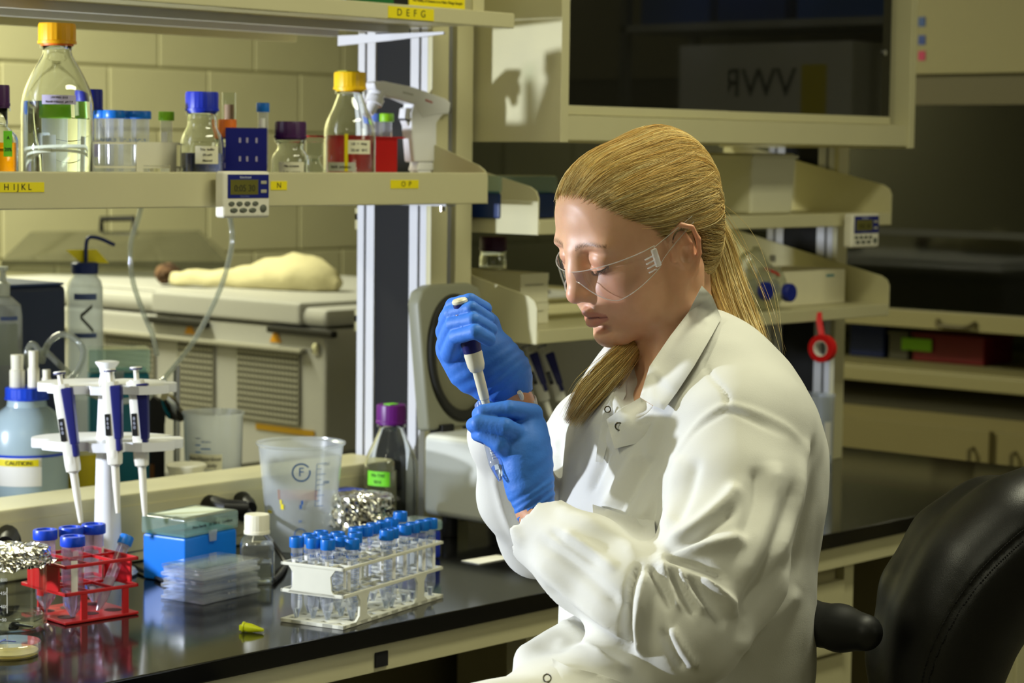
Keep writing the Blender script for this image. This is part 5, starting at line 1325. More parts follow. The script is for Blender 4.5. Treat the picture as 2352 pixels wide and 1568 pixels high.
# ---------------------------------------------------------------- head frame
HY, HP, HR = R_(163.5), R_(23.0), R_(-2.0)
fw = np.array([math.cos(HY)*math.cos(HP), math.sin(HY)*math.cos(HP), -math.sin(HP)]); lf = np.array([-math.sin(HY), math.cos(HY), 0]); up_ = np.cross(fw, lf)
lf2 = math.cos(HR)*lf+math.sin(HR)*up_; up2 = -math.sin(HR)*lf+math.cos(HR)*up_
HM = np.array([fw, lf2, up2]).T; HS = 1.05
H0 = PX(1485, 557, 2.70)
def h2w(p): return H0+(np.asarray(p, float)*HS) @ HM.T
def w2h(p): return ((np.asarray(p, float)-H0) @ HM)/HS
# ---------------------------------------------------------------- head and neck (local frame, metres)
def sculpt_head():
    v = Vol((-.125, -.10, -.275), (.14, .10, .155), .00165)
    both = (1, -1)
    v.ell((-.003, 0, .043), (.084, .070, .068))
    v.ell((.042, 0, .050), (.052, .061, .056), .03)
    v.ell((.040, 0, -.008), (.050, .059, .066), .03)
    for s in both:
        v.chain([(-.004, s*.056, -.012), (.004, s*.050, -.046), (.040, s*.034, -.067), (.073, s*.014, -.077)], [.018, .018, .0155, .014], .022)
        v.ell((.060, s*.042, -.010), (.024, .021, .019), .02)
        v.ell((.056, s*.035, -.040), (.030, .022, .033), .02)
        v.ell((.082, s*.027, .0340), (.013, .026, .0085), .014)
    v.ell((.084, 0, -.0770), (.0160, .019, .0135), .014)
    v.ell((.073, 0, -.047), (.028, .029, .025), .018)
    for s in both: v.ell((.080, s*.020, -.026), (.017, .014, .022), .014)
    v.ell((.087, 0, .026), (.012, .014, .016), .014)
    for s in both:                                       # eye sockets, lids
        v.ell((.100, s*.0315, .0205), (.0165, .0185, .0125), .012, 'cut')
        v.ell((.0800, s*.0310, .0190), (.0135, .0165, .0130), .004)
        v.chain([(.0905, s*.019, .0100), (.0930, s*.030, .0075), (.0880, s*.043, .0095)], [.0016, .0022, .0015], .004)
    v.chain([(.090, 0, .024), (.0985, 0, .006), (.1085, 0, -.0130)], [.0075, .0085, .0090], .018)
    v.ell((.1105, 0, -.0165), (.0092, .0088, .0085), .008)
    for s in both:
        v.ell((.0990, s*.0108, -.0195), (.0105, .0060, .0075), .007)
        v.ell((.1045, s*.0060, -.0265), (.0055, .0030, .0030), .002, 'cut')
    v.cone((.1035, 0, -.031), (.1030, 0, -.043), .0014, .0016, .003, 'cut')
    # lips
    mz = .0075
    for s in both:
        v.chain([(.0850, s*.0245, -.0548+mz), (.0955, s*.0140, -.0513+mz), (.1015, s*.0045, -.0487+mz), (.1010, 0, -.0497+mz)], [.0018, .0034, .0042, .0042], .0035)
        v.chain([(.0850, s*.0230, -.0562+mz), (.0950, s*.0130, -.0610+mz), (.0990, s*.0045, -.0628+mz), (.0992, 0, -.0630+mz)], [.0018, .0044, .0056, .0056], .0035)
    v.chain([(.0862, -.0255, -.0553+mz), (.0985, -.013, -.0556+mz), (.1062, 0, -.0552+mz), (.0985, .013, -.0556+mz), (.0862, .0255, -.0553+mz)], [.0012, .0012, .0013, .0012, .0012], .0012, 'cut')
    v.ell((.094, 0, -.0645), (.006, .015, .0030), .010, 'cut')
    # ears
    for s in both:
        e = lambda x, z, o=0.: (x*.86+.012, s*(.0690+(-x)*.36+o*.9), z*1.0-.005)
        v.ell(e(-.013, .002, -.001), (.0130, .0045, .0245), .006)
        v.chain([e(.003, .004, .002), e(.004, .018, .002), e(-.003, .029, .003), e(-.015, .0325, .0035), e(-.0265, .0250, .004), e(-.0300, .010, .004), e(-.0270, -.006, .003), e(-.0180, -.020, .002), e(-.0090, -.028, .001)], [.0024, .0028, .0030, .0031, .0031, .0030, .0028, .0030, .0042], .002)
        v.chain([e(-.016, .020, .001), e(-.0205, .006, .0022), e(-.0170, -.010, .002), e(-.009, -.018, .001)], [.0022, .0024, .0024, .0022], .003)
        v.ell(e(-.0085, -.002, .0065), (.0068, .0050, .0096), .003, 'cut')
        v.ell(e(-.022, .018, .0065), (.0028, .0035, .008), .003, 'cut')
        v.ell(e(-.006, -.027, .000), (.0052, .0036, .0056), .004)
        v.ell(e(.0045, -.003, .002), (.0034, .0028, .0050), .003)
    # neck follows the body below the tilted head
    nb_, nm_ = w2h(PX(1552, 905, 2.72)), w2h(PX(1548, 775, 2.715))
    v.chain([(-.020, 0, -.020), nm_, nb_, w2h(PX(1500, 985, 2.67))], [.050, .046, .052, .042], .014)
    st = w2h(PX(1452, 840, 2.60)); 
    v.cone((-.012, .058, -.030), w2h(PX(1490, 900, 2.66)), .006, .006, .025)     # neck muscle, near side
    return v
hv = sculpt_head()
pts, tri, quad = hv.mesh()
sm = lambda x, a, b: np.clip((x-a)/(b-a), 0, 1)
_p = pts; _s = np.abs(_p[:, 1])
fore = sm(_p[:, 2], .036, .050)
cheek = sm(_s, .026, .040)*sm(.095-_p[:, 0], 0, .012)*(1-np.exp(-(((_p[:, 0]+.008)/.034)**2+((_s-.075)/.016)**2+(_p[:, 2]/.034)**2)*1.0))*(1-np.exp(-(((_s-.033)/.02)**2+((_p[:, 2]-.017)/.014)**2)**2))
ear_w = np.exp(-((((_p[:, 0]+.010)/.040)**2+((_p[:, 2]+.002)/.044)**2)**4))*sm(_s, .056, .064)
wts = np.clip(np.maximum(fore, cheek*.9), 0, 1)*(1-ear_w)
pts = relax(pts, quad, 1, .35); pts = relax(pts, quad, 45, .5, wts)
# skin colour: lips, blush, brows, lash shadow by place on the face
def near(p, c, r): return np.exp(-(((p-np.array(c))/np.array(r))**2).sum(1))
skin = np.tile(np.array(lin((226, 176, 142))), (len(pts), 1))
def blend(c, w): 
    global skin
    w = np.clip(w, 0, 1)[:, None]; skin = skin*(1-w)+np.array(lin(c))*w
sy = np.abs(pts[:, 1]); ps_ = np.stack([pts[:, 0], sy, pts[:, 2]], 1)
blend((222, 140, 112), .45*near(ps_, (.075, .040, -.020), (.03, .022, .024)))
blend((214, 130, 104), .45*near(pts, (.112, 0, -.018), (.014, .014, .012)))
blend((214, 122, 96), .40*near(ps_, (-.02, .085, .005), (.03, .02, .035)))
lz = pts[:, 2]; ly = sy/.0255
lipw = (ly < 1)*(pts[:, 0] > .080)*np.exp(-(np.maximum(0, np.maximum(-.0577+.0075*ly**2-lz, lz-(-.0387-.0065*ly**1.5)))/.0010)**2)
blend((198, 124, 108), .7*lipw)
blend((120, 50, 46), .8*(ly < 1.02)*(pts[:, 0] > .078)*np.exp(-((lz+.0479)/.0011)**2))
bt = (sy-.012)/.040
bz_ = .0370+.0055*np.sin(np.clip(bt, 0, 1)*2.6)-.004*np.clip(bt, 0, 1)
brow = (bt > 0)*(bt < 1)*(pts[:, 0] > .06)*np.exp(-((lz-bz_)/(.0032*(1.05-.5*bt)))**2)*(.7+.3*np.sin(pts[:, 1]*2600+pts[:, 2]*1800))
blend((92, 64, 40), .95*brow)
blend((196, 132, 108), .5*near(ps_, (.088, .031, .014), (.02, .018, .010)))
head_me = np_mesh('head', h2w(pts), quad)
set_col(head_me, 'skin', skin)
SKIN = bpy.data.materials.new('skin'); SKIN.use_nodes = True
nt = SKIN.node_tree; b = nt.nodes['Principled BSDF']; at = nt.nodes.new('ShaderNodeVertexColor'); at.layer_name = 'skin'
tcn = nt.nodes.new('ShaderNodeTexCoord'); nz_ = nt.nodes.new('ShaderNodeTexNoise'); nz_.inputs['Scale'].default_value = 55; nz_.inputs['Detail'].default_value = 6
mxc = nt.nodes.new('ShaderNodeMix'); mxc.data_type = 'RGBA'; mxc.blend_type = 'MULTIPLY'; mxc.inputs[0].default_value = .35
rmp = nt.nodes.new('ShaderNodeValToRGB'); rmp.color_ramp.elements[0].position = .35; rmp.color_ramp.elements[1].position = .65; rmp.color_ramp.elements[0].color = (.82, .70, .64, 1)
nt.links.new(tcn.outputs['Object'], nz_.inputs['Vector']); nt.links.new(nz_.outputs['Fac'], rmp.inputs[0]); nt.links.new(at.outputs[0], mxc.inputs[6]); nt.links.new(rmp.outputs[0], mxc.inputs[7]); nt.links.new(mxc.outputs[2], b.inputs['Base Color'])
n3 = nt.nodes.new('ShaderNodeTexNoise'); n3.inputs['Scale'].default_value = 900; bp3 = nt.nodes.new('ShaderNodeBump'); bp3.inputs['Strength'].default_value = .12; bp3.inputs['Distance'].default_value = .0006
nt.links.new(tcn.outputs['Object'], n3.inputs['Vector']); nt.links.new(n3.outputs['Fac'], bp3.inputs['Height']); nt.links.new(bp3.outputs['Normal'], b.inputs['Normal'])
b.inputs['Roughness'].default_value = .44; b.inputs['Specular IOR Level'].default_value = .5
b.inputs['Subsurface Weight'].default_value = .35; b.inputs['Subsurface Radius'].default_value = (1, .35, .2); b.inputs['Subsurface Scale'].default_value = .004
wpart('head', head_me, SKIN)
# eyelashes: dark fringe along the lowered lids
LASH = mat('lash_brown', (46, 32, 24), .6)
for s in (1, -1):
    bm = bmesh.new()
    line = [(.0862, s*.0165, .0125), (.0915, s*.0225, .0095), (.0937, s*.0300, .0082), (.0915, s*.0385, .0090), (.0855, s*.0462, .0125)]
    sp = spline(line, 6); add_tube(bm, [tuple(h2w(q)) for q in sp], [.0004+.0005*math.sin(math.pi*i/(len(sp)-1)) for i in range(len(sp))], 6)
    for i, q in enumerate(sp):
        for j in range(2):
            o_ = np.array([.0040, s*(.0002+(i-12)*.00012), -.0034-.0005*j]); a_ = np.array(q)+np.array([0, s*.0005*j, 0])
            add_tube(bm, [tuple(h2w(a_)), tuple(h2w(a_+o_*.6+np.array([0, 0, -.0008]))), tuple(h2w(a_+o_))], [.00018, .00014, .00005], 4)
    o = wpart('eyelashes', None, LASH) if False else None
    me = bpy.data.meshes.new('eyelashes'); bm.to_mesh(me); bm.free(); finish(me); e_ = wpart('eyelashes', me, LASH); e_['kind'] = 'stuff'
# ---------------------------------------------------------------- hair
HAIRM = bpy.data.materials.new('blonde_hair'); HAIRM.use_nodes = True
nt = HAIRM.node_tree; b = nt.nodes['Principled BSDF']; at = nt.nodes.new('ShaderNodeVertexColor'); at.layer_name = 'strand'
nt.links.new(at.outputs[0], b.inputs['Base Color']); b.inputs['Roughness'].default_value = .42; b.inputs['Specular IOR Level'].default_value = .35
b.inputs['Anisotropic'].default_value = .5
HC = [lin(c) for c in ((198, 164, 96), (222, 190, 118), (236, 208, 138), (246, 222, 158), (252, 236, 182), (172, 138, 78))]
def sculpt_scalp():
    v = Vol((-.135, -.11, -.11), (.11, .11, .16), .0022)
    v.ell((-.006, 0, .046), (.0920, .077, .0730))
    v.ell((.030, 0, .053), (.062, .067, .060), .03)
    v.ell((-.048, 0, .052), (.046, .058, .062), .03)
    v.ell((-.040, 0, -.006), (.047, .063, .062), .03)
    X, Y, Z = v.grid(); aY = np.abs(Y)
    # hairline: forehead sweeping down the temple, over and behind the ear to the nape
    c1 = .74*(X-.083)-.67*(Z-.085)+.35*np.maximum(aY-.030, 0)*1.2
    c2 = np.minimum(X+.020+.0*Z, 0)*0+(X+.026)
    low = np.maximum(X+.024, -(Z+.095))                        # hair behind the ear down to the nape
    cut = np.minimum(np.maximum(c1, .028-Z-.25*np.minimum(X, 0)), low)
    v.f = np.maximum(v.f+.0085*np.clip(1+cut/.034, 0, 1)**1.4, cut).astype(np.float32)
    return v
sv = sculpt_scalp()
full = Vol((-.135, -.11, -.11), (.11, .11, .16), .0022)
full.ell((-.006, 0, .046), (.0920, .077, .0730)); full.ell((.030, 0, .053), (.062, .067, .060), .03); full.ell((-.048, 0, .052), (.046, .058, .062), .03); full.ell((-.040, 0, -.006), (.047, .063, .062), .03)
spts, st_, sq = sv.mesh(); spts = relax(spts, sq, 3, .5)
sc_me = np_mesh('hair', h2w(spts), sq)
set_col(sc_me, 'strand', np.tile(np.array(lin((126, 100, 54))), (len(spts), 1)))
hair = wpart('hair', sc_me, HAIRM)
cen = np.array([-.015, 0, .045])
def surf_r(dirs):
    """distance from the skull centre to the hair surface along unit directions"""
    lo = np.zeros(dirs.shape[:-1])+.03; hi = lo*0+.16
    for _ in range(18):
        m = (lo+hi)/2; ins = full.sample(cen+dirs*m[..., None]) < 0
        lo = np.where(ins, m, lo); hi = np.where(ins, hi, m)
    return (lo+hi)/2
def strands_mesh(name, curves, widths, cols, parent=None, flat=True):
    """curves (n,m,3) -> thin three sided tubes in one mesh"""
    n, m, _ = curves.shape; t = np.gradient(curves, axis=1); t /= np.maximum(np.linalg.norm(t, axis=2, keepdims=True), 1e-9)
    a = np.cross(t, np.array([.3, .5, .81])); a /= np.maximum(np.linalg.norm(a, axis=2, keepdims=True), 1e-9); b_ = np.cross(t, a)
    ring = [curves+(a*math.cos(q)+b_*math.sin(q))*widths[:, :, None] for q in (0, 2.094, 4.189)]
    V = np.stack(ring, 2).reshape(-1, 3); idx = np.arange(n*m*3).reshape(n, m, 3)
    Q = []
    for k in range(3):
        k2 = (k+1) % 3; Q.append(np.stack([idx[:, :-1, k], idx[:, :-1, k2], idx[:, 1:, k2], idx[:, 1:, k]], -1).reshape(-1, 4))
    me = np_mesh(name, V, np.concatenate(Q)); set_col(me, 'strand', np.repeat(cols.reshape(-1, 3), 3, 0))
    return me
def strand_cols(n, m, rnd, tipw=.0):
    base = np.array(HC)[rnd.integers(0, len(HC), n)]; v_ = rnd.uniform(.75, 1.2, (n, 1)); return np.repeat((base*v_)[:, None, :], m, 1)
rnd = np.random.default_rng(5)
# strands combed back from the hairline to the gathering point at the back of the crown
NS, MS = 9000, 20
tt = np.linspace(0, 1, MS)
G = np.array([-.092, .012, .058])
az = rnd.uniform(-1.0, 1.0, NS)*1.0
# start points along hairline curve (angle phi round the face), plus some inner starts
phi = rnd.uniform(-1, 1, NS); inner = rnd.uniform(0, 1, NS)**1.6
hx = .084-.064*np.abs(phi)**1.4; hy = .074*np.sign(phi)*np.abs(phi)**.8; hz = .084-.052*np.abs(phi)**1.6
start = np.stack([hx, hy, hz], 1)+rnd.normal(0, .0022, (NS, 3)); start[:, 0] -= inner*.10; start[:, 2] += inner*.03*(1-np.abs(phi))
low = np.abs(phi) > .86
start[low, 2] -= rnd.uniform(0, .02, low.sum()); 
d0 = start-cen; d0 /= np.linalg.norm(d0, axis=1, keepdims=True); d1 = G+np.stack([0*phi, .020*phi, .030*(.35-inner)-.018*np.abs(phi)], 1)+rnd.normal(0, 1, (NS, 3))*np.array([.002, .0035, .004])-cen
d1[:, 2] -= .030*np.maximum(np.abs(phi)-.55, 0)*2; d1 /= np.linalg.norm(d1, axis=1, keepdims=True)
mid = d0*.5+d1*.5; mid[:, 1] += .16*phi; mid[:, 2] -= .10*np.abs(phi); mid /= np.linalg.norm(mid, axis=1, keepdims=True)
w0, w1, w2 = (1-tt)**2, 2*tt*(1-tt), tt**2
D = d0[:, None]*w0[None, :, None]+mid[:, None]*w1[None, :, None]+d1[:, None]*w2[None, :, None]
D /= np.linalg.norm(D, axis=2, keepdims=True)
clump = (np.sin(phi*41+inner*7)*.5+.5)*(.6+.4*np.sin(phi*17+inner*19+1))
rr_ = surf_r(D)+(.0002+.0022*clump[:, None]*np.sin(np.pi*tt)[None]+rnd.uniform(0, .0010, (NS, 1)))*np.clip(tt*8, .25, 1)[None]-.0072*np.clip(1-tt*4.5, 0, 1)[None]**1.4*np.clip(1-inner*6, 0, 1)[:, None]
C = cen+D*rr_[..., None]
C += (rnd.normal(0, .00035, (NS, 1, 3))*np.sin(np.pi*tt)[None, :, None])
wd = np.full((NS, MS), .00019)*np.clip(np.sin(np.pi*np.clip(tt*.92+.08, 0, 1))*3, .3, 1)[None]*rnd.uniform(.7, 1.35, (NS, 1))
cols = strand_cols(NS, MS, rnd)*(.78+.5*clump[:, None, None])
me = strands_mesh('hair_strands', h2w(C), wd, cols); hs = obj('hair_strands', me, HAIRM, hair); hs['kind'] = 'stuff'
# nape strands: from behind the ear and the lower back of the head toward the tie
NB = 4200
a0 = rnd.uniform(-1.9, 1.9, NB); z0 = rnd.uniform(-.090, .03, NB)
st0 = np.stack([-.022-.055*np.cos(a0*.78), .066*np.sin(a0*.9), z0], 1); d0 = st0-cen; d0 /= np.linalg.norm(d0, axis=1, keepdims=True)
tie = np.array([-.088, .006, -.012]); d1 = tie+rnd.normal(0, .010, (NB, 3))-cen; d1 /= np.linalg.norm(d1, axis=1, keepdims=True)
D = d0[:, None]*(1-tt)[None, :, None]+d1[:, None]*tt[None, :, None]; D /= np.linalg.norm(D, axis=2, keepdims=True)
C = cen+D*(surf_r(D)+rnd.uniform(.0, .0022, (NB, 1)))[..., None]
me = strands_mesh('nape_strands', h2w(C), np.full((NB, MS), .0002), strand_cols(NB, MS, rnd)*.95); hs = obj('nape_strands', me, HAIRM, hair); hs['kind'] = 'stuff'
# pony tail and the lock falling over the far shoulder, as bundles along guide curves
def bundle(name, guide, radii, n, m, flat=(1, 1), seed=1, frizz=.0006, clumps=14):
    rg = np.random.default_rng(seed); g = np.array(spline(guide, 12)); s_ = np.linspace(0, 1, len(g)); tq = np.linspace(0, 1, m)
    g = np.stack([np.interp(tq, s_, g[:, i]) for i in range(3)], 1); rad = np.interp(tq, np.linspace(0, 1, len(radii)), radii)
    t = np.gradient(g, axis=0); t /= np.linalg.norm(t, axis=1, keepdims=True); side = np.cross(t, -cF); side /= np.linalg.norm(side, axis=1, keepdims=True); dep = np.cross(t, side)
    ck = rg.integers(0, clumps, n); ca_ = rg.uniform(0, 2*math.pi, clumps); cr = np.sqrt(rg.uniform(0, 1, clumps))
    off = np.stack([cr[ck]*np.cos(ca_[ck]), cr[ck]*np.sin(ca_[ck])], 1)*.72+rg.normal(0, .15, (n, 2))
    spread = 1+rg.normal(0, .12, (n, 1))*tq[None]
    tw = .35*np.sin(tq*3.1+ca_[ck][:, None])*tq[None]
    ox = off[:, :1]*np.cos(tw)-off[:, 1:]*np.sin(tw); oy = off[:, :1]*np.sin(tw)+off[:, 1:]*np.cos(tw)
    C = g[None]+side[None]*(ox*spread*rad[None]*flat[0])[..., None]+dep[None]*(oy*rad[None]*flat[1])[..., None]
    wave = np.sin(tq[None]*rg.uniform(3, 9, (n, 1))+rg.uniform(0, 6, (n, 1)))
    C += side[None]*(wave*frizz*rg.normal(0, 1.6, (n, 1)))[..., None]+dep[None]*(wave*frizz)[..., None]
    ln = rg.uniform(.80, 1.0, (n, 1)); idx = (tq[None]*ln)*(m-1); i0 = np.floor(idx).astype(int).clip(0, m-2); fr = (idx-i0)[..., None]
    C = np.take_along_axis(C, i0[..., None], 1)*(1-fr)+np.take_along_axis(C, (i0+1)[..., None], 1)*fr
    w_ = np.full((n, m), .00025)*np.clip((1-tq)*6, .25, 1)[None]*rg.uniform(.7, 1.3, (n, 1))
    cc = strand_cols(n, m, rg)*(.80+.45*rg.uniform(0, 1, clumps)[ck])[:, None, None]
    o = obj(name, strands_mesh(name, C, w_, cc), HAIRM, hair); o['kind'] = 'stuff'; return o
bundle('pony_tail', [PX(1612, 500, 2.745), PX(1640, 560, 2.76), PX(1662, 640, 2.76), PX(1694, 720, 2.74), PX(1730, 785, 2.715), PX(1762, 838, 2.70)], [.018, .022, .024, .022, .015, .005], 9000, 24, (1.0, .55), 3, .0012)
bundle('flyaway_hair', [PX(1600, 440, 2.74), PX(1650, 520, 2.76), PX(1690, 600, 2.77), PX(1735, 700, 2.75), PX(1790, 850, 2.70)], [.018, .026, .030, .034, .028], 26, 30, (1.1, .8), 17, .006, 40)
# ---------------------------------------------------------------- safety glasses
LENS = thin('clear_lens', (244, 245, 246), .02, haze=.03, hazec=(235, 235, 240), fres=1.6)
LEDGE = thin('bright_lens_edge', (244, 246, 247), .05, haze=.42, hazec=(250, 250, 246), fres=1.7)  # whitened plastic: the highlight on the lens edges is put into the colour
gl = thing('safety_glasses', 'clear wraparound safety glasses on the woman', 'glasses', tuple(h2w((.10, 0, 0))))
G0 = np.array(gl.location)
def lens_pt(th, z): th = R_(th); return h2w((.026+.084*math.cos(th)-.10*max(0, abs(z))*.3, .079*math.sin(th), z))
def ztop(th): return .0135+.0035*math.cos(R_(min(abs(th), 40)*4.5))*-.3+.0055*(abs(th)/80)**2
def zbot(th):
    a = abs(th)
    if a < 11: return -.001+.004*math.cos(a/11*math.pi/2)
    u_ = (a-11)/69; return -.001-.0265*math.sin(min(1, u_*2.1)*math.pi/2)+.0225*max(0, (u_-.40)/.60)**1.4
ths = np.linspace(-80, 80, 65); bm = bmesh.new(); rows = []
for th in ths: rows.append([bm.verts.new(tuple(lens_pt(th, zbot(th)+(ztop(th)-zbot(th))*k/8)-G0)) for k in range(9)])
for a_, b_ in zip(rows, rows[1:]):
    for k in range(8): bm.faces.new((a_[k], b_[k], b_[k+1], a_[k+1]))
obj('lens', bm, LENS, gl)
tube('rim', [tuple(lens_pt(t_, ztop(t_))-G0) for t_ in ths], .0006, LEDGE, gl, n=6)  # edge highlight of the lens drawn as a thin pale tube
tube('rim', [tuple(lens_pt(t_, zbot(t_))-G0) for t_ in ths], .0006, LEDGE, gl, n=6)
for s in (1, -1):
    nzp = [h2w(q)-G0 for q in ((.1035, s*.006, .010), (.1030, s*.0105, -.002), (.0985, s*.0130, -.012))]
    tube('nose_pad', [tuple(q) for q in nzp], .0012, LEDGE, gl, n=8)
    bm = bmesh.new()
    for k in range(10):
        f = k/9; x_ = .042-.060*f; z1_, z0_ = .0185+.012*f, -.0035+.027*f**.8
        y_ = s*(.0785+.002*math.sin(f*3)); 
        a_ = bm.verts.new(tuple(h2w((x_, y_, z1_))-G0)); b_ = bm.verts.new(tuple(h2w((x_, y_, z0_))-G0))
        if k: bm.faces.new((pa_, a_, b_, pb2_))
        pa_, pb2_ = a_, b_
    obj('temple', bm, LENS, gl)
    tube('temple_edge', [tuple(h2w((.042-.060*f, s*.0785, .0185+.012*f))-G0) for f in np.linspace(0, 1, 8)], .00055, LEDGE, gl, n=6)
    tube('temple_edge', [tuple(h2w((.042-.060*f, s*.0785, -.0035+.027*f**.8))-G0) for f in np.linspace(0, 1, 8)], .00055, LEDGE, gl, n=6)
    bm = bmesh.new()
    Mh = Matrix(((HM[0, 0], HM[0, 1], HM[0, 2], 0), (HM[1, 0], HM[1, 1], HM[1, 2], 0), (HM[2, 0], HM[2, 1], HM[2, 2], 0), (0, 0, 0, 1)))
    c_ = h2w((.044, s*.0800, .007))-G0
    add_box(bm, -.0035, .0035, -.0022, .0022, -.0105, .0115, .001, 2, T(*c_) @ Mh); obj('hinge', bm, LEDGE, gl)
    for k in range(4):
        c_ = h2w((.053, s*.0797, .011-.0052*k))-G0; bm = bmesh.new(); add_box(bm, -.0055, .0055, -.0012, .0012, -.0006, .0006, 0, 1, T(*c_) @ Mh); obj('ridge', bm, LEDGE, gl)
gl.parent = None

def core(name, guide, radii, flat):
    g = spline(guide, 8); bm = bmesh.new(); r_ = np.interp(np.linspace(0, 1, len(g)), np.linspace(0, 1, len(radii)), radii)
    add_tube(bm, [tuple(q) for q in g], [(a*flat[0], a*flat[1]) for a in r_], 14)
    me = bpy.data.meshes.new(name); bm.to_mesh(me); bm.free(); finish(me); set_col(me, 'strand', np.tile(np.array(lin((150, 120, 66))), (len(me.vertices), 1))); return obj(name, me, HAIRM, hair)
core('pony_core', [PX(1612, 490, 2.745), PX(1640, 560, 2.765), PX(1660, 640, 2.765), PX(1690, 720, 2.745), PX(1735, 795, 2.722)], [.014, .016, .016, .013, .003], (.75, .8))
# ================================================================ lab coat
COATM = mat('lab_coat_cotton', (218, 217, 210), .85, bump=.10, bscale=700, sheen=.15)
def sculpt_coat():
    v = Vol((1.52, 1.20, .66), (2.48, 2.08, 1.36), .0042)
    # torso: chest, waist, hips
    c = lambda x, y, d: PX(x, y, d)
    ax_f = np.array([-.985, .17, 0]); ax_l = np.array([-.17, -.985, 0])     # facing, her left
    Rm = np.array([ax_f, ax_l, [0, 0, 1]]).T
    sh = c(1585, 960, 2.705)
    v.ell(c(1580, 1060, 2.70), (.115, .172, .190), 0, R=Rm)
    v.ell(c(1595, 1015, 2.72), (.100, .172, .105), .05, R=Rm)
    v.ell(c(1575, 1290, 2.69), (.120, .165, .200), .06, R=Rm)
    v.ell(c(1575, 1520, 2.69), (.135, .165, .170), .06, R=Rm)
    v.ell(c(1690, 1110, 2.72), (.070, .115, .150), .05, R=Rm)              # back
    v.cone(c(1560, 880, 2.72), c(1570, 940, 2.71), .058, .095, .05)        # base of neck
    # shoulders
    v.chain([c(1600, 915, 2.66), c(1695, 990, 2.585)], [.070, .072], .05)
    v.chain([c(1500, 930, 2.79), c(1375, 1000, 2.86)], [.058, .056], .05)
    # near arm: shoulder - elbow - wrist
    v.chain([c(1705, 1000, 2.575), c(1690, 1130, 2.53), c(1655, 1290, 2.475), c(1585, 1450, 2.43)], [.072, .072, .070, .058], .030)
    v.chain([c(1580, 1448, 2.43), c(1470, 1385, 2.45), c(1350, 1295, 2.505), c(1246, 1222, 2.560)], [.058, .057, .051, .043], .020)
    v.cone(c(1350, 1475, 2.56), c(1215, 1507, 2.50), .035, .016, .02)
    # far arm
    v.chain([c(1372, 1002, 2.87), c(1300, 1100, 2.88), c(1240, 1235, 2.85)], [.056, .052, .046], .035)
    v.chain([c(1238, 1238, 2.85), c(1188, 1140, 2.78), c(1163, 1000, 2.70), c(1172, 925, 2.675)], [.046, .045, .042, .032], .022)
    # lap: coat skirt over the thighs
    v.chain([c(1560, 1640, 2.62), c(1340, 1710, 2.45), c(1120, 1730, 2.33)], [.100, .088, .075], .05)
    v.chain([c(1500, 1640, 2.80), c(1300, 1700, 2.66), c(1120, 1715, 2.55)], [.095, .085, .07], .05)
    # open front: throat opening in a V
    v.chain([c(1510, 790, 2.66), c(1485, 850, 2.63), c(1462, 905, 2.60), c(1440, 945, 2.57)], [.058, .044, .026, .008], .008, 'cut')
    # sleeve ends are open
    v.cone(c(1252, 1226, 2.557), c(1190, 1178, 2.59), .037, .056, .002, 'cut')
    v.cone(c(1172, 924, 2.675), c(1172, 870, 2.665), .025, .040, .002, 'cut')
    return v
cv = sculpt_coat(); pts, tri, quad = cv.mesh(); pts = relax(pts, quad, 2, .5)
keep = None
nrm = vnormals(pts, quad)
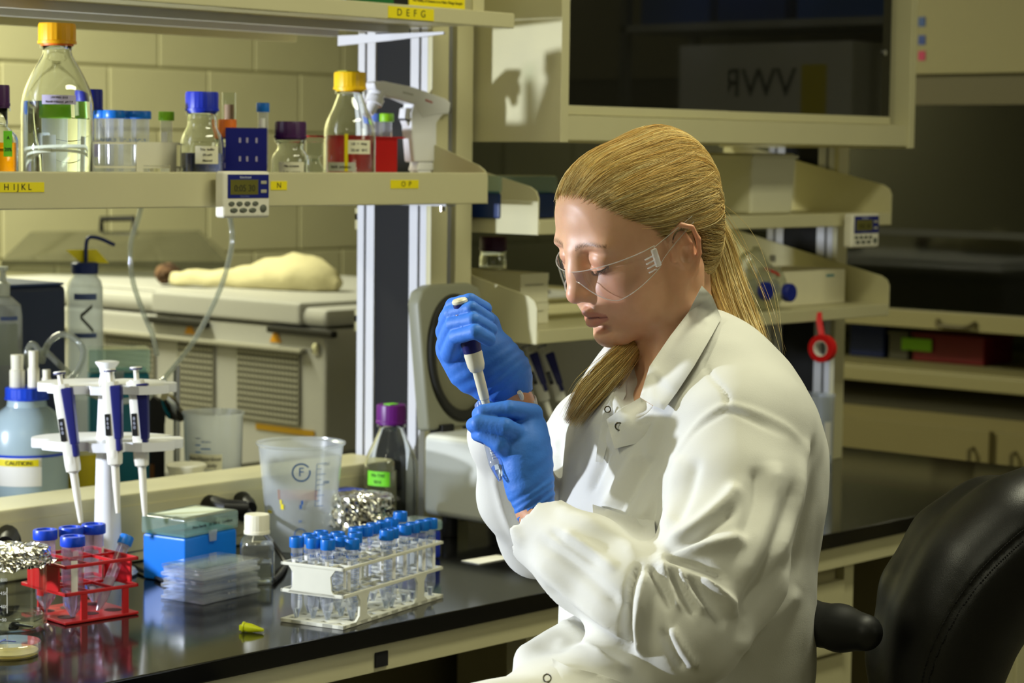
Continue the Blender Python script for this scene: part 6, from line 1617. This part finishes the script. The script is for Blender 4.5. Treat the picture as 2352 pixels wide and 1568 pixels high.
# folds: polylines on the photo, displaced along the normal where they face the camera
# (points, half width px, height m)
FOLDS = [
 # shoulder yoke and sleeve-head seams
 ([(1640, 770), (1620, 840), (1665, 900), (1672, 935)], 5, -.0022),
 ([(1530, 1090), (1590, 990), (1640, 945), (1680, 932), (1745, 950), (1810, 985), (1852, 1030)], 8, .0016),
 ([(1522, 1110), (1585, 1005), (1640, 960), (1690, 948), (1800, 1000)], 6, -.0014),
 # back pleat
 ([(1868, 1010), (1858, 1080), (1850, 1160), (1838, 1240), (1815, 1330)], 10, -.0065),
 ([(1856, 1005), (1846, 1090), (1820, 1180), (1780, 1290)], 14, .0055),
 # upper sleeve drapes
 ([(1700, 1110), (1660, 1160), (1600, 1210), (1530, 1250)], 18, .0065),
 ([(1690, 1165), (1640, 1205), (1580, 1250), (1520, 1280)], 13, -.0060),
 ([(1560, 1040), (1538, 1130), (1528, 1210)], 16, .0050),
 ([(1600, 1050), (1575, 1140), (1550, 1200)], 14, -.0045),
 ([(1780, 1060), (1770, 1150), (1740, 1250), (1700, 1340)], 22, .0060),
 ([(1740, 1070), (1730, 1160), (1700, 1250)], 16, -.0045),
 ([(1830, 1100), (1800, 1200), (1755, 1310), (1700, 1400)], 14, -.0050),
 ([(1500, 1295), (1560, 1270), (1640, 1250), (1720, 1230)], 15, .0070),
 ([(1505, 1300), (1570, 1320), (1650, 1365), (1690, 1395)], 15, .0075),
 ([(1520, 1290), (1590, 1295), (1670, 1330)], 10, -.0060),
 # elbow bunching
 ([(1490, 1300), (1520, 1350), (1545, 1400)], 9, -.0075), ([(1512, 1302), (1542, 1350), (1560, 1405)], 8, .0065),
 ([(1540, 1320), (1570, 1370), (1598, 1412)], 9, -.0075), ([(1560, 1320), (1592, 1372), (1618, 1410)], 8, .0065),
 ([(1585, 1330), (1625, 1390), (1662, 1440)], 10, -.0060), ([(1610, 1330), (1660, 1385), (1690, 1420)], 10, .0055),
 ([(1468, 1290), (1450, 1350), (1442, 1420), (1450, 1490)], 9, -.0085), ([(1488, 1310), (1472, 1370), (1466, 1440), (1478, 1510)], 13, .0070),
 ([(1540, 1440), (1570, 1490), (1600, 1530)], 11, .0050), ([(1520, 1440), (1545, 1500), (1570, 1540)], 9, -.0050),
 # forearm
 ([(1275, 1165), (1340, 1190), (1420, 1230), (1468, 1275)], 16, .0050),
 ([(1230, 1235), (1290, 1275), (1360, 1330), (1430, 1400)], 16, -.0045),
 ([(1290, 1220), (1350, 1260), (1420, 1310)], 13, .0040), ([(1260, 1215), (1310, 1250), (1380, 1300)], 9, -.0035),
 ([(1215, 1280), (1290, 1350), (1370, 1420), (1450, 1480)], 14, .0045),
 # chest panel
 ([(1470, 1030), (1430, 1100), (1385, 1170)], 14, .0050), ([(1500, 1040), (1460, 1120), (1420, 1180)], 12, -.0045),
 ([(1525, 1080), (1500, 1150), (1470, 1190)], 12, .0045),
 ([(1400, 1020), (1375, 1080), (1355, 1130)], 9, -.0060),
 ([(1520, 960), (1500, 1010), (1490, 1060)], 12, .0040),
 # far sleeve
 ([(1250, 990), (1285, 1060), (1290, 1130)], 9, -.0050), ([(1135, 1080), (1160, 1170), (1200, 1260)], 12, .0040),
 ([(1300, 985), (1275, 1030), (1290, 1090), (1280, 1160)], 9, .0045),
 # waist
 ([(1250, 1345), (1300, 1400), (1380, 1450), (1460, 1500)], 14, -.0060), ([(1270, 1480), (1350, 1500), (1450, 1540)], 14, .0050),
 ([(1280, 1420), (1330, 1460), (1400, 1510)], 12, .0050), ([(1700, 1420), (1760, 1350), (1820, 1280)], 18, -.0050), ([(1690, 1500), (1760, 1430), (1830, 1350)], 20, .0055),
]
vx, vy, vd = to_px(pts); face = np.clip(-(nrm @ cF), 0, 1)**.6
disp = np.zeros(len(pts))
for line, wpx, amp in FOLDS:
    L_ = np.array(spline([(a, b, 0) for a, b in line], 6))[:, :2]; best = np.full(len(pts), 1e9); tb = np.zeros(len(pts))
    box_ = (vx > L_[:, 0].min()-4*wpx) & (vx < L_[:, 0].max()+4*wpx) & (vy > L_[:, 1].min()-4*wpx) & (vy < L_[:, 1].max()+4*wpx)
    ix = np.where(box_)[0]; bx = np.full(len(ix), 1e9); bt_ = np.zeros(len(ix))
    for i in range(len(L_)-1):
        a, b = L_[i], L_[i+1]; e = b-a; t = np.clip(((vx[ix]-a[0])*e[0]+(vy[ix]-a[1])*e[1])/max(e @ e, 1e-9), 0, 1)
        dd_ = np.hypot(vx[ix]-a[0]-t*e[0], vy[ix]-a[1]-t*e[1]); m_ = dd_ < bx; bx[m_] = dd_[m_]; bt_[m_] = ((i+t)/(len(L_)-1))[m_]
    disp[ix] += 1.75*amp*np.exp(-(bx/wpx)**2)*np.clip(np.sin(np.pi*np.clip(bt_, 0, 1))*2.2+.15, 0, 1)
# broad soft unevenness of the cloth
nz1 = np.array([MN.noise(Vector(p)*14)+.5*MN.noise(Vector(p)*30+Vector((3, 1, 7))) for p in pts])
pts = pts+nrm*(disp*face+nz1*.0022)[:, None]
coat_me = np_mesh('lab_coat', pts, quad); coat = wpart('lab_coat', coat_me, COATM)
# ---------------------------------------------------------------- collar, lapel, pocket, snaps laid on the coat
def surf_at(x, y, d0=2.2, d1=3.05, lift=.0):
    """depth where the camera ray meets the coat, from the sculpted field"""
    dv = np.linspace(d0, d1, 240); q = CAM+dv[:, None]*ray(x, y)[None]; f = cv.sample(q); ins = np.where((f < 0) & np.all((q > cv.lo) & (q < cv.lo+cv.h*(cv.n-1)), 1))[0]
    return (dv[ins[0]] if len(ins) else 2.62)-lift
def panel(name, outline, lift, th, sub=10, m=COATM, depth=None, bulge=0.0, parent=None):
    """a cloth panel with real thickness, its outline traced and its depth following the coat"""
    poly = np.array(spline([(a, b, 0) for a, b in outline+[outline[0]]], 1))[:-1, :2]
    x0, y0 = poly.min(0); x1, y1 = poly.max(0); n = max(int((x1-x0)/sub), 3), max(int((y1-y0)/sub), 3)
    bm = bmesh.new(); vs = [bm.verts.new((a, b, 0)) for a, b in poly]; bm.faces.new(vs)
    bmesh.ops.triangulate(bm, faces=bm.faces)
    for _ in range(5):
        es = [e for e in bm.edges if e.calc_length() > sub*1.6]
        if not es: break
        bmesh.ops.subdivide_edges(bm, edges=es, cuts=1); bmesh.ops.triangulate(bm, faces=[f for f in bm.faces if len(f.verts) > 3])
    bmesh.ops.beautify_fill(bm, faces=bm.faces, edges=bm.edges)
    cxy = poly.mean(0); rm = max(np.hypot(*(poly-cxy).T))
    raw = {}
    for v in bm.verts:
        raw[v] = depth(v.co.x, v.co.y) if depth else surf_at(v.co.x, v.co.y)
    for _ in range(4):
        raw = {v: (raw[v]+sum(raw[e.other_vert(v)] for e in v.link_edges))/(1+len(v.link_edges)) for v in bm.verts}
    for v in bm.verts:
        x, y = v.co.x, v.co.y; d = raw[v]
        b_ = bulge*max(0, 1-(math.hypot(x-cxy[0], y-cxy[1])/rm)**2); v.co = Vector(P(x, y, d-lift-b_))
    r_ = bmesh.ops.extrude_face_region(bm, geom=list(bm.faces))
    for v in [g for g in r_['geom'] if isinstance(g, bmesh.types.BMVert)]: v.co += Vector(cF)*th
    me = bpy.data.meshes.new(name); bmesh.ops.recalc_face_normals(bm, faces=bm.faces); bm.to_mesh(me); bm.free(); finish(me, True, 60)
    o = obj(name, me, m, parent or coat); return o
lk = [(1500, 765), (1462, 790), (1412, 845), (1360, 905), (1312, 975)]
bundle('front_lock', [PX(1500, 765, 2.75)]+[PX(x, y, min(surf_at(x, y), surf_at(x+15, y+15))-.014) for x, y in lk[1:]], [.008, .014, .020, .022, .016], 3200, 24, (1, .45), 9, .0012, 9)
cdep = lambda x, y: min(2.63-.000318*(x-1540)-.000636*(y-800), surf_at(x, y)-.004)
panel('collar', [(1612, 656), (1636, 680), (1657, 730), (1638, 765), (1596, 838), (1556, 899), (1525, 941), (1498, 930), (1470, 912), (1492, 841), (1539, 772), (1582, 716)], .004, .0022, depth=cdep, bulge=.012)
panel('lapel', [(1393, 963), (1432, 935), (1470, 913), (1520, 945), (1500, 985), (1462, 1018), (1412, 1030), (1403, 1000)], .007, .002, bulge=.002)
panel('collar', [(1466, 775), (1445, 810), (1420, 858), (1427, 876), (1452, 862), (1478, 830), (1484, 796)], .0, .002, depth=lambda x, y: 2.70+(1480-x)*.0005)
panel('pocket', [(1362, 1160), (1432, 1182), (1503, 1198), (1508, 1250), (1512, 1290), (1440, 1270), (1375, 1230)], .0035, .002)
panel('pocket_band', [(1361, 1158), (1432, 1180), (1504, 1196), (1505, 1224), (1430, 1208), (1363, 1187)], .0065, .002)
panel('placket', [(1436, 868), (1408, 905), (1386, 950), (1374, 1010), (1368, 1060), (1384, 1062), (1398, 1010), (1412, 955), (1438, 905)], .004, .002)
panel('lower_pocket', [(1268, 1512), (1310, 1532), (1370, 1546), (1440, 1570), (1440, 1620), (1290, 1600)], .004, .002)
def snap(px, py, r=.0045):
    d = surf_at(px, py)-.0105
    bm = bmesh.new(); add_lathe(bm, [(r*.62, 0), (r*.75, .0012), (r, .0012), (r*1.12, 0)], 20, cap0=False, cap1=False)
    q = Vector(-cF).to_track_quat('Z', 'Y').to_matrix().to_4x4(); tf(bm.verts, T(*P(px, py, d)) @ q); o = obj('snap', bm, CHROME, coat); return o
snap(1422, 979, .0049); snap(1396, 940, .0040); snap(1257, 1557, .0046)
# ================================================================ gloves
GLOVE = mat('blue_nitrile', (60, 122, 218), .56, spec=.4, noise=.05, nscale=40, bump=.3, bscale=150)
def hand(paths, lo, hi, h=.0016, ridges=()):
    a = np.array([p[0] for p in paths if p]); v = Vol(lo, hi, h)
    return v
def px_chain(v, seq, k, mode='add'):
    v.chain([PX(x, y, d) for x, y, d, r in seq], [r for *_, r in seq], k, mode)
def bounds(seqs, m=.045):
    q = np.array([PX(x, y, d) for s_ in seqs for x, y, d, r in s_]); return q.min(0)-m, q.max(0)+m
LH = {
 'palm': [(1232, 1180, 2.573, .0225), (1214, 1105, 2.580, .0235), (1206, 1040, 2.584, .0255), (1210, 985, 2.596, .0235)],
 'index': [(1224, 950, 2.590, .0120), (1170, 939, 2.571, .0106), (1112, 947, 2.574, .0096), (1102, 952, 2.598, .0092), (1126, 955, 2.622, .0088)],
 'middle': [(1218, 1012, 2.582, .0122), (1160, 981, 2.560, .0108), (1100, 972, 2.566, .0096), (1088, 976, 2.592, .0090), (1114, 986, 2.617, .0086)],
 'ring': [(1192, 1058, 2.582, .0120), (1150, 1020, 2.562, .0104), (1112, 996, 2.570, .0092), (1099, 997, 2.596, .0086), (1124, 1010, 2.617, .0082)],
 'pinky': [(1186, 1072, 2.600, .0105), (1160, 1046, 2.596, .0088), (1140, 1022, 2.606, .0080), (1138, 1020, 2.620, .0076)],
 'thumb': [(1222, 1040, 2.610, .0150), (1185, 985, 2.640, .0125), (1140, 950, 2.648, .0115), (1110, 935, 2.640, .0100)]}
RH = {
 'wrist': [(1178, 905, 2.676, .0235), (1155, 858, 2.672, .0290), (1108, 818, 2.672, .0330), (1072, 785, 2.668, .0270)],
 'back': [(1036, 800, 2.664, .0165), (1082, 842, 2.668, .0215), (1135, 878, 2.674, .0230)],
 'pinky': [(1034, 812, 2.646, .0115), (1048, 773, 2.588, .0090), (1092, 762, 2.560, .0086), (1124, 780, 2.578, .0080)],
 'ring': [(1026, 788, 2.648, .0118), (1041, 745, 2.595, .0094), (1088, 735, 2.570, .0090), (1127, 757, 2.586, .0084)],
 'middle': [(1022, 762, 2.650, .0118), (1036, 719, 2.602, .0094), (1084, 709, 2.580, .0090), (1120, 733, 2.594, .0084)],
 'index': [(1028, 734, 2.654, .0112), (1041, 701, 2.618, .0090), (1080, 690, 2.596, .0086), (1114, 708, 2.608, .0080)],
 'thumb': [(1132, 800, 2.676, .0170), (1122, 745, 2.676, .0140), (1088, 708, 2.656, .0115), (1062, 697, 2.634, .0104)]}
def glove(name, H, cuts, label, cuffs, seams):
    lo, hi = bounds(H.values()); v = Vol(lo, hi, .0015)
    for kf, seq in H.items():
        if kf in ('palm', 'wrist', 'back'): px_chain(v, seq, .022)
    for kf, seq in H.items():
        if kf not in ('palm', 'wrist', 'back'):
            px_chain(Tmp(v, seq), seq, .002) if False else finger(v, seq)
    for seq in seams: px_chain(v, seq, .004, 'cut')
    for seq in cuts: px_chain(v, seq, .001, 'cut')
    p, t_, q = v.mesh(); p = relax(p, q, 2, .5); n_ = vnormals(p, q)
    f = np.array([MN.noise(Vector(a)*75)*.6+MN.noise(Vector(a)*Vector((1, 1, 2.2))*45)*.8 for a in p]); p = p+n_*(f*.00055)[:, None]
    # rolled wrinkles running round the wrist
    x, y, d = to_px(p); w = np.zeros(len(p))
    for (ax, ay, bx, by, amp, per) in cuffs:
        e = np.array([bx-ax, by-ay], float); L_ = np.hypot(*e); u_ = ((x-ax)*e[0]+(y-ay)*e[1])/L_; s_ = np.clip(u_/L_, -.2, 1.2)
        env = np.exp(-((s_-.5)/.42)**4); w += amp*env*np.sin(u_/per*2*math.pi+2.2*np.sin((x*.03+y*.017)))
    p = p+n_*w[:, None]
    return np_mesh(name, p, q)
def finger(v, seq):
    """finger unions softly with the palm at its root but stays apart from its neighbours"""
    pts_ = [PX(x, y, d) for x, y, d, r in seq]; rs = [r for *_, r in seq]
    v.cone(pts_[0], pts_[1], rs[0], rs[1], .0025)
    for i in range(1, len(pts_)-1): v.cone(pts_[i], pts_[i+1], rs[i], rs[i+1], .0008)
lg_me = glove('glove', LH, [[(1240, 1198, 2.568, .0235), (1262, 1222, 2.560, .030)]], '', [(1150, 1040, 1240, 1190, .0004, 37), (1195, 1120, 1240, 1200, .0005, 17)], [])
rg_me = glove('glove', RH, [[(1188, 925, 2.676, .024), (1200, 955, 2.680, .030)]], '', [(1110, 800, 1180, 900, .0006, 24)], [])
lg = wpart('glove', lg_me, GLOVE); lg['label'] = 'blue nitrile glove on the near hand round the tube'
rg = wpart('glove', rg_me, GLOVE); rg['label'] = 'blue nitrile glove on the far hand gripping the pipette'
def wrist(seq):
    lo, hi = bounds([seq], .05); v = Vol(lo, hi, .003); px_chain(v, seq, .01); p, t_, q = v.mesh(); me = np_mesh('wrist', p, q)
    set_col(me, 'skin', np.tile(np.array(lin((214, 158, 120))), (len(p), 1))); return wpart('wrist', me, SKIN)
wrist([(1226, 1172, 2.574, .0215), (1258, 1212, 2.562, .0225), (1300, 1250, 2.535, .024)])
wrist([(1172, 895, 2.668, .0205), (1184, 930, 2.672, .0215), (1186, 975, 2.69, .023)])
tube('watch_strap', [tuple(P(1184+14*math.cos(a_), 916+20*math.sin(a_), 2.652+.02*math.sin(a_*.5))) for a_ in np.linspace(-.9, 1.2, 8)], .003, IVORY, None, n=8)
ws = bpy.data.objects['watch_strap']; ws.parent = woman; ws.location = -Vector(W0)
# ================================================================ pipette and tube in her hands
def along(a, b, prof, m, name, parent, n=24, loc=None):
    a, b = Vector(a), Vector(b); z = (b-a).normalized(); M = T(*(a-Vector(parent.location))) @ z.to_track_quat('Z', 'Y').to_matrix().to_4x4()
    return lathe(name, prof, m, parent, n=n, M=M)
pa_, pb3_ = P(1055, 688, 2.588), P(1116, 926, 2.612)
hp2 = thing('pipette', 'ivory and navy pipette held in the gloved far hand', 'pipette', tuple(pa_)); Lp = float(np.linalg.norm(pb3_-pa_)); IV = mat('held_ivory', (234, 228, 200), .35)
along(pa_, pb3_, [(0, -.001), (.0075, -.001), (.0092, .001), (.0092, .0035), (.0075, .005)], IV, 'plunger_button', hp2)
along(pa_, pb3_, [(.0075, .005), (.0088, .0055), (.0088, .0085), (.004, .010), (.004, Lp*.2)], NAVY, 'plunger_rod', hp2)
along(pa_, pb3_, [(.010, Lp*.12), (.0125, Lp*.16), (.0120, Lp*.36), (.0108, Lp*.5)], NAVY, 'navy_grip', hp2)
along(pa_, pb3_, [(.0108, Lp*.475), (.0106, Lp*.51), (.0110, Lp*.52), (.0102, Lp*.63), (.0084, Lp*.675), (.0066, Lp*.69)], IV, 'barrel', hp2)
along(pa_, pb3_, [(.0062, Lp*.66), (.0060, Lp*.9), (.0056, Lp*.955), (.0050, Lp*.96), (.0046, Lp*1.0)], IV, 'shaft', hp2)
along(pa_, pb3_, [(.0042, Lp*.98), (.0030, Lp*1.10), (.0012, Lp*1.28)], FROST, 'disposable_tip', hp2, n=16)
ta, tb_ = P(1149, 1105, 2.563), P(1106, 928, 2.622)
ht2 = thing('conical_tube', 'clear conical tube held in the near gloved hand under the pipette', 'tube', tuple(ta)); Lt = float(np.linalg.norm(tb_-ta))
along(ta, tb_, [(0, 0), (.002, .0003), (.003, .003), (.0078, .022), (.0083, .026), (.0083, Lt), (.0088, Lt)], thin('held_tube_wall', (236, 240, 246), .06, haze=.14, hazec=(224, 230, 240), fres=1.55), 'tube_wall', ht2, n=24)
along(ta, tb_, [(0, .001), (.002, .0015), (.0026, .003), (.0066, .019), (0, .019)], WATER, 'liquid', ht2, n=20)
zq_ = (Vector(tb_)-Vector(ta)).normalized(); Mq = zq_.to_track_quat('Z', 'Y').to_matrix().to_4x4()
bm = bmesh.new(); camv = Mq.inverted() @ Vector(-cF); aa0 = math.degrees(math.atan2(camv.y, camv.x))
for i in range(16):
    z = .026+i*.0034; wd_ = 34 if i % 2 else 60
    for q in range(3):
        a1, a2 = R_(aa0-20+q*wd_/3), R_(aa0-20+(q+1)*wd_/3); vs = [bm.verts.new((.0085*math.cos(a), .0085*math.sin(a), zz)) for a, zz in ((a1, z), (a2, z), (a2, z+.0005), (a1, z+.0005))]; bm.faces.new(vs)
tf(bm.verts, Mq); o = obj('graduation_marks', bm, BLUEINK, ht2); o['kind'] = 'stuff'
# trousers and lower legs under the bench side, seat to floor
TRO = mat('dark_trousers', (34, 34, 40), .9)
legs = Vol((1.35, 1.15, -.01), (2.35, 2.05, .90), .009)
for sgn, off in ((0, np.array([0, -.11, 0])), (1, np.array([0, .11, 0]))):
    hip = np.array([2.10, 1.62, .72])+off; knee = np.array([1.66, 1.66, .70])+off; ank = np.array([1.72, 1.66, .26])+off
    legs.chain([hip, knee], [.085, .062], .03); legs.chain([knee, ank], [.060, .045], .03); legs.chain([ank+np.array([0, 0, -.03]), ank+np.array([-.14, 0, -.05])], [.045, .034], .02)
p, t_, q = legs.mesh(); wpart('trousers', np_mesh('trousers', p, q), TRO)
# ================================================================ swivel chair
LEATH = mat('black_leather', (17, 17, 17), .36, spec=.5, bump=.12, bscale=900, noise=.1, nscale=20)
chair = thing('office_chair', 'black leather swivel chair with padded backrest and armrest behind the woman', 'chair', (2.14, 1.60, 0))
K0 = Vector(chair.location)
def cpart(name, me, m): o = obj(name, me, m, chair); o.location = -K0; return o
CP = lambda x, y, d: PX(x, y, d)
v = Vol((2.10, .95, .66), (2.95, 1.75, 1.14), .006)
# rear cushion (far, darker rim) and the near padded shell
far = [(2075, 1700, 2.66), (2082, 1500, 2.665), (2120, 1360, 2.675), (2190, 1255, 2.685), (2275, 1200, 2.69), (2400, 1195, 2.69), (2560, 1230, 2.69)]
v.chain([CP(*a) for a in far], [.040, .042, .046, .050, .050, .050, .045], .03)
near_ = [(2150, 1720, 2.60), (2165, 1560, 2.60), (2200, 1430, 2.60), (2262, 1320, 2.60), (2350, 1235, 2.60), (2460, 1190, 2.61), (2600, 1200, 2.62)]
v.chain([CP(*a) for a in near_], [.052, .058, .066, .070, .068, .064, .055], .035)
p, t_, q = v.mesh(); p = relax(p, q, 6, .5)
n_ = vnormals(p, q); x, y, d = to_px(p)
def groove(line, w, amp):
    global p
    L_ = np.array(spline([(a, b, 0) for a, b in line], 8))[:, :2]; bx = np.full(len(p), 1e9)
    for i in range(len(L_)-1):
        a, b = L_[i], L_[i+1]; e = b-a; t = np.clip(((x-a[0])*e[0]+(y-a[1])*e[1])/max(e @ e, 1e-9), 0, 1); bx = np.minimum(bx, np.hypot(x-a[0]-t*e[0], y-a[1]-t*e[1]))
    p = p+n_*(amp*np.exp(-(bx/w)**2)*np.clip(-(n_ @ cF), 0, 1)**.5)[:, None]
seam = [(2112, 1640), (2130, 1545), (2160, 1465), (2205, 1385), (2260, 1315), (2310, 1265), (2360, 1222), (2420, 1185)]
groove(seam, 7, -.003)
bk_ = cpart('backrest', np_mesh('backrest', p, q), LEATH)
cv2 = v
def ch_surf(px, py):
    dv = np.linspace(2.3, 2.9, 200); qq = CAM+dv[:, None]*ray(px, py)[None]; f = cv2.sample(qq); i = np.where(f < 0)[0]; return dv[i[0]] if len(i) else 2.6
for off in (-9, 9):
    L_ = np.array(spline([(a+off*.75, b+off*.7, 0) for a, b in seam], 10))[:, :2]; bm = bmesh.new()
    for i in range(0, len(L_)-1):
        a, b = L_[i], L_[i]*.35+L_[i+1]*.65
        add_tube(bm, [tuple(P(*a, ch_surf(*a)-.0008)), tuple(P(*b, ch_surf(*b)-.0008))], .0009, 5)
    me = bpy.data.meshes.new('stitching'); bm.to_mesh(me); bm.free(); o = obj('stitching', me, mat('black_thread', (8, 8, 8), .8), bk_); o['kind'] = 'stuff'
# armrest
v = Vol((1.95, 1.15, .78), (2.55, 1.80, 1.05), .004)
ends = [CP(1985, 1452, 2.57), CP(1930, 1442, 2.60), CP(1850, 1428, 2.66), CP(1780, 1418, 2.72)]
v.chain(ends, [.0215, .026, .027, .025], .01)
p, t_, q = v.mesh(); cpart('armrest', np_mesh('armrest', p, q), mat('armrest_rubber', (22, 23, 23), .5))
tube('armrest_bracket', [tuple(P(1858, 1470, 2.66)), tuple(P(1850, 1512, 2.67)), tuple(P(1800, 1640, 2.70)), tuple(P(1760, 1800, 2.70))], [.010, .012, .014, .014], BLACK, None, n=12)
o = bpy.data.objects['armrest_bracket']; o.parent = chair; o.location = -K0
v = Vol((1.80, 1.30, .50), (2.46, 1.92, .72), .008); v.ell((2.13, 1.61, .61), (.25, .24, .055)); p, t_, q = v.mesh(); cpart('seat', np_mesh('seat', p, q), LEATH)
tube('column', [(0, 0, .10), (0, 0, .57)], .028, STEEL, chair, n=20)
for k in range(5):
    a = R_(72*k+20); tube('base_leg', [(0, 0, .10), (.15*math.cos(a), .15*math.sin(a), .09), (.28*math.cos(a), .28*math.sin(a), .065)], [.024, .02, .014], BLACK, chair, n=10)
    lathe('castor', [(0, 0), (.022, .004), (.026, .025), (.022, .046), (0, .05)], BLACK, chair, n=16, M=T(.28*math.cos(a), .28*math.sin(a), 0))
tube('back_support', [(.08, 0, .58), (.30, -.05, .60), tuple(P(2170, 1640, 2.66)-np.array(K0))], .022, BLACK, chair, n=12)
